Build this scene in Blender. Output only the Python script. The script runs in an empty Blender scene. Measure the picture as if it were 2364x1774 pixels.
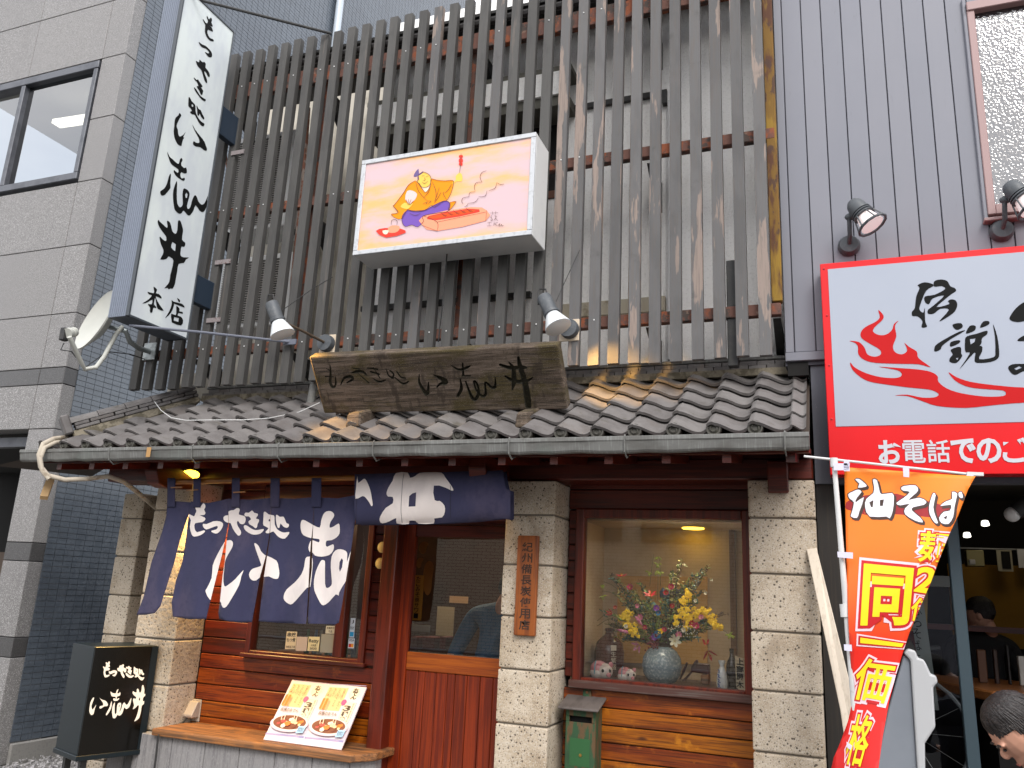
import bpy, bmesh, math, random
from mathutils import Vector, Matrix
from mathutils.geometry import delaunay_2d_cdt
random.seed(11)
S = bpy.context.scene
COL = S.collection
# ------------------------------------------------------------------ camera
PW, PH, PF = 2364.0, 1774.0, 1879.0
AX_ = Vector((4916., -237., -1879.)).normalized()
UP_ = Vector((363., -7367., 1879.)); UP_ = (UP_ - AX_*UP_.dot(AX_)).normalized()
AY_ = UP_.cross(AX_)
RM = Matrix((AX_, AY_, UP_))
CAM = Vector((0, -4.8, 1.6))
def ray(x, y): return RM @ Vector((x-PW/2, y-PH/2, PF))
def at(x, y, Y=0.0):
    r = ray(x, y); return CAM + r*((Y-CAM.y)/r.y)
def atX(x, y, X):
    r = ray(x, y); return CAM + r*((X-CAM.x)/r.x)
def atZ(x, y, Z):
    r = ray(x, y); return CAM + r*((Z-CAM.z)/r.z)
cd = bpy.data.cameras.new('camera'); cam = bpy.data.objects.new('camera', cd); COL.objects.link(cam)
cx, cy, cz = RM @ Vector((1, 0, 0)), RM @ Vector((0, -1, 0)), RM @ Vector((0, 0, -1))
cam.matrix_world = Matrix(((cx.x, cy.x, cz.x, CAM.x), (cx.y, cy.y, cz.y, CAM.y), (cx.z, cy.z, cz.z, CAM.z), (0, 0, 0, 1)))
cd.sensor_width = 36; cd.lens = 36*PF/PW; cd.clip_start = 0.05; cd.clip_end = 500
S.camera = cam
# ------------------------------------------------------------------ world and sun
W = bpy.data.worlds.new('World'); S.world = W; W.use_nodes = True
nt = W.node_tree; nt.nodes.clear()
SUN_EL, SUN_AZ = math.radians(44), math.radians(150)
sky = nt.nodes.new('ShaderNodeTexSky'); sky.sky_type = 'NISHITA'; sky.sun_disc = False
sky.sun_elevation = SUN_EL; sky.sun_rotation = SUN_AZ; sky.air_density = 1.0; sky.dust_density = 2.5; sky.ozone_density = 1.0
tc = nt.nodes.new('ShaderNodeTexCoord'); mp = nt.nodes.new('ShaderNodeMapping'); mp.inputs['Scale'].default_value = (1.2, 1.2, 3.0)
nz = nt.nodes.new('ShaderNodeTexNoise'); nz.inputs['Scale'].default_value = 1.7; nz.inputs['Detail'].default_value = 6
rp = nt.nodes.new('ShaderNodeMapRange'); rp.inputs[1].default_value = .38; rp.inputs[2].default_value = .62; rp.inputs[3].default_value = .55; rp.inputs[4].default_value = .95
mx = nt.nodes.new('ShaderNodeMix'); mx.data_type = 'RGBA'; mx.inputs[7].default_value = (9.0, 9.0, 9.2, 1)
bg = nt.nodes.new('ShaderNodeBackground'); bg.inputs['Strength'].default_value = 0.15
wo = nt.nodes.new('ShaderNodeOutputWorld')
L_ = nt.links.new
L_(tc.outputs['Generated'], mp.inputs[0]); L_(mp.outputs[0], nz.inputs['Vector']); L_(nz.outputs[0], rp.inputs[0])
L_(rp.outputs[0], mx.inputs[0]); L_(sky.outputs[0], mx.inputs[6]); L_(mx.outputs[2], bg.inputs[0]); L_(bg.outputs[0], wo.inputs[0])
sl = bpy.data.lights.new('sun', 'SUN'); sl.energy = 1.5; sl.angle = math.radians(24); sl.color = (1.0, .97, .93)
so = bpy.data.objects.new('sun', sl); COL.objects.link(so)
sd = Vector((math.sin(SUN_AZ)*math.cos(SUN_EL), math.cos(SUN_AZ)*math.cos(SUN_EL), math.sin(SUN_EL)))
so.rotation_euler = sd.to_track_quat('Z', 'Y').to_euler()
S.view_settings.view_transform = 'Standard'; S.view_settings.look = 'None'
S.view_settings.gamma = 1; S.view_settings.use_curve_mapping = False
S.view_settings.exposure = 0.75
S.cycles.max_bounces = 6; S.cycles.transparent_max_bounces = 12
# ------------------------------------------------------------------ materials
def C(r, g, b):
    f = lambda v: ((v/255+.055)/1.055)**2.4 if v > 10 else v/255/12.92
    return (f(r), f(g), f(b), 1)
MATS = {}
def pm(name, base, layers=(), rough=.6, metal=0, bump=(), vary=0, spec=.5, coat=0, emit=0, emitcol=None, cell=None, roughn=0, hue=0):
    if name in MATS: return MATS[name]
    m = bpy.data.materials.new(name); MATS[name] = m; m.use_nodes = True
    t = m.node_tree; N = t.nodes; L = t.links.new
    b = N['Principled BSDF']
    geo = N.new('ShaderNodeNewGeometry'); pos = geo.outputs['Position']
    oi = N.new('ShaderNodeObjectInfo')
    if vary:
        ml = N.new('ShaderNodeVectorMath'); ml.operation = 'MULTIPLY_ADD'
        cmb = N.new('ShaderNodeCombineXYZ')
        for i in range(3): L(oi.outputs['Random'], cmb.inputs[i])
        L(cmb.outputs[0], ml.inputs[0]); ml.inputs[1].default_value = (31, 17, 53); L(pos, ml.inputs[2]); pos = ml.outputs[0]
    def tex(kind, sc, detail=5):
        mpn = N.new('ShaderNodeMapping'); mpn.inputs['Scale'].default_value = sc; L(pos, mpn.inputs[0])
        if kind == 'v':
            n = N.new('ShaderNodeTexVoronoi'); n.inputs['Scale'].default_value = 1; L(mpn.outputs[0], n.inputs['Vector']); return n.outputs['Distance']
        n = N.new('ShaderNodeTexNoise'); n.inputs['Scale'].default_value = 1; n.inputs['Detail'].default_value = detail; n.inputs['Roughness'].default_value = .6
        L(mpn.outputs[0], n.inputs['Vector']); return n.outputs[0]
    rgb = N.new('ShaderNodeRGB'); rgb.outputs[0].default_value = base; col = rgb.outputs[0]
    for ly in layers:
        kind, sc, lc, lo, hi = ly[:5]; op = ly[5] if len(ly) > 5 else 1
        o = tex(kind, sc)
        mr = N.new('ShaderNodeMapRange'); mr.interpolation_type = 'SMOOTHSTEP'
        mr.inputs[1].default_value = min(lo, hi); mr.inputs[2].default_value = max(lo, hi)
        mr.inputs[3].default_value = 0 if hi > lo else op; mr.inputs[4].default_value = op if hi > lo else 0
        L(o, mr.inputs[0])
        x = N.new('ShaderNodeMix'); x.data_type = 'RGBA'; L(mr.outputs[0], x.inputs[0]); L(col, x.inputs[6]); x.inputs[7].default_value = lc; col = x.outputs[2]
    if vary or cell:
        if cell:
            vm = N.new('ShaderNodeVectorMath'); vm.operation = 'MULTIPLY'; vm.inputs[1].default_value = cell[0]; L(geo.outputs['Position'], vm.inputs[0])
            fl = N.new('ShaderNodeVectorMath'); fl.operation = 'FLOOR'; L(vm.outputs[0], fl.inputs[0])
            wn = N.new('ShaderNodeTexWhiteNoise'); L(fl.outputs[0], wn.inputs[0]); rv = wn.outputs[0]; am = cell[1]
        else: rv = oi.outputs['Random']; am = vary
        mr = N.new('ShaderNodeMapRange'); mr.inputs[3].default_value = 1-am; mr.inputs[4].default_value = 1+am; L(rv, mr.inputs[0])
        hv = N.new('ShaderNodeHueSaturation'); L(col, hv.inputs['Color']); L(mr.outputs[0], hv.inputs['Value'])
        if hue:
            m2 = N.new('ShaderNodeMapRange'); m2.inputs[3].default_value = .5-hue; m2.inputs[4].default_value = .5+hue; L(rv, m2.inputs[0]); L(m2.outputs[0], hv.inputs['Hue'])
        col = hv.outputs[0]
    L(col, b.inputs['Base Color'])
    b.inputs['Metallic'].default_value = metal; b.inputs['Specular IOR Level'].default_value = spec
    b.inputs['Roughness'].default_value = rough
    if roughn:
        o = tex('n', (9, 9, 9)); mr = N.new('ShaderNodeMapRange'); mr.inputs[1].default_value = .35; mr.inputs[2].default_value = .65
        mr.inputs[3].default_value = max(.03, rough-roughn); mr.inputs[4].default_value = min(1, rough+roughn); L(o, mr.inputs[0]); L(mr.outputs[0], b.inputs['Roughness'])
    if coat: b.inputs['Coat Weight'].default_value = coat; b.inputs['Coat Roughness'].default_value = .15
    if emit:
        b.inputs['Emission Strength'].default_value = emit
        if emitcol: b.inputs['Emission Color'].default_value = emitcol
        else: L(col, b.inputs['Emission Color'])
    nrm = None
    for kind, sc, dist, st in bump:
        o = tex(kind, sc, 4); bn = N.new('ShaderNodeBump'); bn.inputs['Distance'].default_value = dist; bn.inputs['Strength'].default_value = st
        L(o, bn.inputs['Height'])
        if nrm: L(nrm, bn.inputs['Normal'])
        nrm = bn.outputs[0]
    if nrm: L(nrm, b.inputs['Normal'])
    return m
def glass(name, tint=(1, 1, 1, 1), lo=.06, mul=1.0, rough=0.0, bump=0):
    if name in MATS: return MATS[name]
    m = bpy.data.materials.new(name); MATS[name] = m; m.use_nodes = True
    t = m.node_tree; N = t.nodes; L = t.links.new; N.remove(N['Principled BSDF'])
    o = N['Material Output']; tr = N.new('ShaderNodeBsdfTransparent'); tr.inputs[0].default_value = tint
    gl = N.new('ShaderNodeBsdfGlossy'); gl.inputs['Roughness'].default_value = rough
    fr = N.new('ShaderNodeFresnel'); fr.inputs[0].default_value = 1.5
    ma = N.new('ShaderNodeMath'); ma.operation = 'MULTIPLY_ADD'; ma.inputs[1].default_value = mul; ma.inputs[2].default_value = lo; ma.use_clamp = True
    mi = N.new('ShaderNodeMixShader'); L(fr.outputs[0], ma.inputs[0]); L(ma.outputs[0], mi.inputs[0]); L(tr.outputs[0], mi.inputs[1]); L(gl.outputs[0], mi.inputs[2]); L(mi.outputs[0], o.inputs[0])
    if bump:
        g = N.new('ShaderNodeNewGeometry'); n = N.new('ShaderNodeTexNoise'); n.inputs['Scale'].default_value = bump; n.inputs['Detail'].default_value = 1
        bn = N.new('ShaderNodeBump'); bn.inputs['Strength'].default_value = .28; bn.inputs['Distance'].default_value = .01
        L(g.outputs['Position'], n.inputs['Vector']); L(n.outputs[0], bn.inputs['Height']); L(bn.outputs[0], gl.inputs['Normal'])
    return m
# ------------------------------------------------------------------ mesh tools
class MB:
    def __init__(s): s.v = []; s.f = []; s.m = []
    def pts(s, ps):
        i = len(s.v); s.v += [tuple(p) for p in ps]; return i
    def face(s, ps, m=0):
        i = s.pts(ps); s.f.append(tuple(range(i, i+len(ps)))); s.m.append(m); return s
    def hexa(s, p, m=0):
        i = s.pts(p)
        for q in ((0, 3, 2, 1), (4, 5, 6, 7), (0, 1, 5, 4), (1, 2, 6, 5), (2, 3, 7, 6), (3, 0, 4, 7)):
            s.f.append(tuple(i+k for k in q)); s.m.append(m)
        return s
    def box(s, x0, x1, y0, y1, z0, z1, m=0):
        return s.hexa([(x0, y0, z0), (x1, y0, z0), (x1, y1, z0), (x0, y1, z0), (x0, y0, z1), (x1, y0, z1), (x1, y1, z1), (x0, y1, z1)], m)
    def beam(s, p, q, w, h, m=0, up=Vector((0, 0, 1))):
        p, q = Vector(p), Vector(q); d = (q-p).normalized(); a = d.cross(up)
        if a.length < 1e-4: a = d.cross(Vector((0, 1, 0)))
        a.normalize(); b = a.cross(d); a = a*(w/2); b = b*(h/2)
        return s.hexa([p-a-b, p+a-b, q+a-b, q-a-b, p-a+b, p+a+b, q+a+b, q-a+b], m)
    def tube(s, P, r, n=8, m=0, cap=True):
        P = [Vector(p) for p in P]; k = len(P); R = r if isinstance(r, (list, tuple)) else [r]*k
        rings = []; ref = None
        for i in range(k):
            d = (P[min(i+1, k-1)]-P[max(i-1, 0)]).normalized()
            if ref is None: ref = d.orthogonal().normalized()
            ref = (ref - d*ref.dot(d)).normalized(); b = d.cross(ref)
            rings.append(s.pts([P[i]+(ref*math.cos(6.28319*j/n)+b*math.sin(6.28319*j/n))*R[i] for j in range(n)]))
        for i in range(k-1):
            for j in range(n):
                s.f.append((rings[i]+j, rings[i]+(j+1) % n, rings[i+1]+(j+1) % n, rings[i+1]+j)); s.m.append(m)
        if cap:
            s.f.append(tuple(rings[0]+j for j in reversed(range(n)))); s.m.append(m)
            s.f.append(tuple(rings[-1]+j for j in range(n))); s.m.append(m)
        return s
    def lathe(s, prof, o=(0, 0, 0), axis=(0, 0, 1), n=20, m=0):
        o = Vector(o); d = Vector(axis).normalized(); a = d.orthogonal().normalized(); b = d.cross(a); rings = []
        for r, z in prof:
            rings.append(s.pts([o+d*z+(a*math.cos(6.28319*j/n)+b*math.sin(6.28319*j/n))*max(r, 1e-4) for j in range(n)]))
        for i in range(len(prof)-1):
            for j in range(n):
                s.f.append((rings[i]+j, rings[i]+(j+1) % n, rings[i+1]+(j+1) % n, rings[i+1]+j)); s.m.append(m)
        s.f.append(tuple(rings[0]+j for j in reversed(range(n)))); s.m.append(m)
        s.f.append(tuple(rings[-1]+j for j in range(n))); s.m.append(m)
        return s
    def prism(s, poly, off, m=0):
        off = Vector(off); n = len(poly); i = s.pts(poly); j = s.pts([Vector(p)+off for p in poly])
        s.f.append(tuple(range(i, i+n))); s.m.append(m); s.f.append(tuple(reversed(range(j, j+n)))); s.m.append(m)
        for k in range(n): s.f.append((i+k, j+k, j+(k+1) % n, i+(k+1) % n)); s.m.append(m)
        return s
    def ell(s, o, rx, ry, rz, n=14, k=9, m=0):
        rings = []
        for i in range(k+1):
            t = math.pi*i/k; r = max(math.sin(t), .001)
            rings.append(s.pts([(o[0]+rx*r*math.cos(6.28319*j/n), o[1]+ry*r*math.sin(6.28319*j/n), o[2]-rz*math.cos(t)) for j in range(n)]))
        for i in range(k):
            for j in range(n):
                s.f.append((rings[i]+j, rings[i]+(j+1) % n, rings[i+1]+(j+1) % n, rings[i+1]+j)); s.m.append(m)
        return s
    def mesh(s, name, mats, recalc=True, smooth=False):
        me = bpy.data.meshes.new(name); me.from_pydata([tuple(v) for v in s.v], [], s.f)
        for m in (mats if isinstance(mats, (list, tuple)) else [mats]): me.materials.append(m)
        me.polygons.foreach_set('material_index', s.m)
        if recalc:
            bm = bmesh.new(); bm.from_mesh(me); bmesh.ops.recalc_face_normals(bm, faces=bm.faces); bm.to_mesh(me); bm.free()
        if smooth:
            me.polygons.foreach_set('use_smooth', [True]*len(me.polygons))
            try: me.set_sharp_from_angle(angle=.7)
            except Exception: pass
        me.update(); return me
    def build(s, name, mats, parent=None, bevel=0, smooth=False, recalc=True, seg=1):
        o = bpy.data.objects.new(name, s.mesh(name, mats, recalc, smooth)); COL.objects.link(o); hang(o, parent)
        if bevel:
            b = o.modifiers.new('bevel', 'BEVEL'); b.width = bevel; b.segments = seg; b.limit_method = 'ANGLE'
        return o
def hang(o, parent):
    if parent is not None:
        o.parent = parent
        if parent.type == 'EMPTY': o.matrix_parent_inverse = Matrix.Translation(-parent.location)
def tag(o, label, cat, group=None, kind=None):
    if label: o['label'] = label
    if cat: o['category'] = cat
    if group: o['group'] = group
    if kind: o['kind'] = kind
    return o
def thing(name, label, cat, loc=(0, 0, 0), group=None):
    e = bpy.data.objects.new(name, None); e.empty_display_size = .1; COL.objects.link(e); e.location = loc
    return tag(e, label, cat, group)
def inst(me, name, loc, parent, rot=None, scale=None):
    o = bpy.data.objects.new(name, me); COL.objects.link(o); hang(o, parent); o.location = loc
    if rot: o.rotation_euler = rot
    if scale: o.scale = scale
    return o
def shift(L, x0, y0, s): return [(x0+a*s, y0+b*s) for a, b in L]
def smooth2(P, n=3):
    out = []; k = len(P)
    for i in range(k):
        p0, p1, p2, p3 = P[i-1], P[i], P[(i+1) % k], P[(i+2) % k]
        for j in range(n):
            t = j/n; t2 = t*t; t3 = t2*t
            out.append(tuple(.5*((2*p1[c])+(-p0[c]+p2[c])*t+(2*p0[c]-5*p1[c]+4*p2[c]-p3[c])*t2+(-p0[c]+3*p1[c]-3*p2[c]+p3[c])*t3) for c in (0, 1)))
    return out
def grow(P, d):
    n = len(P); a = sum(P[i][0]*P[(i+1) % n][1]-P[(i+1) % n][0]*P[i][1] for i in range(n)); sg = 1 if a > 0 else -1; out = []
    for i in range(n):
        dx = P[(i+1) % n][0]-P[i-1][0]; dy = P[(i+1) % n][1]-P[i-1][1]; l = math.hypot(dx, dy) or 1
        out.append((P[i][0]+sg*dy/l*d, P[i][1]-sg*dx/l*d))
    return out
def hull(P):
    P = sorted(set(P))
    def half(Q):
        o = []
        for p in Q:
            while len(o) > 1 and (o[-1][0]-o[-2][0])*(p[1]-o[-2][1])-(o[-1][1]-o[-2][1])*(p[0]-o[-2][0]) <= 0: o.pop()
            o.append(p)
        return o[:-1]
    return half(P)+half(P[::-1])
def stroke(P):   # (x, y, w) -> list of convex pieces
    out = []; q = []
    for i in range(len(P)-1):
        for j in range(4):
            t = j/4; p0, p1, p2, p3 = P[max(i-1, 0)], P[i], P[i+1], P[min(i+2, len(P)-1)]
            q.append(tuple(.5*((2*p1[c])+(-p0[c]+p2[c])*t+(2*p0[c]-5*p1[c]+4*p2[c]-p3[c])*t*t+(-p0[c]+3*p1[c]-3*p2[c]+p3[c])*t**3) for c in (0, 1, 2)))
    q.append(P[-1]); L = []; Rr = []
    for i in range(len(q)):
        a = q[max(i-1, 0)]; b = q[min(i+1, len(q)-1)]; dx, dy = b[0]-a[0], b[1]-a[1]; l = math.hypot(dx, dy) or 1; w = max(q[i][2], .2)/2
        L.append((q[i][0]-dy/l*w, q[i][1]+dx/l*w)); Rr.append((q[i][0]+dy/l*w, q[i][1]-dx/l*w))
    for i in range(len(q)-1): out.append(hull([L[i], L[i+1], Rr[i+1], Rr[i]]))
    for k in (0, -1):
        w = max(q[k][2], .2)/2; out.append([(q[k][0]+w*math.cos(a*.7854), q[k][1]+w*math.sin(a*.7854)) for a in range(8)])
    return out
def fill(polys, holes=(), clip=None, grid=0):
    V = []; F = []; E = []; tagid = []
    def add(P, t):
        if sum(P[i][0]*P[(i+1) % len(P)][1]-P[(i+1) % len(P)][0]*P[i][1] for i in range(len(P))) < 0: P = P[::-1]
        i = len(V); V.extend(Vector(p) for p in P); F.append(list(range(i, i+len(P)))); tagid.append(t)
    for P in polys: add(P, 0)
    for P in holes: add(P, 1)
    for P in (clip or []): add(P, 2)
    if grid:
        xs = [p[0] for P in polys for p in P]; ys = [p[1] for P in polys for p in P]
        x0, x1, y0, y1 = min(xs), max(xs), min(ys), max(ys)
        k = math.ceil(x0/grid)
        while k*grid < x1: i = len(V); V.extend([Vector((k*grid, y0-1)), Vector((k*grid, y1+1))]); E.append((i, i+1)); k += 1
        k = math.ceil(y0/grid)
        while k*grid < y1: i = len(V); V.extend([Vector((x0-1, k*grid)), Vector((x1+1, k*grid))]); E.append((i, i+1)); k += 1
    r = delaunay_2d_cdt(V, E, F, 1, 1e-5, True)
    vo, fo, of = r[0], r[2], r[5]; T = []
    for f, o in zip(fo, of):
        ts = {tagid[i] for i in o}
        if 0 in ts and 1 not in ts and (clip is None or 2 in ts): T.append(tuple(f))
    return [tuple(v) for v in vo], T
def emb(mb, VT, fn, m=0):
    vs, T = VT; used = {}; 
    for t in T:
        for i in t:
            if i not in used: used[i] = mb.pts([fn(*vs[i])])
        mb.f.append(tuple(used[i] for i in t)); mb.m.append(m)
_tc = {}
def glyphs(txt, off=0.0):      # text as 2D triangles, unit size
    k = (txt, off)
    if k in _tc: return _tc[k]
    c = bpy.data.curves.new('t', 'FONT'); c.body = txt; c.size = 1; c.offset = off; c.resolution_u = 3
    o = bpy.data.objects.new('t', c); COL.objects.link(o); me = o.to_mesh()
    r = ([(v.co.x, v.co.y) for v in me.vertices], [tuple(p.vertices) for p in me.polygons])
    o.to_mesh_clear(); bpy.data.objects.remove(o); bpy.data.curves.remove(c); _tc[k] = r; return r
def text(mb, txt, fn, m=0, off=0.0, box=None):   # fn(u,v) with glyph box scaled to box (u0,v0,u1,v1) where given
    vs, T = glyphs(txt, off)
    if not vs: return
    if box:
        v0, _ = glyphs(txt, 0.0)
        a0, a1 = min(v[0] for v in v0), max(v[0] for v in v0); b0, b1 = min(v[1] for v in v0), max(v[1] for v in v0)
        vs = [(box[0]+(x-a0)/(a1-a0)*(box[2]-box[0]), box[1]+(y-b0)/max(b1-b0, 1e-6)*(box[3]-box[1])) for x, y in vs]
    emb(mb, (vs, T), fn, m)
def bil(q):   # quad TL,TR,BR,BL in px -> fn(u,v), v down
    return lambda u, v: tuple((q[0][c]*(1-u)+q[1][c]*u)*(1-v)+(q[3][c]*(1-u)+q[2][c]*u)*v for c in range(len(q[0])))
# ------------------------------------------------------------------ material library
M_stone = pm('beige_tuff_stone', C(184, 170, 150), [('n', (5, 5, 5), C(158, 140, 116), .42, .62, .7), ('n', (160, 160, 160), C(205, 198, 186), .5, .62, .6), ('n', (3, 3, 1.5), C(116, 96, 72), .56, .72, .6),
    ('v', (38, 38, 38), C(66, 56, 46), .26, .16, .9), ('v', (95, 95, 95), C(92, 84, 74), .3, .2, .7)], rough=.9, bump=[('v', (38, 38, 38), .004, .5), ('n', (150, 150, 150), .0015, .6)], vary=.07)
M_granite = pm('grey_granite', C(113, 111, 110), [('n', (170, 170, 170), C(182, 180, 178), .52, .62, .9), ('n', (210, 210, 210), C(44, 41, 40), .56, .66, .85), ('n', (.9, .9, .9), C(120, 118, 118), .4, .7, .5), ('n', (4, 4, .5), C(104, 100, 98), .6, .8, .4)],
    rough=.55, bump=[('n', (170, 170, 170), .001, .3)], vary=.04)
M_granite_dark = pm('dark_granite_band', C(66, 65, 65), [('n', (170, 170, 170), C(106, 104, 104), .54, .64, .8), ('n', (210, 210, 210), C(36, 34, 34), .54, .64, .8)], rough=.4, vary=.04)
M_tile = pm('blue_grey_wall_tile', C(80, 88, 97), [('n', (2, 1.2, 1.2), C(69, 76, 85), .4, .65, .6), ('n', (60, 60, 60), C(98, 103, 109), .5, .7, .3)], rough=.27, cell=((1, 10, 20), .09), spec=.8, roughn=.05)
M_grout = pm('dark_grout', C(44, 46, 50), rough=.9)
M_stucco = pm('white_rough_stucco', C(240, 239, 237), [('n', (1.3, 1.3, .7), C(206, 204, 203), .55, .75, .6), ('n', (60, 60, 60), C(206, 204, 202), .5, .7, .5), ('n', (5, 5, .6), C(176, 171, 164), .66, .8, .4)], rough=.95, bump=[('n', (90, 90, 90), .004, .7)])
M_slat = pm('peeling_grey_slat_paint', C(90, 89, 89), [('n', (9, 9, 2.4), C(80, 79, 79), .45, .6, .7), ('n', (10, 10, 1.3), C(138, 122, 112), .565, .59, .8), ('n', (160, 160, 5), C(92, 84, 78), .5, .62, .5), ('n', (6, 6, 6), C(66, 64, 62), .62, .72, .5)],
    rough=.8, bump=[('n', (160, 160, 4), .002, .5)], vary=.13)
M_slat_grey = pm('grey_slat_paint', C(72, 71, 69), [('n', (9, 9, 2.4), C(60, 59, 58), .45, .6, .7), ('n', (20, 20, 1.3), C(100, 92, 86), .62, .68, .6), ('n', (160, 160, 5), C(80, 77, 74), .5, .62, .5)], rough=.8, bump=[('n', (160, 160, 4), .002, .5)], vary=.12)
M_rust = pm('rusty_red_steel', C(98, 66, 56), [('n', (9, 9, 9), C(132, 70, 40), .5, .58, .9), ('n', (14, 14, 14), C(60, 54, 50), .54, .6, .9), ('n', (30, 30, 30), C(136, 112, 96), .62, .68, .6)], rough=.85, bump=[('n', (60, 60, 60), .003, .7)])
M_rusty = pm('rusted_ochre_post', C(112, 82, 28), [('n', (7, 7, 2.2), C(78, 46, 30), .5, .56, .95), ('n', (16, 16, 8), C(70, 48, 40), .58, .62, .9), ('n', (9, 9, 1.5), C(140, 110, 34), .55, .62, .8)], rough=.85, bump=[('n', (40, 40, 20), .003, .7)])
M_dark = pm('black_iron', C(38, 38, 38), [('n', (20, 20, 20), C(56, 54, 50), .5, .65, .6)], rough=.6)
M_void = pm('dark_room', C(16, 15, 14), rough=.9)
M_siding = pm('varnished_brown_board', C(150, 76, 8), [('n', (1.2, 3, 9), C(104, 38, 4), .4, .62, .9), ('n', (3.5, 30, 130), C(66, 24, 5), .46, .66, .8), ('n', (9, 9, 9), C(182, 104, 20), .58, .7, .6), ('v', (2.3, 3, 6), C(62, 24, 10), .1, .03, .9)],
    rough=.38, bump=[('n', (6, 40, 140), .0015, .5)], vary=.2, coat=.15, hue=.012)
M_red = pm('dark_red_stained_wood', C(86, 22, 5), [('n', (1.5, 3, 30), C(52, 11, 3), .42, .62, .9), ('n', (4, 40, 150), C(104, 38, 10), .52, .7, .7)], rough=.42, bump=[('n', (5, 40, 150), .001, .4)], vary=.12)
M_redv = pm('dark_red_upright_wood', C(92, 25, 6), [('n', (30, 3, 1.5), C(56, 13, 3), .42, .62, .9), ('n', (150, 40, 4), C(116, 44, 12), .52, .7, .7)], rough=.42, bump=[('n', (150, 40, 5), .001, .4)], vary=.12)
M_doorv = pm('orange_brown_door_wood', C(130, 44, 6), [('n', (40, 3, 1.2), C(90, 23, 3), .42, .62, .9), ('n', (170, 40, 3), C(70, 18, 4), .5, .68, .7)], rough=.4, vary=.12, coat=.1)
M_doorh = pm('orange_brown_door_rail', C(164, 82, 16), [('n', (1.5, 3, 50), C(128, 54, 9), .42, .62, .8), ('n', (4, 40, 190), C(96, 36, 7), .5, .68, .7)], rough=.4, vary=.1, coat=.1)
M_bench = pm('weathered_bench_wood', C(150, 100, 58), [('n', (2, 30, 60), C(96, 66, 42), .42, .6, .9), ('n', (3, 60, 120), C(70, 50, 36), .52, .66, .8), ('n', (4, 4, 4), C(176, 112, 52), .55, .7, .5)], rough=.6, bump=[('n', (3, 60, 120), .002, .6)])
M_oldwood = pm('mossy_weathered_signboard', C(104, 90, 78), [('n', (2, 9, 30), C(64, 52, 40), .42, .6, .9), ('n', (2.6, 4, 6), C(64, 54, 16), .46, .60, .85), ('n', (5, 50, 140), C(44, 36, 26), .50, .62, .8), ('n', (240, 240, 240), C(150, 142, 132), .58, .68, .6), ('n', (16, 9, 1.6), C(50, 40, 30), .53, .64, .75)],
    rough=.95, bump=[('n', (5, 50, 140), .004, .8), ('n', (120, 120, 120), .003, .6)])
M_carved = pm('carved_dark_lettering', C(40, 36, 24), [('n', (60, 60, 60), C(62, 58, 34), .5, .65, .7)], rough=.95)
M_rtile = pm('grey_clay_roof_tile', C(108, 104, 102), [('n', (6, 6, 6), C(90, 86, 84), .42, .62, .8), ('n', (3, 3, 3), C(100, 92, 87), .55, .7, .5), ('n', (90, 90, 90), C(118, 115, 114), .52, .68, .5), ('n', (9, 9, 9), C(76, 72, 62), .6, .7, .6)],
    rough=.62, bump=[('n', (120, 120, 120), .001, .5)], vary=.14, hue=.01)
M_mortar = pm('mossy_roof_mortar', C(128, 120, 104), [('n', (14, 14, 14), C(84, 78, 64), .45, .6, .9)], rough=.95, bump=[('n', (40, 40, 40), .01, .8)])
M_gutter = pm('weathered_grey_gutter', C(108, 108, 105), [('n', (90, 20, 2.5), C(138, 140, 136), .52, .62, .6), ('n', (3, 3, 8), C(84, 82, 78), .45, .62, .7), ('n', (2, 2, 2), C(90, 100, 92), .55, .7, .5)], rough=.6, bump=[('n', (8, 8, 8), .004, .5)])
M_panel = pm('grey_metal_siding', C(121, 122, 130), [('n', (.8, .8, .5), C(114, 116, 125), .4, .65, .8), ('n', (30, 30, 6), C(104, 106, 112), .62, .74, .4)], rough=.52, metal=.0, vary=.02, spec=.4)
M_panel_dk = pm('dark_grey_sheet', C(84, 87, 96), [('n', (140, 140, 140), C(190, 190, 190), .7, .73, .8)], rough=.5)
M_groove = pm('shadow_gap_dark', C(60, 60, 68), rough=.7)
M_alu = pm('aged_aluminium', C(150, 152, 152), [('n', (5, 5, 5), C(110, 112, 112), .45, .65, .7)], rough=.45, metal=.6)
M_white = pm('white_painted_metal', C(206, 206, 204), [('n', (4, 4, 4), C(182, 184, 184), .5, .7, .6), ('n', (30, 30, 30), C(150, 142, 128), .66, .74, .5)], rough=.45)
M_frame = pm('bronze_window_frame', C(88, 90, 96), [('n', (6, 6, 6), C(70, 72, 78), .45, .6, .7)], rough=.45, metal=.3)
M_navy = pm('indigo_cotton', C(47, 47, 74), [('n', (5, 5, 3), C(66, 60, 82), .45, .66, .8), ('n', (30, 30, 30), C(40, 41, 66), .5, .66, .4)], rough=.95, bump=[('n', (4, 4, 3), .01, .35), ('n', (300, 300, 300), .0006, .4)])
M_cloth_w = pm('undyed_white_print', C(224, 214, 208), [('n', (5, 5, 3), C(208, 198, 194), .45, .66, .8)], rough=.95)
M_bamboo = pm('bamboo_pole', C(140, 88, 26), [('n', (4, 20, 20), C(96, 56, 16), .45, .62, .8)], rough=.45)
M_ink = pm('black_ink_lettering', C(16, 17, 17), rough=.7, spec=.15)
M_glass = glass('window_glass', (.92, .95, .95, 1), .06, 1.3)
M_gcase = glass('display_glass', (.98, .98, .96, 1), .07, 1.0)
M_gsky = glass('office_window_glass', (.30, .33, .35, 1), .22, .8)
M_gdoor = glass('door_glass', (.85, .88, .88, 1), .05, 1.0)
M_gfrost = glass('rippled_glass', (.45, .48, .5, 1), .20, .6, rough=.05, bump=70)
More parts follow.
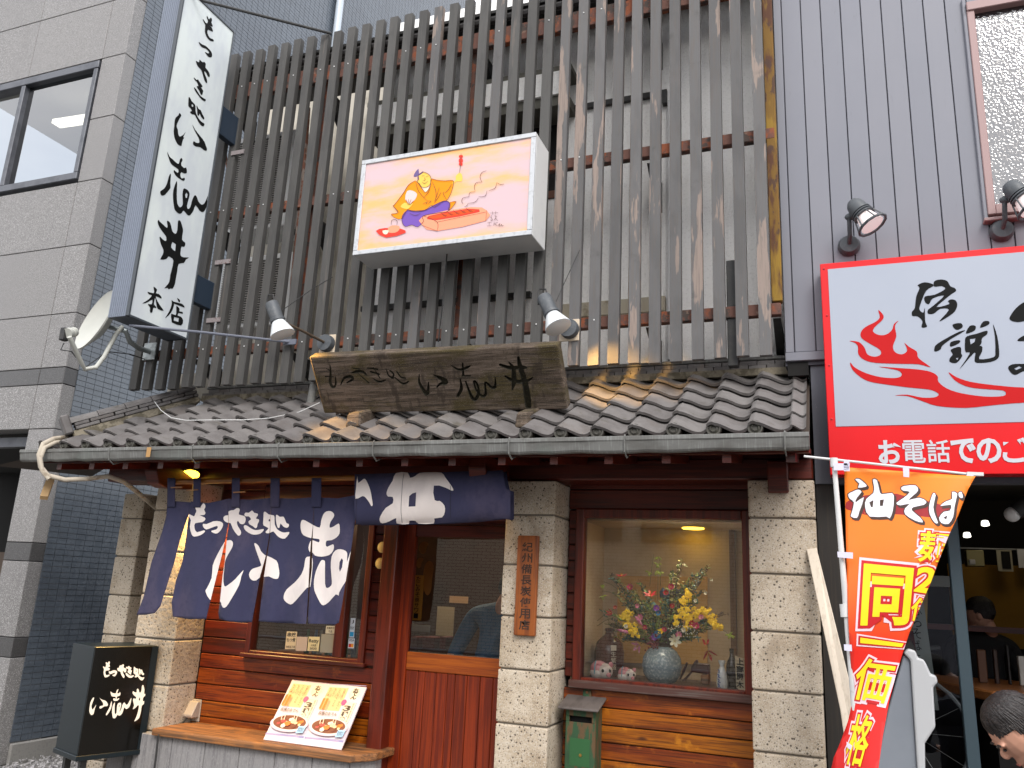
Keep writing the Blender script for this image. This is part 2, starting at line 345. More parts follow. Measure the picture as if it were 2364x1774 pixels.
def facing_box(mb, q, Y0, Y1, m=0):   # px quad TL,TR,BR,BL at plane Y0, extruded back to Y1
    f = [at(x, y, Y0) for x, y in q]; return mb.prism(f, (0, Y1-Y0, 0), m)
# ================================================================== SETTING
def flat(name, x0, x1, y0, y1, z, m):
    o = MB().face([(x0, y0, z), (x1, y0, z), (x1, y1, z), (x0, y1, z)]).build(name, m, recalc=False); o['kind'] = 'structure'; return o
M_asph = pm('asphalt', C(64, 64, 66), [('n', (200, 200, 200), C(96, 96, 98), .55, .65, .7), ('n', (2, 2, 2), C(54, 54, 56), .45, .65, .6)], rough=.9, bump=[('n', (200, 200, 200), .003, .5)])
M_conc = pm('pavement_concrete', C(128, 126, 122), [('n', (60, 60, 60), C(108, 106, 104), .5, .65, .6), ('n', (1.5, 1.5, 1.5), C(112, 110, 106), .45, .65, .6)], rough=.9)
flat('ground', -150, 150, -150, 150, -.16, M_asph)
MB().box(-20, 14, -1.9, 9, -.15, -.004).build('pavement', M_conc)['kind'] = 'structure'
MB().box(-20, 14, -2.05, -1.9, -.15, 0.0).build('kerb', M_granite, bevel=.01)['kind'] = 'structure'
# gravel in the alley
g = MB(); rg = random.Random(3)
for i in range(2600):
    x = rg.uniform(-6.45, -5.3); y = rg.uniform(.3, 2.6); r = rg.uniform(.012, .024); z = rg.uniform(0, .03)
    a = [Vector((rg.uniform(-1, 1), rg.uniform(-1, 1), rg.uniform(-1, 1))).normalized() for _ in range(4)]
    p = [Vector((x, y, z))+v*r for v in a]; i0 = g.pts(p); g.f += [(i0, i0+1, i0+2), (i0, i0+2, i0+3), (i0, i0+3, i0+1), (i0+1, i0+3, i0+2)]; g.m += [0]*4
tag(g.build('gravel', pm('pale_gravel', C(160, 158, 158), [('n', (40, 40, 40), C(110, 108, 110), .45, .6, .8)], rough=.9)), 'pale gravel covering the narrow gap beside the tiled wall', 'gravel', kind='stuff')
# ================================================================== LEFT OFFICE BUILDING
ob = thing('office_building', 'tall office building with granite front and dark tiled side wall at the left edge', 'building', (-6.5, .45, 0))
GX, GY = -6.5, .45
zs = [1.02, 1.655, 1.814, 2.83, 3.25, 3.41, 3.94, 4.638, 5.33, 6.03, 6.74, 7.45, 8.16, 8.9]
xsj = [-6.5, -6.82, -7.88, -8.95, -10.0, -11.1]
jt = .006
for i in range(len(xsj)-1):
    x1, x0 = xsj[i], xsj[i+1]
    zz = [0, .857]+zs if i == 0 else zs[3:]
    for j in range(len(zz)-1):
        a, b = zz[j], zz[j+1]
        if i > 0 and a >= 5.33-.01 and b <= 6.74+.01: continue
        dk = (a, b) in ((1.655, 1.814), (3.25, 3.41), (.857, 1.02)) or (i > 0 and (a, b) == (2.83, 3.25)) and False
        d = .45 if i == 0 else .2
        MB().box(x0+jt/2, x1-jt/2, GY, GY+d, a+jt/2, b-jt/2).build('granite_panel', M_granite_dark if dk else M_granite, ob, bevel=.004)
mb = MB(); mb.box(-11.1, GX-.02, GY+.03, GY+.19, 2.84, 5.32); mb.box(-11.1, GX-.02, GY+.03, GY+.19, 6.75, 8.88); mb.box(-6.81, GX-.02, GY+.03, GY+.19, 0, 8.88)
mb.build('joint_backing', M_groove, ob)
# dark ground floor opening
mb = MB(); mb.box(-11, -6.84, 3.2, 3.3, -.1, 3.2); mb.box(-11, -6.84, .7, 3.3, 2.86, 2.9); mb.build('entrance_recess', M_void, ob)
MB().box(-11, -6.83, .6, .68, 2.70, 2.79).build('shutter_rail', M_frame, ob)
MB().box(-9.6, -7.35, 1.6, 1.66, 0, 1.75).build('inner_partition', pm('brown_panel', C(70, 54, 40), rough=.6), ob)
# office window
wz0, wz1 = 5.36, 6.72
win = MB(); fy0, fy1 = GY-.02, GY+.10
win.box(-9.0, -6.83, fy0, fy1, wz1-.09, wz1-.003); win.box(-9.0, -6.83, fy0, fy1, wz0+.003, wz0+.08); win.box(-6.89, -6.835, fy0+.004, fy1, wz0+.08, wz1-.09); win.box(-7.93, -7.87, fy0+.004, fy1, wz0+.08, wz1-.09)
wo_ = win.build('window_frame', M_frame, ob, bevel=.006)
MB().face([(-7.87, GY+.04, wz0+.08), (-6.89, GY+.04, wz0+.08), (-6.89, GY+.04, wz1-.09), (-7.87, GY+.04, wz1-.09)]).build('pane', M_gsky, wo_, recalc=False)
MB().face([(-9, GY+.06, wz0+.08), (-7.93, GY+.06, wz0+.08), (-7.93, GY+.06, wz1-.16), (-9, GY+.06, wz1-.16)]).build('pane', M_gsky, wo_, recalc=False)
mb = MB(); mb.box(-9.2, -6.6, 3.0, 3.05, 4.8, 7.4); mb.box(-9.2, -6.6, .7, 3.05, 7.0, 7.05); mb.build('office_interior', pm('pale_office_wall', C(150, 152, 150), rough=.9), ob)
lp = [at(130, 286, 1.2), at(208, 274, 1.2)]; mb = MB(); mb.beam(lp[0], lp[1]+(lp[1]-lp[0])*.3, .12, .05); mb.build('tube_light', pm('lit_tube', C(255, 240, 215), emit=3.2), ob)
# tiled side wall : 300 tiles nearest eye level one by one, the rest joined
mb = MB(); mb.box(GX-.4, GX-.004, GY+.46, 8.1, -.1, 15); mb.box(GX-.2, GX-.0045, GY+.3, GY+.47, -.1, 15); mb.build('side_wall_backing', M_grout, ob)
MB().box(GX-.003, GX+.03, GY+.14, 8, -.1, .165).build('wall_base', M_conc, ob, bevel=.01)
tw, th, td = .0955, .0455, .006
tm = MB().box(0, td, 0, tw, 0, th).mesh('wall_tile', M_tile)
rows0, cols0 = 4, 0
T0 = GY+.14
for r in range(30):
    for c in range(10):
        inst(tm, 'wall_tile', (GX-.002+random.uniform(0, .0012), T0+c*.1, .175+.05*(r+4)), ob)
mb = MB(); v = mb.v; f = mb.f
for r in range(0, 290):
    z = .175+.05*r
    for c in range(0, 76):
        y = T0+c*.1
        if 4 <= r < 34 and c < 10: continue
        if y > 1.0 and z < .3*y: continue
        x = GX+.004+(((r*7919+c*104729) % 97)/97)*.0012; i = len(v)
        v += [(x, y, z), (x, y+tw, z), (x, y+tw, z+th), (x, y, z+th), (GX-.004, y, z), (GX-.004, y, z+th), (GX-.004, y+tw, z)]
        f.append((i, i+1, i+2, i+3)); f.append((i, i+3, i+5, i+4)); f.append((i, i+4, i+6, i+1))
mb.m = [0]*len(f)
o = mb.build('wall_tile_field', M_tile, ob, recalc=False); o['kind'] = 'stuff'
pp = atX(782, 20, -6.44)
MB().tube([(-6.43, pp.y, 3), (-6.43, pp.y, 15.5)], .055, 12).build('downpipe', pm('grey_white_pipe', C(186, 196, 206), rough=.4), ob, smooth=True)
# ================================================================== RESTAURANT : stone pillars
rb = thing('restaurant_building', 'old two storey restaurant with stone pillars, varnished boards and white plaster upper wall', 'building', (-2.7, .3, 0))
zj = [-.02, .237, .542, .847, 1.152, 1.457, 1.762, 2.067, 2.284]
def pillar(x0, x1, y0, y1, dz=0, top=None):
    for k in range(len(zj)-1):
        a, b = zj[k]+dz, zj[k+1]+dz
        if k == len(zj)-2 and top: b = top
        j = random.uniform(-.003, .003)
        MB().box(x0+j, x1+j*.5, y0+random.uniform(-.002, .002), y1, a+.005, b-.005).build('stone_block', M_stone, rb, bevel=.009, seg=2)
    MB().box(x0+.012, x1-.012, y0+.014, y1-.01, zj[0], zj[-2]+.05).build('mortar', pm('grey_mortar', C(120, 112, 100), rough=.95), rb)
pillar(-1.90, -1.575, 0, .35); pillar(-.43, -.072, 0, .35); pillar(-4.745, -4.375, 0, .285); pillar(-5.46, -5.235, .38, .75, -.035, 2.24)
MB().box(-5.23, -4.75, .52, .6, 0, 2.3).build('recessed_wall', pm('brown_side_wall', C(96, 76, 56), [('n', (20, 20, 3), C(74, 58, 42), .45, .65, .7)], rough=.8), rb)
# siding
SY = .28
def boards(x0, x1, zl, m=M_siding, y=SY, nm='siding_board', d=.03):
    for a, b in zip(zl[:-1], zl[1:]):
        MB().box(x0, x1, y+random.uniform(-.001, .001), y+d, a+.003, b-.003).build(nm, m, rb, bevel=.005)
    MB().box(x0+.001, x1-.001, y+.012, y+d+.02, zl[0], zl[-1]).build('board_backing', M_void, rb)
boards(-4.37, -2.85, [.50, .558, .624, .733, .844, .956, 1.056])
boards(-1.57, -.435, [.06, .17, .28, .39, .50, .605, .663, .758, .854, .951, 1.052])
boards(-1.57, -.435, [2.135, 2.262, 2.42], M_red)
boards(-4.37, -3.97, [1.056, 1.17, 1.29, 1.41, 1.53, 1.65, 1.77, 1.89, 2.01, 2.13, 2.25, 2.42], M_red)
boards(-3.97, -2.85, [2.06, 2.16, 2.29, 2.42], M_red)
boards(-2.985, -2.852, [1.062, 1.17, 1.285, 1.395, 1.505, 1.615, 1.725, 1.835, 1.945, 2.055], M_red, y=SY-.004)
boards(-1.57, -1.515, [1.11, 1.21, 1.31, 1.41, 1.51, 1.61, 1.71, 1.81, 1.91, 2.01, 2.13], M_red, y=SY+.005)
# beams over the openings and eave soffit
mb = MB(); mb.box(-5.3, -.075, .03, .27, 2.288, 2.41); mb.build('lintel_beam', M_red, rb, bevel=.008)
mb = MB(); mb.box(-2.85, -1.9, .2, .3, 2.15, 2.288); mb.build('door_head_board', M_red, rb, bevel=.005)
for x in (-4.47, -1.955, -.26):
    z0 = 2.20
    pr = [(x-.055, -.37, z0+.10), (x-.055, -.33, z0+.02), (x-.055, -.25, z0), (x-.055, .03, z0+.02), (x-.055, .03, 2.40), (x-.055, -.36, 2.38)]
    if x > -.5: pr = [(a, b*.15 if b < 0 else b, c) for a, b, c in pr]
    MB().prism(pr, (.11, 0, 0)).build('bracket_arm', M_red, rb, bevel=.006)
# ---- left window
def frame_rect(name, x0, x1, z0, z1, w, y0, y1, m, parent, bottom=True, bw=None):
    mb = MB(); bw = bw or w
    mb.box(x0, x0+w, y0, y1, z0, z1); mb.box(x1-w, x1, y0, y1, z0, z1); mb.box(x0+w, x1-w, y0+.002, y1, z1-w, z1)
    if bottom: mb.box(x0+w, x1-w, y0+.002, y1, z0, z0+bw)
    return mb.build(name, m, parent, bevel=.005)
fr = frame_rect('window_frame', -3.97, -2.985, 1.06, 2.06, .045, SY-.025, SY+.05, M_redv, rb)
MB().box(-3.235, -3.165, SY-.02, SY+.045, 1.105, 2.015).build('mullion', M_redv, fr, bevel=.004)
MB().face([(-3.925, SY+.02, 1.1), (-3.235, SY+.02, 1.1), (-3.235, SY+.02, 2.02), (-3.925, SY+.02, 2.02)]).build('pane', M_glass, fr, recalc=False)
MB().face([(-3.165, SY+.02, 1.1), (-3.03, SY+.02, 1.1), (-3.03, SY+.02, 2.02), (-3.165, SY+.02, 2.02)]).build('pane', M_glass, fr, recalc=False)
MB().box(-3.99, -2.965, SY-.045, SY+.02, 1.056, 1.085).build('window_sill', M_red, fr, bevel=.005)
# ---- door post and sliding door
MB().box(-2.852, -2.745, .16, .32, 0, 2.29).build('door_post', M_redv, rb, bevel=.006)
dr = bpy.data.objects.new('sliding_door', MB().box(-2.745, -2.665, SY-.01, SY+.035, .02, 2.02).mesh('door_stile', M_doorv)); COL.objects.link(dr); hang(dr, rb)
MB().box(-2.745, -1.903, SY-.03, SY+.05, 2.05, 2.15).build('transom_rail', M_red, rb, bevel=.005)
MB().box(-2.745, -1.903, SY+.0, SY+.05, 2.02, 2.05).build('door_track', M_red, rb)
MB().box(-2.665, -1.905, SY-.006, SY+.03, 1.935, 2.015).build('door_top_rail', M_red, dr, bevel=.004)
MB().box(-2.665, -1.905, SY-.008, SY+.03, 1.066, 1.18).build('door_rail', M_doorh, dr, bevel=.005)
MB().face([(-2.665, SY+.012, 1.18), (-1.905, SY+.012, 1.18), (-1.905, SY+.012, 1.935), (-2.665, SY+.012, 1.935)]).build('pane', M_gdoor, dr, recalc=False)
x = -2.665; k = 0
while x < -1.91:
    w = [.09, .05, .085, .08, .055, .085, .09][k % 7]; k += 1
    MB().box(x+.0015, min(x+w, -1.905)-.0015, SY+random.uniform(-.001, .001), SY+.02, .05, 1.064).build('door_board', M_doorv, dr, bevel=.003); x += w
mb = MB(); mb.box(-2.35, -2.12, SY-.034, SY-.03, 2.075, 2.095); mb.build('number_plate', pm('brass_plate', C(150, 110, 50), rough=.4, metal=.5), rb)
mb = MB(); text(mb, 'No.21-15', lambda u, v: (-2.33+u*.19, SY-.0355, 2.077+v*.016), 0, .01, (0, 0, 1, 1)); mb.build('number_lettering', M_ink, rb, recalc=False)
# cream round plates on the narrow boards
mb = MB()
for px, py in ((882, 1264), (877, 1301)):
    p = at(px, py, SY-.012); mb.lathe([(.0, 0), (.036, .0), (.038, .006), (.03, .012)], p+Vector((0, .006, 0)), (0, -1, 0), 20)
mb.build('round_plates', pm('cream_plate', C(206, 186, 130), [('n', (40, 40, 40), C(180, 150, 90), .5, .7, .6)], rough=.6), rb, smooth=True)
# ---- display window
dw = frame_rect('display_frame', -1.515, -.435, 1.06, 2.135, .055, SY-.03, SY+.06, M_redv, rb)
MB().box(-1.53, -.433, SY-.05, SY+.0, 1.052, 1.10).build('display_sill', pm('dark_worn_sill', C(74, 44, 36), [('n', (3, 30, 90), C(100, 92, 86), .5, .68, .7)], rough=.6), dw, bevel=.006)
MB().face([(-1.46, SY+.01, 1.1), (-.49, SY+.01, 1.1), (-.49, SY+.01, 2.08), (-1.46, SY+.01, 2.08)]).build('pane', M_gcase, dw, recalc=False)
M_case = pm('beige_case_lining', C(196, 176, 146), [('n', (2, 2, 2), C(176, 152, 118), .45, .65, .7), ('n', (10, 10, 10), C(160, 140, 110), .6, .72, .4)], rough=.9)
mb = MB(); mb.box(-1.52, -.42, .92, .95, 1.05, 2.2); mb.box(-1.55, -1.5, .34, .95, 1.05, 2.2); mb.box(-.45, -.40, .36, .95, 1.05, 2.2); mb.box(-1.55, -.4, .345, .95, 2.070, 2.10)
mb.build('display_case_lining', M_case, rb)
MB().box(-1.5, -.45, .34, .92, 1.07, 1.096).build('display_shelf', pm('dark_shelf', C(70, 50, 38), rough=.5), rb)
for px in (1383, 1690):
    a = at(px, 1300, .86); MB().box(a.x-.018, a.x+.018, .87, .915, 1.096, 2.12).build('case_batten', pm('brown_batten', C(96, 66, 34), rough=.6), rb)
p = [at(x, y, .9) for x, y in ((1425, 1330), (1633, 1332), (1633, 1535), (1425, 1530))]
MB().prism(p, (0, .012, 0)).build('case_back_board', pm('yellowed_board', C(206, 164, 96), [('n', (3, 3, 3), C(190, 140, 70), .45, .6, .7)], rough=.9), rb)
# ---- interior of the dining room seen through window and door
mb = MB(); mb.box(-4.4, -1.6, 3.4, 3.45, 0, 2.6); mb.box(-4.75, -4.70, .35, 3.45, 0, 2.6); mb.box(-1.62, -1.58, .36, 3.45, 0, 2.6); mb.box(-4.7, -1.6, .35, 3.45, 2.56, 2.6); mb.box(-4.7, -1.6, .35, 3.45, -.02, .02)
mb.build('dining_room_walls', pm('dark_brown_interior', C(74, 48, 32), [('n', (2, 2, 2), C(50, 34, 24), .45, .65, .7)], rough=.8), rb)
# ================================================================== UPPER FLOOR
mb = MB()
mb.box(-3.28, -.19, .30, .42, 3.0, 3.62); mb.box(-1.72, -.19, .30, .42, 3.62, 6.2); mb.box(-3.28, -1.72, .30, .42, 5.32, 6.2); mb.box(-3.28, -1.72, .34, .42, 3.66, 4.45)
mb.build('plaster_wall', M_stucco, rb)
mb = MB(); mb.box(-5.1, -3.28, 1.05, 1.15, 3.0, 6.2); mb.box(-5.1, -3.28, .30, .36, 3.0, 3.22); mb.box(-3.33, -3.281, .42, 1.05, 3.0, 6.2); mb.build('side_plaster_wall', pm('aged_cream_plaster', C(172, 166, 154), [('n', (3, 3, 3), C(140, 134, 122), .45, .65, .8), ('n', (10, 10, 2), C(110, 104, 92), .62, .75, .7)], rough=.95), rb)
mb = MB(); mb.box(-3.28, -1.72, .36, .40, 4.45, 5.02); mb.build('upstairs_window', M_void, rb)
mb = MB(); mb.box(-3.28, -1.62, .12, .36, 5.02, 5.10); mb.box(-3.3, -1.6, .10, .30, 5.29, 5.33); mb.build('balcony_soffit', pm('olive_grey_soffit', C(92, 90, 82), rough=.8), rb)
mb = MB(); mb.box(-3.28, -1.62, .1, .13, 5.1, 5.29); mb.build('balcony_band', M_stucco, rb)
mb = MB(); mb.box(-3.0, -1.72, .33, .36, 4.40, 4.46); mb.box(-2.5, -2.47, .33, .36, 4.45, 5.0); mb.build('upstairs_window_frame', pm('brown_window_frame', C(90, 50, 26), rough=.6), rb)
MB().box(-3.28, -1.9, .26, .31, 3.62, 3.66).build('drip_ledge', M_dark, rb); mb = MB(); mb.box(-1.7, -.94, .27, .31, 5.06, 5.10); mb.box(-.97, -.94, .25, .312, 4.98, 5.062); mb.build('drip_ledge', M_dark, rb)
mb = MB(); mb.box(-.93, -.90, .26, .3, 3.1, 5.0); mb.build('wall_channel', pm('white_conduit', C(196, 196, 196), rough=.6), rb)
# ledge under the lower left wall portion
mb = MB(); mb.box(-1.7, -.95, .26, .31, 3.44, 3.54); mb.build('plaster_ledge', pm('cream_plaster_ledge', C(180, 172, 154), [('n', (9, 9, 9), C(120, 110, 90), .55, .68, .7)], rough=.9), rb)
# ================================================================== LATTICE SCREEN
ls = thing('lattice_screen', 'tall slatted timber screen with peeling grey paint over the upper floor', 'screen', (-2.6, -.07, 2.98))
slw, slt = .069, .045
base = []
for mm in (M_slat, M_slat_grey):
    me = MB().box(0, slw, 0, slt, 0, 2.92).mesh('slat', mm); base.append(me)
for k in range(38):
    x = -.334-.1285*k
    if k < 0: continue
    me = base[0] if (k < 11 or k in (14, 18)) else base[1]
    zoff = random.uniform(-.008, .008)
    inst(me, 'slat', (x-random.uniform(0, .004), -.10+random.uniform(-.002, .002), 2.985+zoff), ls, rot=(random.uniform(-.0006, .0006), random.uniform(-.0012, .0012), 0))
for z0, z1 in ((3.245, 3.318), (4.40, 4.476), (5.50, 5.64)):
    MB().box(-5.14, -.21, -.052, .0, z0, z1).build('rail', M_rust, ls, bevel=.004)
MB().tube([(-5.0, .0, 5.76), (-.22, .0, 5.76)], .03, 8).build('top_pipe', pm('dark_cable_pipe', C(56, 54, 54), rough=.6), ls, smooth=True)
MB().box(-5.0, -.21, -.03, .08, 5.80, 5.825).build('top_flashing', M_dark, ls)
MB().box(-5.0, -.2, .09, .55, 5.80, 5.86).build('top_eave', M_dark, ls)
a0, a1 = at(1770, 0, -.02), at(1822, 0, -.02)
MB().box(-.262, -.20, -.05, .01, 3.33, 6.15).build('end_post', M_rusty, ls, bevel=.004)
MB().box(-1.135, -1.10, .0, .04, 3.30, 5.62).build('inner_post', M_rusty, ls, bevel=.003)
MB().box(-2.35, -2.315, .0, .04, 3.30, 5.62).build('inner_post', M_rust, ls, bevel=.003)
MB().box(-3.66, -3.62, .0, .04, 3.30, 5.62).build('inner_post', M_rust, ls, bevel=.003)
MB().box(-.52, -.46, -.04, .02, 2.95, 3.62).build('hanger_stub', M_dark, ls, bevel=.004)
for bx in (-4.6, -3.7, -2.3, -1.02, -.26):
    for bz in (5.5, 4.38, 3.24):
        MB().prism([(bx, 0, bz), (bx, .30, bz), (bx, .30, bz-.22 if bz > 4 else bz-.16)], (.045, 0, 0)).build('support_bracket', M_dark, ls)
mb = MB()
for k in range(8, 38):
    x = -.334-.1285*k+slw/2
    for z in (3.28, 4.44, 5.57):
        if random.random() < .6: mb.lathe([(.006, 0), (.004, .004)], (x, -.101, z), (0, -1, 0), 6)
mb.build('screw_heads', M_white, ls)
# air conditioners behind the screen
def ac(px, py, w, h, Y, label):
    c = at(px, py, Y); t = thing('air_conditioner', label, 'air conditioner', (c.x, Y, c.z-h), 'outdoor units behind the slats')
    MB().box(c.x, c.x+w, Y, Y+.3, c.z-h, c.z).build('casing', M_white, t, bevel=.012)
    mb = MB(); n = int((h-.1)/.022)
    for i in range(n): mb.box(c.x+.03, c.x+w*.82, Y-.012, Y-.004, c.z-h+.05+i*.022, c.z-h+.058+i*.022)
    mb.build('grille', pm('grey_grille', C(150, 146, 140), rough=.5), t)
    MB().box(c.x+.035, c.x+w*.81, Y-.003, Y-.0005, c.z-h+.05, c.z-.05).build('fan_opening', pm('dark_fan_hole', C(60, 56, 52), rough=.8), t)
    if c.z > 4.9: 
        mb = MB(); mb.beam((c.x, Y+.3, c.z-h-.05), (c.x, Y-.02, c.z-h-.03), .03, .03); mb.beam((c.x+w, Y+.3, c.z-h-.05), (c.x+w, Y-.02, c.z-h-.03), .03, .03); mb.build('bracket', M_dark, t)
ac(548, 322, .72, .95, .5, 'white outdoor air conditioner high behind the slats, nearest the top of the light box sign')
ac(515, 600, .80, .66, .5, 'white outdoor air conditioner low behind the slats, just above the tiled roof')
mb = MB()
P0 = lambda L, Y: [at(x, y, Y) for x, y in L]
mb.tube(P0([(712, 250), (700, 420), (676, 640), (664, 860)], .28), .018, 8); mb.tube(P0([(728, 450), (714, 600), (696, 800)], .26), .024, 8); mb.tube(P0([(505, 230), (512, 300), (530, 420), (510, 560)], .2), .012, 6)
tag(mb.build('wall_pipes', pm('rusty_pipe', C(134, 84, 62), [('n', (10, 10, 10), C(170, 160, 150), .5, .6, .7)], rough=.7), smooth=True), 'thin rust stained pipes climbing the wall behind the left slats', 'pipes')
mb = MB(); mb.tube(P0([(726, 880), (716, 935)], -.02), .028, 10)
tag(mb.build('drain_pipe', M_gutter, smooth=True), 'short grey drain pipe ending on the roof left of the carved board', 'pipe')
# ================================================================== TILED CANOPY ROOF
tr_ = thing('tiled_canopy', 'pent roof of grey wavy clay tiles above the restaurant entrance', 'roof', (-2.7, -.3, 2.43))
E0 = Vector((0, -.585, 2.442)); E1 = Vector((0, .26, 2.975)); SL = (E1-E0).length; ang = math.atan2(E1.z-E0.z, E1.y-E0.y)
PT = .2065; NR = 5; EX = SL/NR
def tile_mesh(L=EX*1.22, th=.017):
    nu, ns = 17, 3; top = []; mb = MB()
    def H(u):
        if u < 0: return .024*math.cos(9*u)+.005
        if u < .68: return .024*math.cos(math.pi*u/.68)
        return .024*(-1+1.7*((u-.68)/.30)**1.6)
    ids = []
    for s in range(ns):
        row = []
        for i in range(nu):
            u = -.13+1.03*i/(nu-1); t = s/(ns-1)
            row.append(mb.pts([(u*PT, t*L, H(u)+.033*(1-t))]))
        ids.append(row)
    fr = [mb.pts([(mb.v[ids[0][i]][0], .001, mb.v[ids[0][i]][2]-th)]) for i in range(nu)]
    bk = [mb.pts([(mb.v[ids[0][i]][0], L*.9, mb.v[ids[0][i]][2]-th-.02)]) for i in range(nu)]
    for s in range(ns-1):
        for i in range(nu-1): mb.f.append((ids[s][i], ids[s][i+1], ids[s+1][i+1], ids[s+1][i]))
    for i in range(nu-1): mb.f.append((fr[i], fr[i+1], ids[0][i+1], ids[0][i])); mb.f.append((bk[i], bk[i+1], fr[i+1], fr[i]))
    mb.f.append((fr[0], ids[0][0], ids[ns-1][0])); mb.m = [0]*len(mb.f)
    return mb.mesh('roof_tile', M_rtile, recalc=False, smooth=True)
TM = tile_mesh()
X0 = -.337
capm = MB().lathe([(.012, .004), (.016, .012), (.026, .004), (.030, .010), (.037, .010), (.040, .0), (.040, -.05)], (0, 0, 0), (0, -1, 0), 18).mesh('tile_end_cap', pm('mossy_tile_end', C(70, 68, 62), [('n', (30, 30, 30), C(54, 54, 42), .5, .65, .7)], rough=.7), smooth=True)
def hipx(y): return -5.30+(y+.5)*.97
for r in range(NR):
    for c in range(-1, 25):
        x = X0-c*PT-.5*PT*0
        y = E0.y+math.cos(ang)*EX*r; z = E0.z+math.sin(ang)*EX*r
        if x+PT*.2 < hipx(y)+.10: continue
        if x > -.2: continue
        t = inst(TM, 'roof_tile', (x+random.uniform(-.002, .002), y, z+random.uniform(-.002, .002)), tr_, rot=(ang, random.uniform(-.01, .01), random.uniform(-.008, .008)))
        if r == 0: inst(capm, 'tile_end_cap', (x+.006, y-.004, z+.020), tr_)
# right verge tiles (cut tiles along the neighbour)
for r in range(NR):
    y = E0.y+math.cos(ang)*EX*r; z = E0.z+math.sin(ang)*EX*r
    inst(TM, 'roof_tile', (-.155, y, z+.004), tr_, rot=(ang, .0, 0), scale=(.36, 1, .5))
mb = MB(); mb.hexa([(-5.1, E0.y+.03, E0.z-.05), (-.075, E0.y+.03, E0.z-.05), (-.075, .28, 2.93), (-4.5, .28, 2.93), (-5.1, E0.y+.03, E0.z-.02), (-.075, E0.y+.03, E0.z-.02), (-.075, .28, 2.955), (-4.5, .28, 2.955)])
mb.face([(-5.35, -.55, 2.40), (-6.0, -.4, 2.35), (-6.0, .5, 2.4), (-4.6, .28, 2.93)]); mb.build('roof_deck', pm('roof_boarding', C(60, 50, 42), rough=.9), tr_)
# hip ridge
HL = at(158, 1000, -.47); HU = at(455, 918, .2); HD = (HU-HL); hl = HD.length; hd = HD.normalized()
side = hd.cross(Vector((0, 0, 1))).normalized(); upv = side.cross(hd).normalized()
def ridgebox(t0, t1, w, z0, z1, m=M_rtile, nm='ridge_tile', bev=.004):
    p = HL+hd*t0; q = HL+hd*t1; a = side*(w/2); b0 = upv*z0; b1 = upv*z1
    return MB().hexa([p-a+b0, p+a+b0, q+a+b0, q-a+b0, p-a+b1, p+a+b1, q+a+b1, q-a+b1]).build(nm, m, tr_, bevel=bev)
t = .05; k = 0
while t < hl:
    ridgebox(t, min(t+.165, hl), .15, .0, .024); t += .172
t = .05
while t < hl:
    tt = min(t+(.1 if t == .05 else .165), hl); ridgebox(t, tt, .135, .028, .052); t = tt+.008
t = .03
while t < hl:
    tt = min(t+.19, hl); p = HL+hd*t+upv*.056; q = HL+hd*tt+upv*.056; mb = MB()
    ar = [(math.cos(a*math.pi/8), math.sin(a*math.pi/8)) for a in range(9)]
    i = mb.pts([p+side*c*.068+upv*s*.052 for c, s in ar]); j = mb.pts([q+side*c*.064+upv*s*.048 for c, s in ar])
    for a in range(8): mb.f.append((i+a, i+a+1, j+a+1, j+a)); mb.m.append(0)
    mb.f.append(tuple(range(i, i+9))); mb.m.append(0)
    mb.build('ridge_cap', M_rtile, tr_, smooth=True); t = tt+.004
ridgebox(-.03, .03, .2, -.02, .125, nm='ridge_end_block', bev=.01)
mb = MB(); p = HL+hd*.02; q = HU; a = side*.10
mb.hexa([p-a-upv*.09, p+a-upv*.09, q+a-upv*.05, q-a-upv*.05, p-a*.7, p+a*.7, q+a*.7, q-a*.7]); mb.build('hip_mortar', M_mortar, tr_, bevel=.01)
# wall flashing of thin stacked tiles
nb = MB().box(0, .100, 0, .10, 0, .026).mesh('noshi_tile', M_rtile)
for cr in range(2):
    x = -4.62+cr*.05
    while x < -.19:
        inst(nb, 'noshi_tile', (x, .185+cr*.012, 2.985+cr*.030+random.uniform(-.001, .001)), tr_); x += .105
MB().box(-4.6, -.185, .20, .31, 3.048, 3.07).build('flashing_cap', M_gutter, tr_, bevel=.004)
MB().box(-4.6, -.185, .16, .28, 2.94, 2.984).build('flashing_mortar', M_mortar, tr_)
mb = MB(); rr = random.Random(5); x = -4.6
while x < -.2: w = rr.uniform(.02, .06); mb.ell((x, .298, 3.072), w, .006, rr.uniform(.004, .009), 6, 4); x += w*.9
mb.build('moss_line', pm('black_moss', C(54, 50, 42), rough=1), tr_)
# gutter
gl = at(57, 1038, -.62).x; gz = 2.424; gy = -.645
gt = thing('eaves_gutter', 'long weathered grey metal gutter along the front edge of the tiled roof', 'gutter', (gl, gy, 2.34))
mb = MB(); n = 60; xs_ = [gl+(-.075-gl)*i/n for i in range(n+1)]; rr = random.Random(9)
prof = [(gy+.075, gz), (gy+.065, 2.35), (gy+.03, 2.338), (gy+.012, 2.342), (gy+.004, 2.352), (gy-.006, 2.395), (gy-.012, 2.402), (gy-.012, gz-.004), (gy-.004, gz), (gy+.002, gz-.006)]
rows = []
for x in xs_:
    d = rr.uniform(-.0035, .0035); rows.append(mb.pts([(x, y+(d if 0 < k < 6 else d*.4), z+(d*1.3 if 1 <= k <= 4 else 0)) for k, (y, z) in enumerate(prof)]))
for a, b in zip(rows[:-1], rows[1:]):
    for k in range(len(prof)-1): mb.f.append((a+k, a+k+1, b+k+1, b+k)); mb.m.append(0)
for e in (0, -1): i = rows[e]; mb.f.append(tuple(range(i, i+len(prof)))); mb.m.append(0)
mb.build('trough', M_gutter, gt, recalc=False)
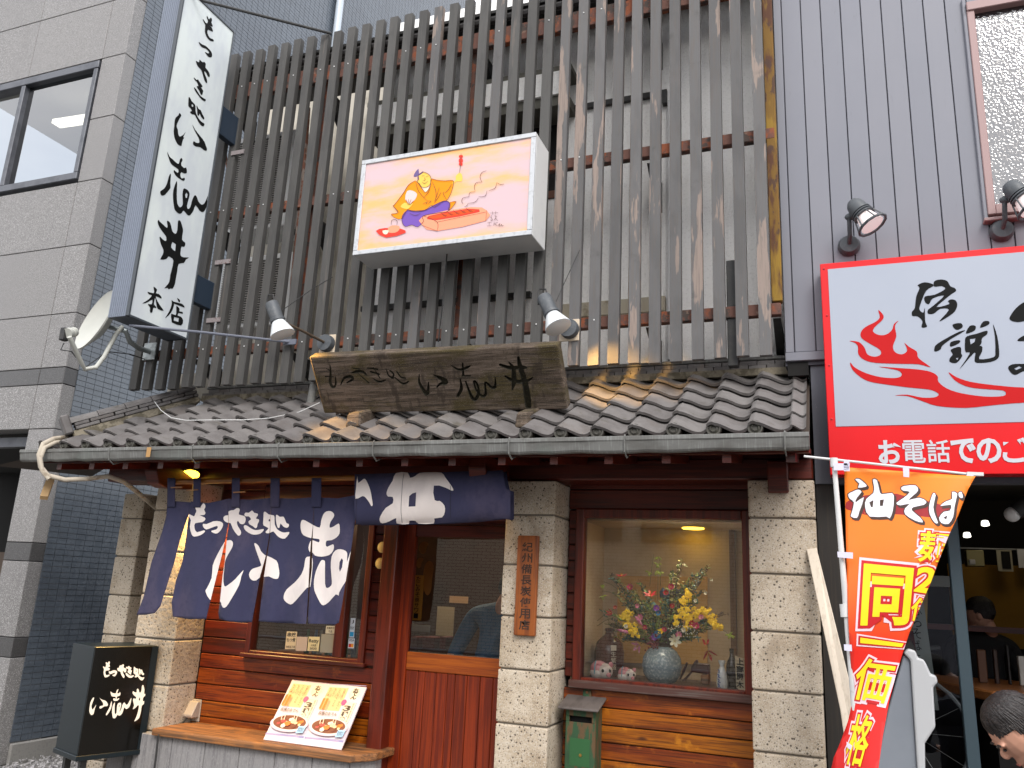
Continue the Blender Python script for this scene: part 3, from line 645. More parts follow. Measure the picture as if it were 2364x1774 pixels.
for px in (250, 440, 638, 858, 1172, 1440, 1812):
    X = at(px, 1040, gy-.02).x; mb = MB(); mb.tube([(X, gy, gz+.006), (X+.004, gy-.015, gz-.004), (X, gy-.012, 2.39), (X, gy-.002, 2.34), (X+.003, gy+.04, 2.315), (X, gy+.10, 2.34)], .0045, 6); mb.build('gutter_strap', M_gutter, gt)
X = at(345, 1020, gy-.02).x; MB().box(X-.018, X+.018, gy-.0145, gy-.0125, 2.352, gz-.006).build('rust_patch', pm('rust_stain_tape', C(168, 130, 82), rough=.9), gt)
# eave underside
mb = MB(); mb.hexa([(-5.3, -.57, 2.335), (-.08, -.57, 2.335), (-.08, .28, 2.47), (-5.0, .28, 2.47), (-5.3, -.57, 2.36), (-.08, -.57, 2.36), (-.08, .28, 2.50), (-5.0, .28, 2.50)]); mb.build('eave_soffit', M_red, tr_)
MB().box(-5.32, -.078, -.60, -.572, 2.36, 2.43).build('eave_fascia', M_red, tr_)
for i in range(17):
    x = -5.15+i*.31; MB().hexa([(x, -.56, 2.29), (x+.045, -.56, 2.29), (x+.045, .27, 2.42), (x, .27, 2.42), (x, -.56, 2.334), (x+.045, -.56, 2.334), (x+.045, .27, 2.466), (x, .27, 2.466)]).build('rafter', M_red, tr_)
MB().box(-5.2, -.08, .05, .12, 2.412, 2.455).build('wall_plate', M_red, tr_)
p = at(118, 1104, -.35); q = at(101, 1150, -.5); MB().beam(p, q, .05, .03).build('beam_end', pm('bare_rotted_wood', C(170, 140, 100), rough=.9), tr_)
# ================================================================== RIGHT SHOP BUILDING
sb = thing('noodle_shop_building', 'shop building clad in grey vertical metal panels with an open dark storefront', 'building', (1.0, .05, 0))
PY = .05
gx = [-.20, -.145, -.022, .095, .214, .331, .447, .562, .681, .798]
MB().box(-.20, 2.6, PY+.012, PY+.3, 2.96, 8).build('groove_backing', M_groove, sb)
gx2 = [-.2, -.147] + [-.147+.1155*i for i in range(1, 9)]
allx = [-.2, -.147, -.0285, .0905, .2095, .327, .4445, .5615, .679, .796]
for a, b in zip(allx[:-1], allx[1:]): MB().box(a+.003, b-.003, PY, PY+.02, 3.04, 8).build('wall_panel', M_panel, sb, bevel=.002)
x = .796
while x < 2.4:
    for (z0, z1) in (((3.04, 3.74), (5.18, 8)) if x > .9 else ((3.04, 8),)):
        MB().box(x+.003, x+.112, PY, PY+.02, z0, z1).build('wall_panel', M_panel, sb, bevel=.002)
    x += .1155
MB().box(.8, .912, PY+.0005, PY+.0185, 3.76, 5.16).build('wall_panel', M_panel, sb)
MB().box(-.2, 2.6, PY-.008, PY+.03, 2.985, 3.037).build('panel_base_trim', M_panel, sb, bevel=.003)
MB().box(-.065, 2.6, PY+.03, PY+.1, 2.27, 2.985).build('lower_sheet', M_panel_dk, sb)
MB().box(-.19, -.075, .06, .3, 2.9, 2.98).build('dark_gap', M_void, sb)
MB().box(-.30, -.05, .42, .6, 0, 3.2).build('sky_gap_filler', M_void, sb)  # dark filler box added to block sky light through the slit between buildings
# upstairs rippled window
wf = MB(); wf.box(.905, .945, PY-.03, PY+.05, 3.77, 5.16); wf.box(.945, 2.3, PY-.028, PY+.05, 3.77, 3.83); wf.box(.905, 2.3, PY-.04, PY+.05, 5.10, 5.16); wf.box(.88, 2.3, PY-.05, PY+.02, 3.725, 3.745)
wfo = wf.build('window_frame', pm('pink_brown_frame', C(150, 122, 120), rough=.5), sb, bevel=.004)
wf = MB(); wf.box(.885, .907, PY-.02, PY+.02, 3.75, 5.2); wf.build('window_sealant', M_panel, sb, bevel=.004)
MB().face([(.945, PY+.01, 3.83), (2.3, PY+.01, 3.83), (2.3, PY+.01, 5.1), (.945, PY+.01, 5.1)]).build('pane', M_gfrost, wfo, recalc=False)
MB().box(.9, 2.3, PY+.28, PY+.3, 3.7, 5.2).build('curtain', pm('pale_curtain', C(112, 122, 130), rough=.9), sb)
# storefront
mb = MB(); mb.box(-.065, .06, .1, .5, 0, 2.27); mb.build('side_post_boards', pm('black_stained_board', C(30, 26, 22), [('n', (60, 9, 2), C(46, 38, 30), .5, .65, .7)], rough=.7), sb)
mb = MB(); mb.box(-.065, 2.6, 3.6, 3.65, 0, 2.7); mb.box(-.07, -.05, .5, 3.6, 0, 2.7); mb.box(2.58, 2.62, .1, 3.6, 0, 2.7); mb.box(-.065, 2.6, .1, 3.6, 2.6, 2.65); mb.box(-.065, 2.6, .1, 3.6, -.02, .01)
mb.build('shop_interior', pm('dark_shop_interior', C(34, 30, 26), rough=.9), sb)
mb = MB(); mb.box(.9, 2.4, 3.0, 3.05, 1.35, 2.0); mb.build('yellow_kitchen_wall', pm('yellow_painted_wall', C(150, 110, 26), [('n', (2, 2, 2), C(120, 86, 20), .4, .7, .6)], rough=.8), sb)
MB().box(.9, 2.4, 2.9, 2.98, 2.12, 2.13).build('shelf_rail', M_alu, sb)
sp = [at(2185, 1180, .45), at(2214, 1180, .45), at(2272, 1774, .45), at(2238, 1774, .45)]
dz = MB().prism([(.612, .42, 2.27), (.672, .42, 2.27), (.69, .42, .0), (.625, .42, 0)], (0, .06, 0)).build('door_stile', pm('dark_teal_door_paint', C(50, 66, 74), [('n', (40, 40, 8), C(120, 120, 116), .7, .74, .8)], rough=.5), sb, bevel=.004)
MB().box(.10, .61, .43, .47, 1.74, 1.80).build('door_top_rail', pm('black_door_paint', C(26, 30, 28), rough=.5), sb)
MB().box(.09, .62, .43, .47, 2.2, 2.27).build('door_head', pm('black_door_paint', (0, 0, 0, 1)), sb)
MB().face([(.1, .45, 0), (.62, .45, 0), (.62, .45, 1.74), (.1, .45, 1.74)]).build('door_pane', M_gdoor, sb, recalc=False)
mb = MB(); mb.box(.15, .5, .9, .93, .3, .62); mb.box(.32, .5, .7, .72, 1.18, 1.7); mb.build('dark_red_poster', pm('dark_red_print', C(84, 20, 22), [('n', (9, 9, 9), C(140, 120, 110), .6, .64, .8)], rough=.7), sb)
p = [at(x, y, .62) for x, y in ((2068, 1365), (2142, 1368), (2140, 1460), (2075, 1455))]; MB().prism(p, (0, .01, 0)).build('menu_sheet', pm('yellowish_sheet', C(150, 124, 70), rough=.8), sb)
mb = MB(); p = [at(x, y, .60) for x, y in ((2095, 1362), (2128, 1362), (2168, 1640), (2135, 1640))]; mb.prism(p, (0, .004, 0)); mb.build('door_sticker', pm('grey_film', C(120, 126, 124), rough=.6), sb)
mb = MB()
q4 = lambda a, b: bil([at(2104, 1370+a, .595), at(2122, 1370+a, .595), at(2122+8, 1370+b, .595), at(2112, 1370+b, .595)])
for i, ch in enumerate('あぶらそば大盛無料'): text(mb, ch, (lambda f: (lambda u, v: f(u, 1-v)))(q4(i*27, i*27+24)), 0, .0, (0, 0, 1, 1))
mb.build('door_lettering', M_ink, sb, recalc=False)
# counter and items inside the shop
ct = thing('shop_counter', 'light wooden counter inside the noodle shop on the right', 'counter', (1.0, 1.6, 0))
mb = MB(); a = [at(2200, 1592, 1.2), at(2300, 1640, .9), at(2420, 1655, .9), at(2480, 1500, 2.6), at(2060, 1500, 2.6)]
z = 1.16; pl = [(.45, 2.0, z), (.86, 1.05, z), (1.9, 1.0, z), (1.9, 2.2, z), (.5, 2.2, z)]
mb.prism(pl, (0, 0, -.06)); mb.build('counter_top', pm('light_varnished_wood', C(176, 112, 62), [('n', (3, 30, 30), C(140, 80, 40), .45, .65, .6)], rough=.35), ct, bevel=.01)
MB().box(.9, 1.9, 1.3, 2.1, 0, 1.09).build('counter_front', M_void, ct)
MB().box(.55, 1.9, 2.15, 2.25, 1.48, 1.52).build('raised_shelf', M_red, ct)
for i, (px, py, w, h, cc, nm) in enumerate(((2255, 1500, 26, 66, (96, 60, 36), 'menu_book'), (2292, 1500, 16, 70, (60, 40, 30), 'menu_book'), (2322, 1490, 12, 60, (30, 26, 24), 'sauce_bottle'), (2350, 1515, 40, 62, (200, 198, 190), 'menu_card'))):
    p0 = at(px, py, 1.7); p1 = at(px+w, py+h, 1.7)
    o = MB().box(p0.x, p1.x, 1.7, 1.75, 1.162, p0.z).build(nm, pm('item_col_%s' % chr(97+i), C(*cc), rough=.5), bevel=.004)
    tag(o, ('brown menu book standing on the shop counter, leftmost item', 'narrow dark brown menu book on the counter beside the wider one', 'slim black sauce bottle on the shop counter', 'white menu card standing on the shop counter at the right edge')[i], ('menu', 'menu', 'bottle', 'menu')[i])
tm_ = thing('kitchen_box', 'steel box with a small white timer under the kitchen shelf', 'box', at(2230, 1300, 2.6))
p0, p1 = at(2230, 1270, 2.6), at(2274, 1308, 2.6)
MB().box(p0.x, p1.x, 2.6, 2.75, p1.z, p0.z).build('body', pm('brushed_steel_warm', C(170, 160, 110), rough=.35, metal=.4), tm_, bevel=.004)
a, b = at(2237, 1292, 2.59), at(2252, 1304, 2.59); MB().box(a.x, b.x, 2.58, 2.6, b.z, a.z).build('timer', M_white, tm_, bevel=.003)
p0, p1 = at(2300, 1270, 2.8), at(2340, 1320, 2.8)
mb = MB(); mb.box(p0.x, p1.x, 2.8, 2.82, p1.z, p0.z, 0); mb.box(p0.x+.03, p1.x-.015, 2.79, 2.8, p1.z+.02, p0.z-.01, 1); tag(mb.build('wall_picture', [pm('pale_frame', C(170, 164, 140), rough=.6), M_void]), 'dark picture in a pale frame on the kitchen wall', 'picture')
p0, p1 = at(2348, 1268, 2.8), at(2380, 1312, 2.8)
tag(MB().box(p0.x, p1.x, 2.8, 2.82, p1.z, p0.z).build('notice_sheet', M_white), 'white notice sheet on the kitchen wall at the right edge', 'notice')
for i, (px, py) in enumerate(((2274, 1207), (2232, 1234))):
    p = at(px, py, 2.6+.4*i); o = MB().lathe([(.0, -.01), (.025, -.01), (.03, .02)], p, (0, -.3, -1), 12).build('ceiling_spot', pm('lit_spot', C(255, 250, 235), emit=2), smooth=True)
    tag(o, ('small lit ceiling spot in the noodle shop, the upper one', 'small lit ceiling spot in the noodle shop, the lower one')[i], 'lamp', 'lit ceiling spots in the noodle shop')
# spherical bulb lamp at the right edge of the shop
bl = thing('hanging_bulb', 'frosted white bulb in a dark holder under the red shop sign', 'lamp', at(2345, 1190, .5))
mb = MB(); p = at(2337, 1188, .5); mb.ell(p, .042, .042, .042); mb.build('bulb', M_white, bl, smooth=True)
mb = MB(); d = (at(2375, 1160, .5)-p).normalized(); mb.lathe([(.046, .0), (.046, .14), (.02, .16)], p+d*.02, d, 14); mb.build('holder', M_dark, bl, smooth=True)
# point light inside the shop (lit ceiling lamps there)
def lamp(name, kind, loc, energy, col, size=.1, aim=None, spot=60, blend=.6):
    l = bpy.data.lights.new(name, kind); l.energy = energy; l.color = col
    if kind in ('POINT', 'SPOT'): l.shadow_soft_size = size
    if kind == 'SPOT': l.spot_size = math.radians(spot); l.spot_blend = blend
    o = bpy.data.objects.new(name, l); COL.objects.link(o); o.location = loc
    if aim is not None: o.rotation_euler = (Vector(loc)-Vector(aim)).to_track_quat('Z', 'Y').to_euler()
    return o
lamp('shop_lamp_light', 'POINT', (1.4, 2.2, 2.5), 1.8, (1, .85, .6), .15)
# ================================================================== RED AND WHITE SHOP SIGN
rs = thing('red_white_shop_sign', 'large white sign board with red border, red flames and black brush lettering', 'sign', (.4, -.08, 2.29))
SXl, SZ0, SZ1, SYf = .014, 2.296, 3.525, -.08
MB().box(SXl, 2.5, SYf, SYf+.11, SZ0, SZ1).build('red_board', pm('glossy_red_film', C(212, 6, 16), [('n', (1, 1, 1), C(196, 3, 10), .4, .7, .5)], rough=.3, spec=.35), rs, bevel=.003)
MB().box(.055, 2.5, SYf-.003, SYf, 2.562, 3.487).build('white_face', pm('white_print_film', C(160, 166, 178), [('n', (.9, .9, .9), C(152, 159, 173), .4, .7, .5)], rough=.4, spec=.3), rs)
M_flame = pm('flame_red_print', C(180, 2, 6), rough=.5, spec=.2)
fs = lambda x, y: at(x, y, SYf-.0045)
RA = lambda L: shift(L, 1880, 580, .2188)
f1 = [(675,622),(730,680),(715,730),(640,800),(620,850),(680,885),(760,880),(820,830),(840,770),(888,737),(850,790),(865,900),(830,1000),(850,1065),(920,1090),(975,1060),(970,1010),(950,968),(1000,1010),(1080,1060),(1100,1130),(1225,1225),(1100,1195),(900,1190),(650,1180),(530,1150),(465,1090),(460,1010),(430,970),(370,948),(470,960),(530,1020),(560,1090),(640,1115),(700,1090),(690,1040),(590,980),(500,920),(490,860),(540,800),(640,750),(690,700)]
f2 = [(378,1175),(430,1230),(550,1290),(700,1330),(840,1340),(910,1325),(920,1290),(880,1260),(790,1240),(680,1220),(900,1235),(1100,1250),(1230,1275),(1300,1320),(1310,1380),(1400,1450),(1550,1500),(1800,1535),(1990,1530),(2020,1495),(1980,1470),(1850,1460),(1650,1440),(1520,1390),(1450,1330),(1418,1278),(1500,1330),(1650,1380),(1900,1415),(2212,1440),(2700,1440),(2700,1590),(2212,1600),(1900,1625),(1600,1655),(1300,1635),(1130,1580),(980,1530),(850,1525),(980,1515),(1130,1545),(1260,1545),(1310,1520),(1290,1490),(1200,1460),(1000,1440),(700,1400),(560,1370),(460,1310),(395,1240)]
mb = MB()
for P in (f1, f2): emb(mb, fill([smooth2(RA(P))]), fs)
mb.build('flame_print', M_flame, rs, recalc=False)
k1 = [[(1090,360),(1160,330),(1240,345),(1255,370),(1180,420),(1120,560),(1110,620),(1150,650),(1165,600),(1170,740),(1190,795),(1160,808),(1130,800),(1140,740),(1090,690),(1035,685),(1030,640),(1060,600),(1075,480),(1110,390)],
 [(1265,320),(1330,300),(1400,315),(1435,370),(1480,390),(1495,420),(1440,460),(1390,500),(1290,590),(1420,560),(1410,530),(1440,510),(1490,520),(1508,570),(1480,640),(1400,700),(1318,740),(1420,620),(1330,610),(1260,660),(1200,660),(1200,620),(1250,580),(1370,470),(1250,500),(1210,560),(1170,540),(1165,480),(1270,460),(1380,400),(1340,370),(1265,375)],
 [(1460,775),(1545,760),(1565,800),(1520,830),(1480,820)],[(1530,850),(1590,840),(1440,930),(1350,1000),(1330,1040),(1270,1060),(1270,1010),(1310,970),(1430,900)],[(1640,790),(1700,790),(1690,840),(1600,870)],[(1780,745),(1840,740),(1840,775),(1750,810)],
 [(1720,870),(1820,840),(1820,880),(1770,920),(1760,980),(1700,1030),(1600,1070),(1590,950),(1610,900)],[(1440,960),(1530,940),(1530,970),(1440,1010)],[(1440,1040),(1540,1010),(1550,1080),(1560,1110),(1500,1180),(1430,1170),(1430,1130),(1460,1090)],
 [(1640,1020),(1760,1000),(1770,1060),(1740,1140),(1890,1120),(1910,1060),(1905,900),(1885,770),(1930,900),(1950,1050),(1940,1130),(1860,1170),(1720,1180),(1690,1150),(1690,1070),(1530,1250),(1640,1080),(1600,1050)],
 [(2212,540),(2130,600),(2065,690),(2070,730),(2140,750),(2212,740),(2300,720),(2300,520)],[(2212,890),(2150,930),(2150,950),(2212,950),(2260,950),(2260,880)],[(2045,1230),(2090,1195),(2200,1190),(2260,1200),(2260,1260),(2200,1270),(2130,1305),(2080,1290)]]
h1 = [[(1640,930),(1700,920),(1690,960),(1650,985)],[(1490,1130),(1520,1125),(1510,1150)],[(2110,1240),(2160,1215),(2190,1230),(2130,1255)]]
mb = MB(); emb(mb, fill([smooth2(RA(P)) for P in k1], [RA(P) for P in h1]), fs); mb.build('brush_lettering', M_ink, rs, recalc=False)
mb = MB()
tx = .264
for ch, w in zip('お電話でのご予約', (.034, .013, .013, .034, .034, .034, .012, .012)):
    text(mb, ch, (lambda x0: (lambda u, v: (x0+u*.104, SYf-.003, 2.358+v*.118)))(tx), 0, w, (0, 0, 1, 1)); tx += .1155
mb.build('white_lettering', pm('white_vinyl', C(190, 190, 196), rough=.5, spec=.3), rs, recalc=False)
mb = MB()
for px, py in ((1902, 621), (1909, 729), (1914, 844), (1920, 968)):
    p = at(px, py, SYf-.001); mb.ell(p, .006, .004, .006, 8, 5)
mb.build('board_screws', pm('red_screw', C(170, 20, 30), rough=.4), rs)
# ================================================================== WALL SPOTS ON THE GREY PANELS
def cage_lamp(label, dx):
    b = at(1960, 570, PY); X = b.x+dx; t = thing('outdoor_wall_lamp', label, 'lamp', (X, PY, b.z), 'wall lamps above the red shop sign')
    MB().lathe([(.062, 0), (.062, .022), (.05, .045), (.0, .05)], (X, PY, b.z), (0, -1, 0), 20).build('base_plate', M_dk2, t, smooth=True)
    mb = MB(); mb.tube([(X, PY-.04, b.z), (X+.005, PY-.10, b.z+.03), (X+.005, PY-.13, b.z+.115)], .013, 8); mb.ell((X+.01, PY-.13, b.z+.13), .03, .022, .022); mb.build('arm', M_dk2, t, smooth=True)
    ax = Vector((.50, -.12, -.86)).normalized(); o = Vector((X+.02, PY-.16, b.z+.215))
    MB().lathe([(.0, 0), (.03, .008), (.046, .03), (.052, .06), (.052, .085), (.058, .087), (.058, .094), (.05, .096), (.058, .102), (.06, .108), (.05, .112), (.06, .118), (.062, .124), (.054, .128)], o, ax, 20).build('lamp_head', M_dk2, t, smooth=True)
    MB().lathe([(.045, .125), (.066, .205), (.0, .21)], o, ax, 18).build('lens', pm('pale_pink_lens', C(236, 222, 220), rough=.3, emit=.25), t, smooth=True)
    mb = MB(); a = ax.orthogonal().normalized(); bb = ax.cross(a)
    for j in range(6):
        d = a*math.cos(j*1.0472)+bb*math.sin(j*1.0472); mb.tube([o+ax*.125+d*.058, o+ax*.20+d*.082], .0045, 5)
    pts = [o+ax*.205+(a*math.cos(j*.524)+bb*math.sin(j*.524))*.083 for j in range(13)]; mb.tube(pts, .008, 6, cap=False); mb.build('guard', M_dk2, t)
M_dk2 = pm('grey_painted_iron', C(74, 78, 82), [('n', (30, 30, 30), C(96, 98, 100), .5, .68, .6)], rough=.55)
cage_lamp('grey wall lamp with guard, above the left end of the red shop sign', 0)
cage_lamp('grey wall lamp with guard, below the upstairs window at the right edge', .785)
# ================================================================== TALL VERTICAL LIGHT BOX
vx, vx0, vy0, vy1, vz0, vz1 = -4.391, -4.575, -.860, -.300, 3.293, 5.945
vs_ = thing('vertical_light_box', 'tall white light box with black brush writing projecting from the lattice at left', 'sign', (vx-.09, -.58, vz0))
mb = MB(); mb.box(vx0, vx-.012, vy0+.012, vy1, vz0, vz0+.02); mb.box(vx0, vx-.012, vy0+.012, vy1, vz1-.02, vz1); mb.box(vx0, vx-.01, vy1-.02, vy1+.0, vz0, vz1)
mb.build('casing', pm('dark_blue_grey_casing', C(52, 60, 70), rough=.45), vs_)
mb = MB(); n = 9; w = (vx-vx0-.02)/n
for i in range(n):
    x = vx0+i*w; mb.prism([(x, vy0+.010, vz0), (x+w*.25, vy0, vz0), (x+w*.7, vy0, vz0), (x+w, vy0+.010, vz0)], (0, 0, vz1-vz0))
mb.build('ribbed_front', pm('ribbed_blue_grey_metal', C(112, 120, 134), [('n', (3, 3, 1), C(98, 104, 116), .4, .7, .6)], rough=.5), vs_)
mb = MB()
mb.box(vx-.02, vx+.008, vy0-.004, vy0+.014, vz0, vz1); mb.box(vx-.02, vx+.008, vy1-.008, vy1+.004, vz0, vz1); mb.box(vx-.02, vx+.008, vy0+.014, vy1-.008, vz0-.004, vz0+.012); mb.box(vx-.02, vx+.008, vy0+.014, vy1-.008, vz1-.012, vz1+.004)
mb.build('edge_trim', pm('dark_trim', C(58, 64, 70), rough=.5), vs_, bevel=.002)
MB().box(vx-.015, vx, vy0+.014, vy1-.008, vz0+.012, vz1-.012).build('lit_face', pm('lit_white_acrylic', C(190, 196, 194), [('n', (1, 2.2, .9), C(168, 173, 180), .42, .62, .7)], rough=.4, spec=.3, emit=.16), vs_)
mb = MB()
c1 = lambda L: shift(L, 380, 0, .09042); c2 = lambda L: shift(L, 360, 120, .09042); c3 = lambda L: shift(L, 340, 240, .09042); c4 = lambda L: shift(L, 320, 360, .09042); c5 = lambda L: shift(L, 300, 490, .09042); c6 = lambda L: shift(L, 280, 630, .09042)
vp = [c1([(1085,410),(1110,450),(1135,500),(1175,455),(1205,480),(1210,540),(1195,575),(1228,660),(1215,690),(1150,655),(1200,700),(1235,790),(1215,815),(1110,765),(1095,850),(1140,950),(1190,990),(1235,1005),(1260,1050),(1235,1065),(1160,1045),(1090,970),(1045,880),(1030,790),(1040,650),(1010,590),(975,495),(1000,510),(1065,600),(1110,550),(1075,450)]),
 c1([(885,1078),(950,1135),(1040,1170),(1120,1240),(1190,1320),(1215,1400),(1200,1465),(1130,1465),(1080,1410),(1028,1330),(1100,1365),(1140,1355),(1100,1290),(1040,1245),(960,1215),(905,1160),(875,1090)]),
 c2([(1020,230),(1100,270),(1108,210),(1130,212),(1190,265),(1235,258),(1275,310),(1265,400),(1330,480),(1375,580),(1365,645),(1320,620),(1285,540),(1235,500),(1250,570),(1300,700),(1310,790),(1290,800),(1245,740),(1200,600),(1160,470),(1085,390),(1045,320)]),
 c2([(975,655),(1040,720),(1075,705),(1110,760),(1180,860),(1185,905),(1150,905),(1205,985),(1205,1020),(1180,1100),(1140,1085),(1110,1000),(1060,930),(1045,875),(1085,875),(1050,780),(1000,730),(975,690)]),
 c2([(975,905),(1020,945),(1080,1040),(1150,1140),(1270,1215),(1265,1250),(1230,1262),(1160,1210),(1080,1110),(1010,1010),(980,950)]),
 c3([(1061,-177),(1106,-127),(1136,-67),(1200,0),(1233,60),(1235,190),(1270,300),(1340,410),(1400,470),(1460,510),(1450,560),(1420,575),(1370,550),(1300,450),(1215,290),(1150,270),(1100,230),(1100,200),(1140,180),(1100,110),(1050,60),(1050,-50)]),
 c3([(1268,45),(1300,110),(1330,145),(1370,170),(1410,270),(1455,350),(1450,395),(1420,390),(1370,320),(1335,250),(1320,305),(1280,280),(1275,180),(1258,80)]),
 c3([(825,235),(870,300),(830,370),(780,470),(750,570),(780,660),(790,760),(830,840),(920,790),(985,715),(930,820),(925,855),(945,870),(910,920),(885,1030),(865,1078),(790,1045),(740,970),(695,860),(675,700),(690,580),(700,430),(730,350),(790,300)]),
 c3([(1155,530),(1230,670),(1350,820),(1460,970),(1500,1080),(1528,1165),(1500,1203),(1440,1180),(1350,1110),(1250,1095),(1180,1050),(1168,1000),(1190,955),(1240,990),(1320,1000),(1330,950),(1310,870),(1240,740),(1180,620)]),
 c4([(736,-99),(790,20),(870,90),(960,175),(1025,205),(1050,110),(1090,55),(1125,110),(1090,180),(1095,250),(1165,315),(1215,300),(1235,430),(1170,455),(1090,420),(1065,500),(1100,580),(1165,560),(1185,605),(1150,640),(1080,610),(960,520),(900,420),(910,365),(1000,440),(1015,350),(900,270),(820,190),(770,60),(740,-40)]),
 c4([(805,460),(825,490),(810,700),(815,800),(790,860),(670,1000),(590,1015),(555,960),(560,900),(650,840),(720,720),(770,540)]),
 c4([(975,650),(985,700),(975,1000),(990,1220),(1050,1315),(1110,1280),(1130,1200),(1120,1000),(1140,860),(1180,835),(1260,885),(1300,960),(1290,1060),(1235,1280),(1265,1360),(1320,1310),(1370,1130),(1420,1020),(1460,1015),(1500,1080),(1530,1170),(1610,1250),(1680,1210),(1725,1120),(1768,1020),(1750,1140),(1755,1220),(1700,1380),(1640,1440),(1560,1405),(1455,1265),(1400,1400),(1320,1515),(1250,1515),(1150,1400),(1100,1465),(1030,1480),(930,1390),(900,1270),(880,1100),(885,900),(940,710)]),
 c5([(740,200),(760,240),(860,330),(945,405),(960,340),(945,225),(1010,250),(1050,340),(1085,490),(1165,555),(1210,460),(1225,240),(1260,210),(1300,250),(1350,420),(1355,500),(1330,700),(1400,770),(1415,820),(1385,890),(1315,885),(1295,1000),(1295,1110),(1370,1155),(1510,1160),(1430,1210),(1380,1300),(1245,1325),(1210,1500),(1169,1729),(1149,1839),(1094,1954),(1039,1949),(989,1974),(954,1934),(874,1949),(979,1829),(1014,1729),(1029,1609),(1060,1500),(1110,1240),(1040,1160),(980,1135),(930,1200),(775,1210),(840,1080),(855,960),(790,820),(755,650),(780,635),(840,700),(920,740),(930,640),(870,550),(760,400),(710,270),(715,220)]),
 c6([(825,355),(915,430),(885,520),(960,545),(1025,620),(1015,660),(885,605),(920,720),(1000,850),(1085,975),(940,930),(900,830),(870,650),(850,700),(835,805),(890,870),(890,905),(820,895),(800,990),(760,1030),(730,980),(735,890),(690,830),(690,795),(775,805),(795,690),(700,740),(610,780),(540,780),(640,720),(730,650),(780,575),(710,555),(670,485),(825,525),(835,440)]),
 c6([(1285,695),(1340,740),(1540,790),(1605,850),(1600,890),(1370,800),(1350,810),(1310,950),(1220,1080),(1115,1165),(1200,1030),(1260,900),(1290,780)]), c6([(1425,645),(1500,700),(1495,750),(1465,745)]),
 c6([(1410,845),(1490,920),(1480,985),(1560,1000),(1570,1050),(1465,1030),(1445,1095),(1520,1120),(1580,1215),(1530,1350),(1310,1280),(1285,1230),(1275,1045),(1390,1085),(1405,950)])]
vh = [c3([(1130,20),(1155,10),(1180,50),(1165,80),(1140,70)]), c4([(1225,940),(1252,990),(1230,1080),(1200,1070),(1190,990)]), c5([(1085,765),(1170,820),(1155,1000),(1100,960),(1052,900),(1060,830)]), c6([(1350,1135),(1470,1160),(1455,1255),(1340,1220)])]
emb(mb, fill([smooth2(P, 2) for P in vp], vh), lambda x, y: atX(x, y, vx+.002)); mb.build('brush_lettering', M_ink, vs_, recalc=False)
# arms and straps holding it
for py0, py1 in ((5.02, 5.27), (3.60, 3.82)):
    MB().box(vx-.06, vx-.004, vy1+.004, -.095, py0, py1).build('support_arm', pm('dark_navy_arm', C(38, 50, 64), rough=.4), vs_, bevel=.004)
for py in (360, 606, 738):
    a = at(500, py, -.115); MB().box(vx-.02, at(560 if py < 400 else (530 if py > 600 and py < 700 else 507), py, -.115).x, -.112, -.103, a.z-.018, a.z+.018).build('flat_strap', pm('mottled_steel_strap', C(132, 124, 124), [('n', (60, 60, 60), C(90, 60, 56), .55, .65, .8)], rough=.6), vs_)
mb = MB(); mb.tube([at(298, 752, -.80), at(470, 768, -.5), at(668, 790, -.13)], .010, 8); a = at(668, 790, -.13); mb.beam(a-Vector((.05, 0, -.002)), a+Vector((.06, 0, -.002)), .012, .04)
mb.build('lower_stay_rod', pm('grey_blue_rod', C(96, 100, 112), rough=.5), vs_, smooth=True)
mb = MB(); mb.tube([(vx, -.80, vz1-.02), at(470, 3, -.73), at(765, 78, -.1)], .011, 8); mb.build('upper_stay_rod', M_dark, vs_, smooth=True)
# ================================================================== SATELLITE DISH
dc = at(246, 752, -.5); ln = at(163, 768, -.93); dn = Vector((-.34, -.90, .26)).normalized()
sdh = thing('satellite_dish', 'round pale satellite dish on a bent pipe below the tall light box sign', 'satellite dish', dc)
Rr = .245; prof = [(Rr*k/8, .16*(k/8)**2*.55) for k in range(9)]
M_dish = pm('pale_grey_dish', C(186, 186, 178), [('n', (2, 2, 2), C(164, 166, 160), .4, .7, .6)], rough=.5)
mb = MB(); mb.lathe(prof+[(Rr+.004, .092), (Rr+.004, .08), (Rr*.5, .012), (.001, -.012)], dc, dn, 36); mb.build('reflector', M_dish, sdh, smooth=True)
hub = at(282, 755, -.45); mid = at(196, 853, -.72)
mb = MB(); mb.tube([hub, at(268, 772, -.5), at(240, 825, -.62), at(222, 848, -.68), mid, at(187, 836, -.78), at(160, 778, -.93)], .016, 10); mb.build('feed_arm', M_dish, sdh, smooth=True)
mb = MB(); a = at(155, 770, -.93); mb.lathe([(.0, -.0), (.035, .0), (.037, .03), (.026, .035), (.026, .05), (.034, .055), (.034, .085), (.0, .09)], a, (dc-a), 16); mb.build('receiver', M_dish, sdh, smooth=True)
MB().box(a.x-.05, a.x-.01, a.y-.02, a.y+.03, a.z-.05, a.z+.04).build('receiver_back', M_dark, sdh, bevel=.005)
mp_ = at(345, 812, -.12); mb = MB(); mb.tube([dc-dn*.02, at(290, 765, -.42), at(300, 790, -.35), at(322, 805, -.25), mp_], .02, 10); mb.build('mount_pipe', pm('galvanised_pipe', C(140, 146, 146), rough=.4, metal=.5), sdh, smooth=True)
MB().box(mp_.x-.06, mp_.x+.06, -.125, -.112, mp_.z-.07, mp_.z+.07).build('mount_plate', pm('galvanised_plate', C(150, 156, 156), [('n', (30, 30, 30), C(120, 124, 124), .5, .6, .8)], rough=.4, metal=.4), sdh, bevel=.003)
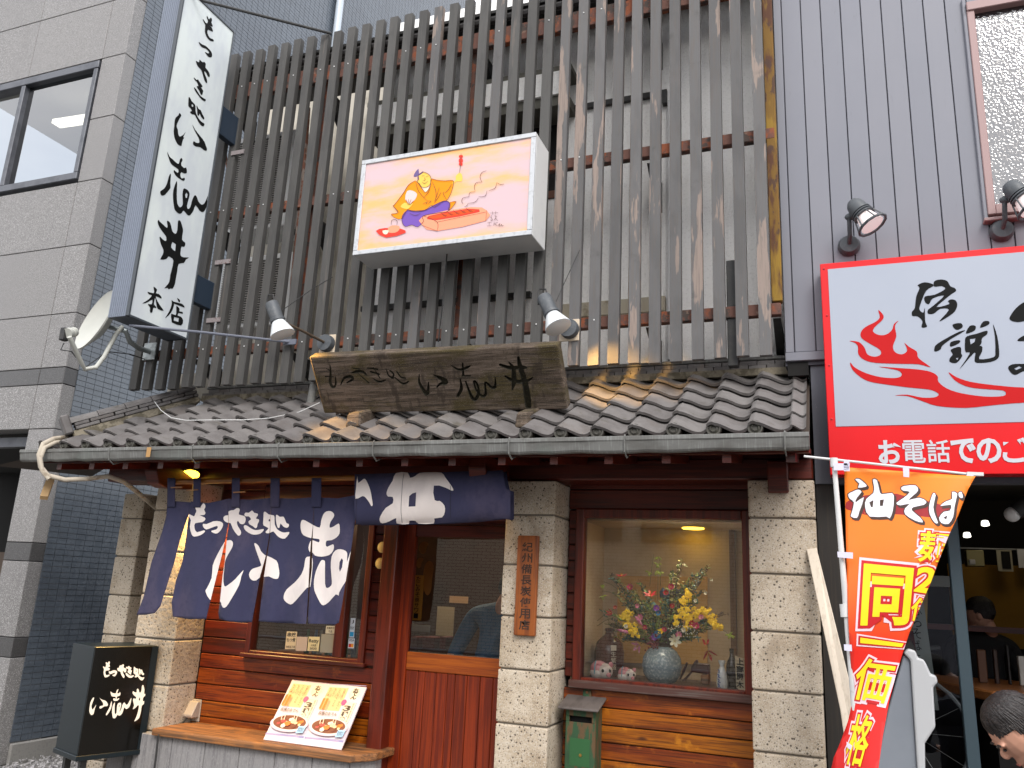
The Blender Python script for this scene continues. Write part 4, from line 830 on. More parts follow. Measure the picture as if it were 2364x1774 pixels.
mb = MB(); mb.tube([at(148, 792, -.93), at(140, 808, -.93), at(165, 812, -.85), at(195, 850, -.72), at(248, 812, -.55), at(300, 818, -.3), at(335, 830, -.13)], .004, 5); mb.build('dish_cable', M_dark, sdh)
# ================================================================== PICTURE LIGHT BOX
py_ = -.38; ps_ = thing('picture_light_box', 'lit rectangular sign with a cartoon of a kneeling man in an orange robe grilling skewers', 'sign', (-2.3, -.2, 3.8))
TLp, BRz = at(840, 372, py_), None
bx0, bx1 = -2.958, -1.62; bz1, bz0 = 4.470, 3.705
corners = [at(840, 371, py_), at(1227, 310, py_), at(1240, 560, py_), at(815, 575, py_)]
bx0 = (corners[0].x+corners[3].x)/2; bx1 = (corners[1].x+corners[2].x)/2; bz1 = (corners[0].z+corners[1].z)/2; bz0 = (corners[2].z+corners[3].z)/2
MB().box(bx0, bx1, py_+.006, -.13, bz0, bz1).build('casing', M_white, ps_, bevel=.004)
mb = MB(); fw = .034
mb.box(bx0, bx1, py_-.012, py_+.006, bz1-fw, bz1); mb.box(bx0, bx1, py_-.012, py_+.006, bz0, bz0+fw); mb.box(bx0, bx0+fw, py_-.0115, py_+.006, bz0+fw, bz1-fw); mb.box(bx1-fw, bx1, py_-.0115, py_+.006, bz0+fw, bz1-fw)
mb.build('frame', pm('brushed_aluminium_frame', C(188, 190, 192), [('n', (30, 30, 30), C(160, 162, 162), .5, .65, .6)], rough=.4, metal=.3), ps_, bevel=.003)
M_pink = pm('lit_peach_acrylic', C(188, 164, 168), [('n', (.9, .9, 3.2), C(218, 162, 100), .42, .6, .95)], rough=.45, spec=.2, emit=.2)
MB().box(bx0+fw, bx1-fw, py_-.002, py_+.004, bz0+fw, bz1-fw).build('lit_face', M_pink, ps_)
pa = lambda L: shift(L, 860, 330, .15371)
E_ = lambda nm, c, e=.14: pm('print_'+nm, C(*[v*.9 for v in c]), rough=.5, spec=.2, emit=e)
lay = [0]
def shape(mb_, polys, mi, holes=()):
    lay[0] += 1; d = py_-.0025-.00035*lay[0]; emb(mb_, fill([smooth2(pa(P), 2) for P in polys], [pa(P) for P in holes]), lambda x, y: at(x, y, d), mi)
def lines(mb_, Ls, mi, w=6):
    lay[0] += 1; d = py_-.0025-.00035*lay[0]; pcs = []
    for P in Ls: pcs += stroke([(860+x*.15371, 330+y*.15371, w*.15371*(.6 if i in (0, len(P)-1) else 1)) for i, (x, y) in enumerate(P)])
    emb(mb_, fill(pcs), lambda x, y: at(x, y, d), mi)
mb = MB(); mats = [E_('orange', (246, 150, 10)), E_('purple', (118, 84, 176)), E_('yellow', (246, 200, 90)), E_('fan', (240, 204, 200)), E_('red', (232, 62, 46)), E_('salmon', (250, 160, 124)), E_('line', (96, 60, 50), .2), E_('hair', (110, 92, 140)), E_('cream', (250, 226, 200)), E_('ember', (240, 84, 30))]
robe = [(640,570),(540,635),(460,760),(330,930),(310,950),(380,1050),(280,1075),(360,1140),(440,1135),(520,1010),(600,1020),(780,1010),(880,940),(930,965),(1060,880),(1120,860),(1180,750),(1215,620),(1200,565),(1080,572),(960,560),(880,545),(870,640),(800,745),(740,680),(690,610)]
tail = [(1165,895),(1255,885),(1170,1000),(1140,1000)]
pants = [(520,1010),(650,1030),(790,1010),(900,950),(1060,875),(1140,885),(1165,940),(1130,1030),(1000,1050),(760,1100),(765,1180),(680,1265),(590,1235),(500,1260),(450,1210),(445,1100)]
face = [(690,480),(760,440),(850,480),(880,550),(860,630),(800,670),(740,665),(700,610),(670,590),(690,540)]
shape(mb, [[(690,600),(760,660),(830,670),(870,630),(850,700),(800,750),(740,700)]], 8)
shape(mb, [robe], 0); shape(mb, [tail], 0); shape(mb, [pants], 1); shape(mb, [face, [(1200,600),(1250,560),(1250,500),(1310,450),(1350,500),(1340,580),(1270,580),(1210,610)]], 2)
shape(mb, [[(690,390),(700,465),(750,430),(765,440),(720,480),(680,500),(620,510),(630,460)], [(680,500),(700,550),(675,550)]], 7)
shape(mb, [[(520,725),(600,720),(670,770),(640,850),(600,890),(560,920),(490,850)]], 3)
shape(mb, [[(420,960),(480,900),(560,920),(610,910),(540,990),(480,990)]], 2)
shape(mb, [[(1300,190),(1350,185),(1355,220),(1305,225)], [(1300,240),(1350,235),(1355,290),(1300,300)], [(1300,305),(1350,300),(1345,345),(1300,335)]], 4)
shape(mb, [[(760,1095),(1480,965),(1715,1015),(1700,1170),(970,1325),(750,1240)]], 5); shape(mb, [[(840,1100),(1440,990),(1610,1040),(950,1165)]], 4); shape(mb, [[(860,1105),(1430,1010),(1520,1040),(960,1140)]], 9)
shape(mb, [[(50,1325),(190,1280),(420,1290),(500,1350),(205,1425)]], 4); shape(mb, [[(240,1270),(300,1240),(400,1250),(400,1310),(340,1350),(250,1350),(230,1310)]], 5); shape(mb, [[(150,1320),(240,1315),(220,1370),(170,1370)]], 8)
LN = [P+[P[0]] for P in (robe, tail, pants, face)] + [[(1710,420),(1640,450),(1615,520),(1645,590)], [(1645,590),(1560,600),(1530,660),(1540,720)], [(1540,735),(1460,750),(1450,810)], [(1450,810),(1360,830),(1340,880),(1360,920)], [(1975,620),(1920,625),(1865,600)], [(1865,600),(1840,680),(1745,720)], [(1720,720),(1690,800),(1595,810)], [(1590,830),(1540,890),(1435,910)], [(1435,910),(1420,940),(1380,965)],
 [(760,1095),(970,1190),(970,1325)], [(970,1190),(1700,1040)], [(1715,1015),(1700,1170)], [(970,1325),(750,1240)], [(1330,160),(1320,340),(1305,450)], [(650,600),(700,740),(830,880)], [(870,640),(840,740),(770,820)], [(900,590),(950,720),(950,860)], [(1000,670),(970,780),(930,880)], [(1030,740),(980,830),(930,900)], [(1080,740),(1060,760),(1115,860)], [(1190,620),(1140,700),(1090,750)], [(330,960),(400,1050)], [(560,1060),(640,1090),(720,1060)], [(280,1230),(290,1165),(340,1155),(370,1180),(365,1240)], [(740,500),(780,490)], [(800,510),(840,500)], [(780,520),(790,560),(760,565)], [(745,590),(780,610),(830,580)],
 [(500,850),(520,890),(530,930)], [(540,845),(545,890),(540,930)], [(580,850),(565,890),(550,930)], [(620,870),(590,900),(560,935)], [(830,870),(880,880),(830,915)], [(760,915),(820,890),(800,930)]]
for a in range(5): LN += [[(1020+a*95,1045-a*17),(1100+a*95,1110-a*17)], [(1040+a*95,1075-a*17),(1110+a*95,1085-a*17)], [(1060+a*95,1095-a*17),(1130+a*95,1100-a*17)]]
LN += [[(1765,1055),(1885,1050)], [(1800,1030),(1805,1075)], [(1850,1030),(1845,1075)], [(1790,1090),(1770,1130)], [(1780,1110),(1800,1165),(1770,1160)], [(1830,1100),(1870,1105)], [(1850,1090),(1850,1130),(1820,1165)], [(1850,1130),(1880,1170)], [(1730,1195),(1785,1195)], [(1755,1195),(1750,1245)], [(1720,1248),(1785,1245)], [(1830,1190),(1810,1245)], [(1880,1195),(1830,1220),(1880,1245)], [(1890,1230),(1915,1215),(1895,1250),(1930,1245)], [(1930,1245),(1935,1225),(1950,1250),(1970,1240)]]
lines(mb, LN, 6, 7)
mb.build('printed_picture', mats, ps_, recalc=False)
mb = MB(); mb.tube([at(1033, 575, -.25), at(1022, 700, -.2), at(1012, 790, -.15)], .005, 5); mb.build('hanging_cord', M_dark, ps_)
# ================================================================== CARVED WOODEN BOARD
A0 = Vector((-3.12, -.30, 2.69)); B0 = Vector((-1.42, -.30, 2.655)); up_b = Vector((0, -.235, .325)).normalized(); nb_ = Vector((0, -.325, -.235)).normalized(); Hb = .405
cb = thing('carved_name_board', 'long weathered wooden board with carved writing leaning forward on the tiled roof', 'sign', (-2.27, -.3, 2.67))
cr = [at(748, 955, -.30), at(1310, 948, -.30)]
bl_, br_ = Vector((-3.12, -.30, 2.69)), Vector((-1.42, -.30, 2.66)); tl_, tr2 = bl_+up_b*Hb, br_+up_b*(Hb-.0)
tl_.x -= .0; back = -nb_*.085
ob_ = MB(); ob_.hexa([bl_, br_, br_+back, bl_+back, tl_, tr2, tr2+back, tl_+back])
board = ob_.build('board', [M_oldwood, M_carved], cb, bevel=.012, seg=2)
def onboard(x, y, e=0):
    r = ray(x, y); n = nb_; t = (bl_-CAM).dot(n)/r.dot(n); return CAM+r*t+n*e
wA = lambda P: [(700+x*.14467, 780+y*.14467, w*.14467) for x, y, w in P]; wB = lambda P: [(1000+x*.14467, 780+y*.14467, w*.14467) for x, y, w in P]
WS = [wA(P) for P in ([(430,440,10),(440,600,30),(430,700,35),(470,790,30),(520,740,26),(510,620,10)], [(370,490,8),(420,520,15)], [(355,620,15),(480,625,15)], [(600,750,10),(660,640,30),(760,620,40),(790,660,35),(700,720,15)], [(780,560,15),(850,540,36),(950,540,30),(1010,590,22)], [(790,480,10),(900,500,18)], [(870,560,8),(1050,720,14)], [(1030,480,15),(1190,500,22)], [(1080,540,20),(1220,580,22)], [(1120,650,10),(1220,700,26),(1320,670,16)], [(1120,470,10),(1230,640,15)], [(1330,490,8),(1370,600,20),(1450,640,22)], [(1390,520,16),(1450,580,22),(1420,650,16)], [(1470,630,12),(1600,730,24),(1690,690,18)], [(1500,530,10),(1560,620,20),(1640,640,18)], [(1860,580,10),(1860,700,30),(1930,830,45),(1990,890,50),(2010,700,10)])] + [wB(P) for P in ([(20,590,15),(130,640,50),(210,700,66),(120,730,30),(70,780,20)], [(290,430,10),(420,500,30),(540,470,34),(600,440,18)], [(480,400,20),(490,590,28)], [(470,600,15),(600,600,20)], [(440,650,15),(460,800,40),(400,920,35)], [(530,690,20),(600,880,35),(670,980,45),(740,860,35),(700,710,28),(660,690,24),(700,830,24),(790,920,35),(850,880,32),(840,700,24),(940,780,34),(1000,770,36),(1000,620,10)], [(1080,420,30),(1250,470,50),(1450,460,45),(1500,470,20)], [(1160,600,20),(1300,680,50),(1500,680,40),(1600,620,15)], [(1220,380,15),(1290,480,45),(1300,680,60),(1270,830,10)], [(1370,300,30),(1400,450,60),(1470,680,70),(1510,900,80),(1530,1080,74)])]
pcs = []
for P in WS: pcs += stroke([(x, y, w*1.35) for x, y, w in P])
VT = fill(pcs)
cut = MB(); used = {}
vs2, T2 = VT
top = {i: cut.pts([onboard(*vs2[i], .03)]) for t in T2 for i in t}; bot = {i: cut.pts([onboard(*vs2[i], -.010)]) for t in T2 for i in t}
ec = {}
for t in T2:
    for a, b in zip(t, t[1:]+t[:1]): ec[(a, b)] = ec.get((a, b), 0)+1
for t in T2: cut.f.append(tuple(top[i] for i in t)); cut.f.append(tuple(bot[i] for i in reversed(t)))
for (a, b) in ec:
    if (b, a) not in ec: cut.f.append((top[b], top[a], bot[a], bot[b]))
cut.m = [0]*len(cut.f)
co = cut.build('carving_cutter', [M_carved]); 
bo = board.modifiers.new('carve', 'BOOLEAN'); bo.operation = 'DIFFERENCE'; bo.object = co; bo.solver = 'EXACT'
try: bo.material_mode = 'TRANSFER'
except Exception: pass
dg = bpy.context.evaluated_depsgraph_get(); ev = board.evaluated_get(dg); nm_ = bpy.data.meshes.new_from_object(ev)
if len(nm_.polygons) > 60: board.modifiers.clear(); board.data = nm_
else: board.modifiers.remove(bo); print('carve failed')
bpy.data.objects.remove(co)
for px in (815, 1210):
    p = at(px, 975, -.44)+Vector((0, 0, .015)); MB().hexa([p+Vector((-.06, 0, -.05)), p+Vector((.05, 0, -.05)), p+Vector((.05, .45, .12)), p+Vector((-.06, .45, .12)), p+Vector((-.055, .01, .045)), p+Vector((.045, .0, .05)), p+Vector((.045, .45, .22)), p+Vector((-.055, .45, .22))]).build('support_block', M_oldwood, cb, bevel=.01)
# ================================================================== SPOT LAMPS OVER THE BOARD
def spot_thing(label, base_px, head_px, bulb_px, Yh, Yb, lit):
    b = at(*base_px, -.105); h = at(*head_px, Yh); q = at(*bulb_px, Yb); t = thing('roof_spot_lamp', label, 'lamp', b, 'spot lamps lighting the carved board')
    MB().box(b.x-.07, b.x+.06, -.108, -.098, b.z-.075, b.z+.07).build('backing_plate', pm('pale_wood_plate', C(196, 180, 158), rough=.8), t, bevel=.004)
    MB().lathe([(.062, 0), (.062, .035), (.058, .048), (.0, .05)], (b.x, -.108, b.z), (0, -1, 0), 22).build('base', M_dk2, t, smooth=True)
    ax = (q-h).normalized(); a = h+ax*.02
    MB().tube([Vector((b.x, -.15, b.z)), (Vector((b.x, -.15, b.z))+(h+ax*.06))*.5+Vector((0, 0, .0)), h+ax*.075], .010, 8).build('arm', pm('rusted_arm', C(80, 66, 52), rough=.7), t, smooth=True)
    MB().lathe([(.0, 0), (.040, .0), (.044, .01), (.044, .12), (.050, .125), (.050, .14), (.0, .145)], h-ax*.05, ax, 20).build('lamp_head', M_dk2, t, smooth=True)
    mb = MB(); o = h-ax*.04; s = ax.cross(Vector((0, 1, 0))).normalized(); mb.tube([o+s*.025, o+s*.03-ax*.05, o-ax*.075, o-s*.02-ax*.05, o-s*.05+ax*.02], .006, 6); mb.build('lamp_wire', M_dark, t)
    MB().lathe([(.040, .0), (.054, .03), (.078, .085), (.082, .10), (.078, .102)], h+ax*.09, ax, 24).build('reflector_bulb', pm('white_bulb', C(210, 214, 216), rough=.25, spec=.7), t, smooth=True)
    MB().lathe([(.0, .101), (.070, .102), (.079, .098)], h+ax*.09, ax, 24).build('bulb_front', pm('warm_lit_bulb', C(255, 214, 120), emit=3, emitcol=C(255, 190, 90)), t, smooth=True)
    lamp('spot_light', 'SPOT', h+ax*.20, 48, (1.0, .55, .14), .03, lit, 62, .8)
spot_thing('spot lamp on a long arm at the left end of the carved board', (757, 795), (632, 715), (648, 760), -.62, -.60, at(830, 975, -.4))
spot_thing('short armed spot lamp with white bulb at the right end of the carved board', (1316, 762), (1262, 700), (1287, 752), -.42, -.44, at(1420, 880, -.05))
tag(MB().tube([at(644, 722, -.6), at(720, 668, -.35), at(768, 640, -.12)], .003, 4).build('safety_chain', M_dark), 'thin chain from the left long armed spot lamp up to the slats', 'chain')
tag(MB().tube([at(1284, 696, -.42), at(1300, 660, -.3), at(1338, 578, -.12)], .003, 4).build('safety_chain', M_dark), 'thin chain from the right white bulbed spot lamp up to the slats', 'chain')
mb = MB(); mb.tube([at(357, 928, -.1), at(372, 948, -.2), at(395, 965, -.3), at(430, 971, -.35), at(490, 970, -.35), at(560, 970, -.3), at(620, 966, -.28), at(690, 952, -.2), at(738, 930, -.15)], .0032, 6); tag(mb.build('white_roof_cable', M_white, smooth=True), 'thin white cable lying across the roof tiles left of the carved board', 'cable')
mb = MB(); mb.tube([at(430, 885, .1), at(400, 905, .05), at(365, 925, .0)], .022, 8); tag(mb.build('roof_conduit', pm('taped_conduit', C(170, 162, 146), rough=.8), smooth=True), 'grey taped conduit curving down onto the top of the hip ridge', 'conduit')
mb = MB(); pth = [(155, 1010, -.45), (125, 1013, -.6), (100, 1025, -.68), (90, 1050, -.70), (94, 1078, -.69), (110, 1098, -.66), (150, 1108, -.6), (200, 1106, -.5), (250, 1100, -.4), (285, 1112, -.3), (315, 1135, -.15), (345, 1160, .05), (362, 1175, .2)]
mb.tube([at(x, y, Y) for x, y, Y in pth], .017, 10); mb.tube([at(x+3, y+9, Y-.0) for x, y, Y in pth[:6]], .015, 10)
tag(mb.build('eaves_conduit', pm('dirty_white_conduit', C(176, 166, 150), [('n', (12, 12, 12), C(120, 104, 84), .5, .65, .7)], rough=.8), smooth=True), 'dirty white taped conduit looping over the left end of the gutter', 'conduit')
# ================================================================== NOREN CURTAIN
nc = thing('noren_curtain', 'hanging indigo shop curtain in five panels with large white brush writing', 'curtain', at(600, 1150, -.3))
NY = -.3
def wave(x, y):
    d = max(0, (y-1150))/290
    return NY - .10*d*max(0, (520-x))/200*(.6) + d*.022*math.sin(x*.075+y*.006) + .007*math.sin(x*.05+y*.03)*d + .010*math.sin(x*.021+1)
nf = lambda e: (lambda x, y: at(x, y, wave(x, y)-e))
NP = [[(386,1156),(441,1160),(438,1179),(428,1208),(415,1248),(402,1300),(370,1400),(357,1416),(335,1420),(315,1420),(331,1380),(349,1300),(374,1228),(384,1191)],
 [(441,1158),(480,1162),(527,1152),(527,1211),(519,1251),(511,1287),(489,1374),(476,1429),(437,1430),(399,1424),(396,1392),(406,1341),(421,1297),(430,1240),(434,1200)],
 [(527,1152),(580,1154),(625,1150),(623,1222),(621,1240),(614,1282),(600,1332),(590,1390),(581,1437),(553,1438),(527,1435),(506,1429),(504,1415),(508,1387),(514,1329),(519,1297),(524,1240),(528,1211)],
 [(625,1150),(680,1152),(724,1148),(722,1216),(717,1260),(714,1311),(711,1374),(708,1425),(706,1441),(650,1439),(597,1435),(599,1417),(609,1334),(617,1282),(623,1240),(624,1222)],
 [(724,1148),(780,1151),(824,1143),(820,1200),(812,1260),(804,1305),(797,1349),(790,1395),(782,1438),(772,1443),(740,1441),(711,1440),(711,1425),(715,1356),(720,1311),(721,1260),(723,1216)]]
for P in NP:
    mb = MB(); emb(mb, fill([P], grid=9), nf(0)); o = mb.build('curtain_panel', M_navy, nc, smooth=True, recalc=False)
    sm = o.modifiers.new('thick', 'SOLIDIFY'); sm.thickness = .0015; sm.offset = 1
nA = lambda L: shift(L, 280, 1090, .12658); nB = lambda L: shift(L, 540, 1140, .12658); nC = lambda L: shift(L, 400, 1240, .12658); nD = lambda L: shift(L, 620, 1260, .12658); nE = lambda L: shift(L, 800, 1070, .18083)
motsu = [nA([(1490,570),(1530,600),(1530,650),(1510,690),(1535,745),(1510,785),(1430,790),(1520,830),(1530,870),(1480,915),(1350,935),(1335,1020),(1380,1100),(1500,1065),(1525,1090),(1450,1150),(1330,1180),(1280,1130),(1250,1000),(1270,880),(1225,800),(1250,775),(1325,810),(1350,760),(1370,710),(1345,640),(1375,610),(1440,640)]),
 nA([(1500,945),(1560,950),(1680,900),(1790,900),(1855,940),(1840,1020),(1780,1100),(1720,1125),(1650,1095),(1650,1070),(1730,1050),(1760,1010),(1740,985),(1640,1020),(1550,1050),(1500,1010),(1485,970)]),
 nB([(50,265),(95,270),(105,310),(90,380),(190,410),(215,470),(195,540),(150,560),(105,540),(80,500),(55,520),(70,590),(125,680),(125,740),(90,768),(50,740),(-20,640),(-60,540),(-120,530),(-180,490),(-190,430),(-150,400),(-100,390),(-100,330),(-50,305),(0,300)]),
 nB([(215,345),(270,350),(330,308),(370,350),(430,365),(435,400),(400,455),(455,470),(455,510),(430,560),(420,615),(390,630),(340,590),(285,560),(265,510),(300,480),(310,460),(270,415),(215,415),(190,385)]),
 nB([(190,580),(240,585),(320,640),(390,665),(460,660),(540,645),(535,680),(480,730),(400,748),(320,740),(220,680),(182,620)]),
 nB([(545,340),(580,335),(635,380),(720,395),(740,430),(745,560),(790,650),(870,700),(930,710),(1005,700),(1000,740),(930,820),(850,810),(780,760),(720,690),(650,720),(590,720),(580,690),(630,630),(540,580),(535,500),(540,420)]),
 nB([(770,390),(800,395),(840,425),(900,420),(930,470),(960,540),(1000,555),(1000,600),(960,625),(900,600),(850,545),(830,620),(800,620),(780,560),(765,470)])]
motsuh = [nB([(640,465),(665,465),(668,500),(640,510),(630,490)])]
ishi = [nC([(985,65),(1050,60),(1090,110),(1070,200),(1000,320),(950,430),(930,560),(915,750),(920,850),(945,905),(1020,860),(1130,770),(1280,605),(1240,720),(1200,880),(1060,1130),(970,1270),(910,1290),(880,1240),(845,1165),(670,1145),(590,1000),(610,940),(700,750),(720,520),(800,330),(930,100)]),
 nC([(1500,115),(1560,170),(1600,260),(1670,330),(1700,340),(1880,430),(1920,550),(1935,660),(1920,740),(1890,765),(1830,760),(1740,720),(1660,730),(1600,720),(1510,795),(1430,785),(1385,720),(1390,650),(1450,580),(1590,535),(1595,480),(1540,330),(1480,140)]),
 nB([(1240,485),(1300,490),(1440,570),(1565,620),(1590,500),(1630,380),(1690,325),(1770,322),(1825,370),(1820,430),(1760,520),(1745,620),(1820,600),(1910,545),(1930,620),(1925,730),(1870,800),(1780,850),(1690,860),(1675,930),(1700,970),(1800,925),(1825,960),(1810,1040),(1740,1120),(1600,1150),(1480,1130),(1440,1080),(1380,1060),(1360,980),(1390,880),(1440,850),(1545,890),(1555,830),(1400,810),(1270,760),(1225,680),(1215,560)]),
 nD([(700,205),(800,230),(800,420),(770,700),(750,760),(700,770),(560,930),(440,1060),(370,1065),(290,1000),(275,920),(330,800),(480,670),(600,520),(650,380),(665,270)]),
 nD([(970,265),(1020,275),(1030,330),(1030,700),(1070,775),(1140,730),(1155,650),(1135,400),(1150,200),(1220,90),(1310,65),(1400,95),(1435,150),(1430,300),(1490,120),(1503,130),(1470,350),(1430,600),(1350,740),(1290,850),(1275,915),(1225,890),(1100,1030),(1000,1090),(940,1040),(860,880),(830,780),(830,620),(870,450),(930,320)])]
ishih = [nD([(1335,230),(1358,270),(1340,400),(1300,480),(1285,420),(1295,300)])]
mb = MB(); emb(mb, fill([smooth2(P, 2) for P in motsu+ishi], motsuh+ishih, clip=NP, grid=9), nf(.0024)); mb.build('white_writing', M_cloth_w, nc, smooth=True, recalc=False)
for x0, x1 in ((386, 404), (446, 463), (535, 553), (624, 645), (719, 741)):
    mb = MB(); n = 5
    P = [(x0, 1170), (x1, 1170), (x1+1, 1108), (x0+1, 1108)]
    for i in range(n):
        pass
    emb(mb, fill([[(x0, 1172), (x1, 1172), (x1+1, 1104), (x0+1, 1104)]], grid=8), lambda x, y: at(x, y, wave(x, max(y, 1150))-.004-(.024*math.sin(min(1, (1172-y)/60)*1.57) if y < 1172 else 0)))
    o = mb.build('hanging_loop', M_navy, nc, smooth=True, recalc=False); sm = o.modifiers.new('thick', 'SOLIDIFY'); sm.thickness = .002
for x, y in ((408, 1125), (444, 1131), (553, 1136)):
    a = at(x, y, -.34); MB().beam(a-Vector((.05, .0, .004)), a+Vector((.05, 0, .0)), .008, .008).build('wooden_peg', M_bamboo, nc)
bp = thing('bamboo_rod', 'bamboo rod carrying the indigo curtain under the eaves', 'rod', at(405, 1112, -.31))
mb = MB(); A_, B_ = at(403, 1113, -.30), at(1150, 1096, -.30); rs_ = []; ps2 = []
for i in range(41):
    t = i/40; ps2.append(A_.lerp(B_, t)); rs_.append(.021 if i % 8 == 3 else .0185)
mb.tube(ps2, rs_, 12); mb.build('rod', M_bamboo, bp, smooth=True)
# rolled up half of the curtain
rn = thing('rolled_curtain', 'folded up half of the indigo curtain over the door, with part of a white character', 'curtain', at(980, 1140, -.35))
RP = nE([(104,140),(620,124),(1250,112),(1999,88),(2010,200),(2040,330),(2092,345),(2092,700),(2060,716),(1990,700),(1640,740),(1130,768),(700,778),(120,782),(100,600)])
def rw(e):
    def f(x, y):
        top = 1096-(x-820)*.028; bot = 1212-(x-820)*.035; v = min(1, max(0, (y-top)/(bot-top)))
        return at(x, y, -.325-.055*math.sin(math.pi*v)**.6-.006*math.sin(x*.05+y*.03)-e)
    return f
mb = MB(); emb(mb, fill([RP], grid=8), rw(0)); emb(mb, fill([RP], grid=8), lambda x, y: rw(0)(x, y)+Vector((0, .03+.03, 0))*1.0); o = mb.build('folded_cloth', M_navy, rn, smooth=True, recalc=False)
rg_ = [nE([(138,160),(150,250),(215,200),(250,215),(300,330),(320,430),(335,530),(315,545),(290,500),(240,435),(200,420),(115,455),(120,330)]), nE([(630,125),(780,120),(810,185),(880,160),(930,125),(1060,115),(1210,120),(1260,180),(1340,290),(1365,345),(1330,345),(1260,310),(1115,285),(1125,470),(1190,480),(1250,540),(1255,620),(1220,690),(1120,705),(1115,768),(920,770),(880,735),(800,735),(795,775),(640,770),(635,700),(550,740),(460,768),(425,740),(430,680),(500,570),(590,510),(590,430),(530,425),(510,380),(540,300),(590,220)])]
mb = MB(); emb(mb, fill([smooth2(P, 2) for P in rg_], [nE([(890,370),(880,550),(792,555),(800,420),(840,385)])], grid=8), rw(.0022)); mb.build('white_writing', M_cloth_w, rn, smooth=True, recalc=False)
mb = MB()
for pl in ([(735,120),(715,240),(705,400),(695,600),(710,760)], [(1325,285),(1325,690)], [(125,450),(118,780)]):
    pc = stroke([(x, y, .9) for x, y in nE(pl)]); emb(mb, fill(pc), rw(.0036))
mb.build('stitched_slits', pm('dark_thread', C(34, 30, 44), rough=.9), rn, recalc=False)
# curtain lamp
for i, (px, py, X2) in enumerate(((440, 1096, 0), (1117, 1086, 1))):
    p = at(px, py, -.05 if not i else -.1); t = thing('eave_lamp', ('round glowing lamp under the eaves above the left end of the indigo curtain', 'narrow glimpse of a lit lamp beside the right end of the folded curtain')[i], 'lamp', p, 'lamps under the eaves')
    ax = Vector((.35, -.35, -1)).normalized() if not i else Vector((.1, .2, -1)).normalized()
    MB().lathe([(.0, -.09), (.03, -.085), (.045, -.05), (.066, -.002), (.066, .0)], p, ax, 22).build('shade', M_dark, t, smooth=True)
    MB().lathe([(.0, .003), (.062, .002), (.064, -.004)], p, ax, 22).build('lit_bulb', pm('glowing_bulb', C(255, 225, 60), emit=4.5, emitcol=C(255, 205, 60)), t, smooth=True)
    MB().tube([p-ax*.08, p-ax*.10+Vector((0, 0, .1)), p+Vector((0, .1, .3))], .008, 6).build('lamp_arm', M_dark, t)
lamp('eave_light_left', 'SPOT', at(440, 1100, -.05)+Vector((.10, -.02, -.17)), 80, (1, .62, .20), .05, (-3.6, .25, .7), 140, .7)
lamp('eave_light_right', 'SPOT', at(1117, 1090, -.12)+Vector((.0, -.03, -.05)), 9, (1, .56, .14), .04, (-1.72, .02, 2.06), 80, .6)
# ================================================================== BENCH, MENU BOARD, OUTLET
be = thing('bench_shelf', 'weathered wooden bench shelf on a grey stone base below the left window', 'bench', (-3.55, .08, 0))
MB().prism([(-4.37, -.10, .583), (-2.80, -.10, .583), (-2.70, .05, .583), (-2.70, .278, .583), (-4.37, .278, .583)], (0, 0, -.045)).build('bench_board', M_bench, be, bevel=.008, seg=2)
M_slab = pm('streaked_grey_stone', C(132, 130, 130), [('n', (60, 60, 4), C(104, 102, 104), .45, .65, .7), ('n', (170, 170, 60), C(150, 148, 146), .5, .66, .6)], rough=.85, bump=[('n', (90, 90, 20), .002, .5)], vary=.04)
xs = [-4.77, -4.5, -4.22, -3.94, -3.66, -3.38, -3.10, -2.83]
for a, b in zip(xs[:-1], xs[1:]):
    y0 = -.06
    MB().box(a+.002, b-.002, y0, .27, .0, .536 if a > -4.4 else .536).build('base_slab', M_slab, be, bevel=.004)
MB().prism([(-2.826, -.058, 0), (-2.725, .08, 0), (-2.725, .16, 0), (-2.826, .16, 0)], (0, 0, .536)).build('base_slab', M_slab, be, bevel=.004)
# menu board leaning on the siding
mn = thing('menu_board', 'double menu poster board leaning on the bench with pictures of stew', 'menu board', (-3.22, .05, .583))
mBL, mBR = Vector((-3.517, -.016, .588)), Vector((-2.925, -.016, .588)); mTL, mTR = Vector((-3.517, .235, .938)), Vector((-2.925, .235, .938))
mN = (mBR-mBL).cross(mTL-mBL).normalized(); mN = mN if mN.y < 0 else -mN
def onmenu(x, y, e=0):
    r = ray(x, y); t = (mBL-CAM).dot(mN)/r.dot(mN); return CAM+r*t+mN*e
bk = -mN*.012
MB().hexa([mBL, mBR, mBR+bk, mBL+bk, mTL, mTR, mTR+bk, mTL+bk]).build('board', pm('white_poster_board', C(222, 204, 206), rough=.4), mn, bevel=.002)
mm = [pm('pr_' + n, C(*c), rough=.4) for n, c in (('frame', (176, 164, 176)), ('peach', (244, 196, 136)), ('text', (52, 38, 36)), ('circle', (220, 210, 210)), ('magenta', (200, 70, 130)), ('bowl', (216, 206, 200)), ('broth', (120, 60, 34)), ('egg', (240, 200, 150)), ('orange', (240, 120, 40)), ('red', (206, 70, 60)), ('cream', (236, 220, 190)), ('blue', (160, 200, 226)), ('mauve', (160, 146, 178)), ('shade', (196, 180, 190)))]
mb = MB(); me_ = [0]
def ms(fq, polys, mi, sm=0):
    me_[0] += 1; d = .0006+.00022*me_[0]; pp = [[fq(u, v) for u, v in P] for P in polys]
    if sm: pp = [smooth2(P, 3) for P in pp]
    emb(mb, fill(pp), lambda x, y: onmenu(x, y, d), mi)
def mt(fq, s, box, mi, off=.0):
    me_[0] += 1; d = .0006+.00022*me_[0]; text(mb, s, lambda u, v: onmenu(*fq(u, v), d), mi, off, None if box is None else (box[0], box[3], box[2], box[1]))
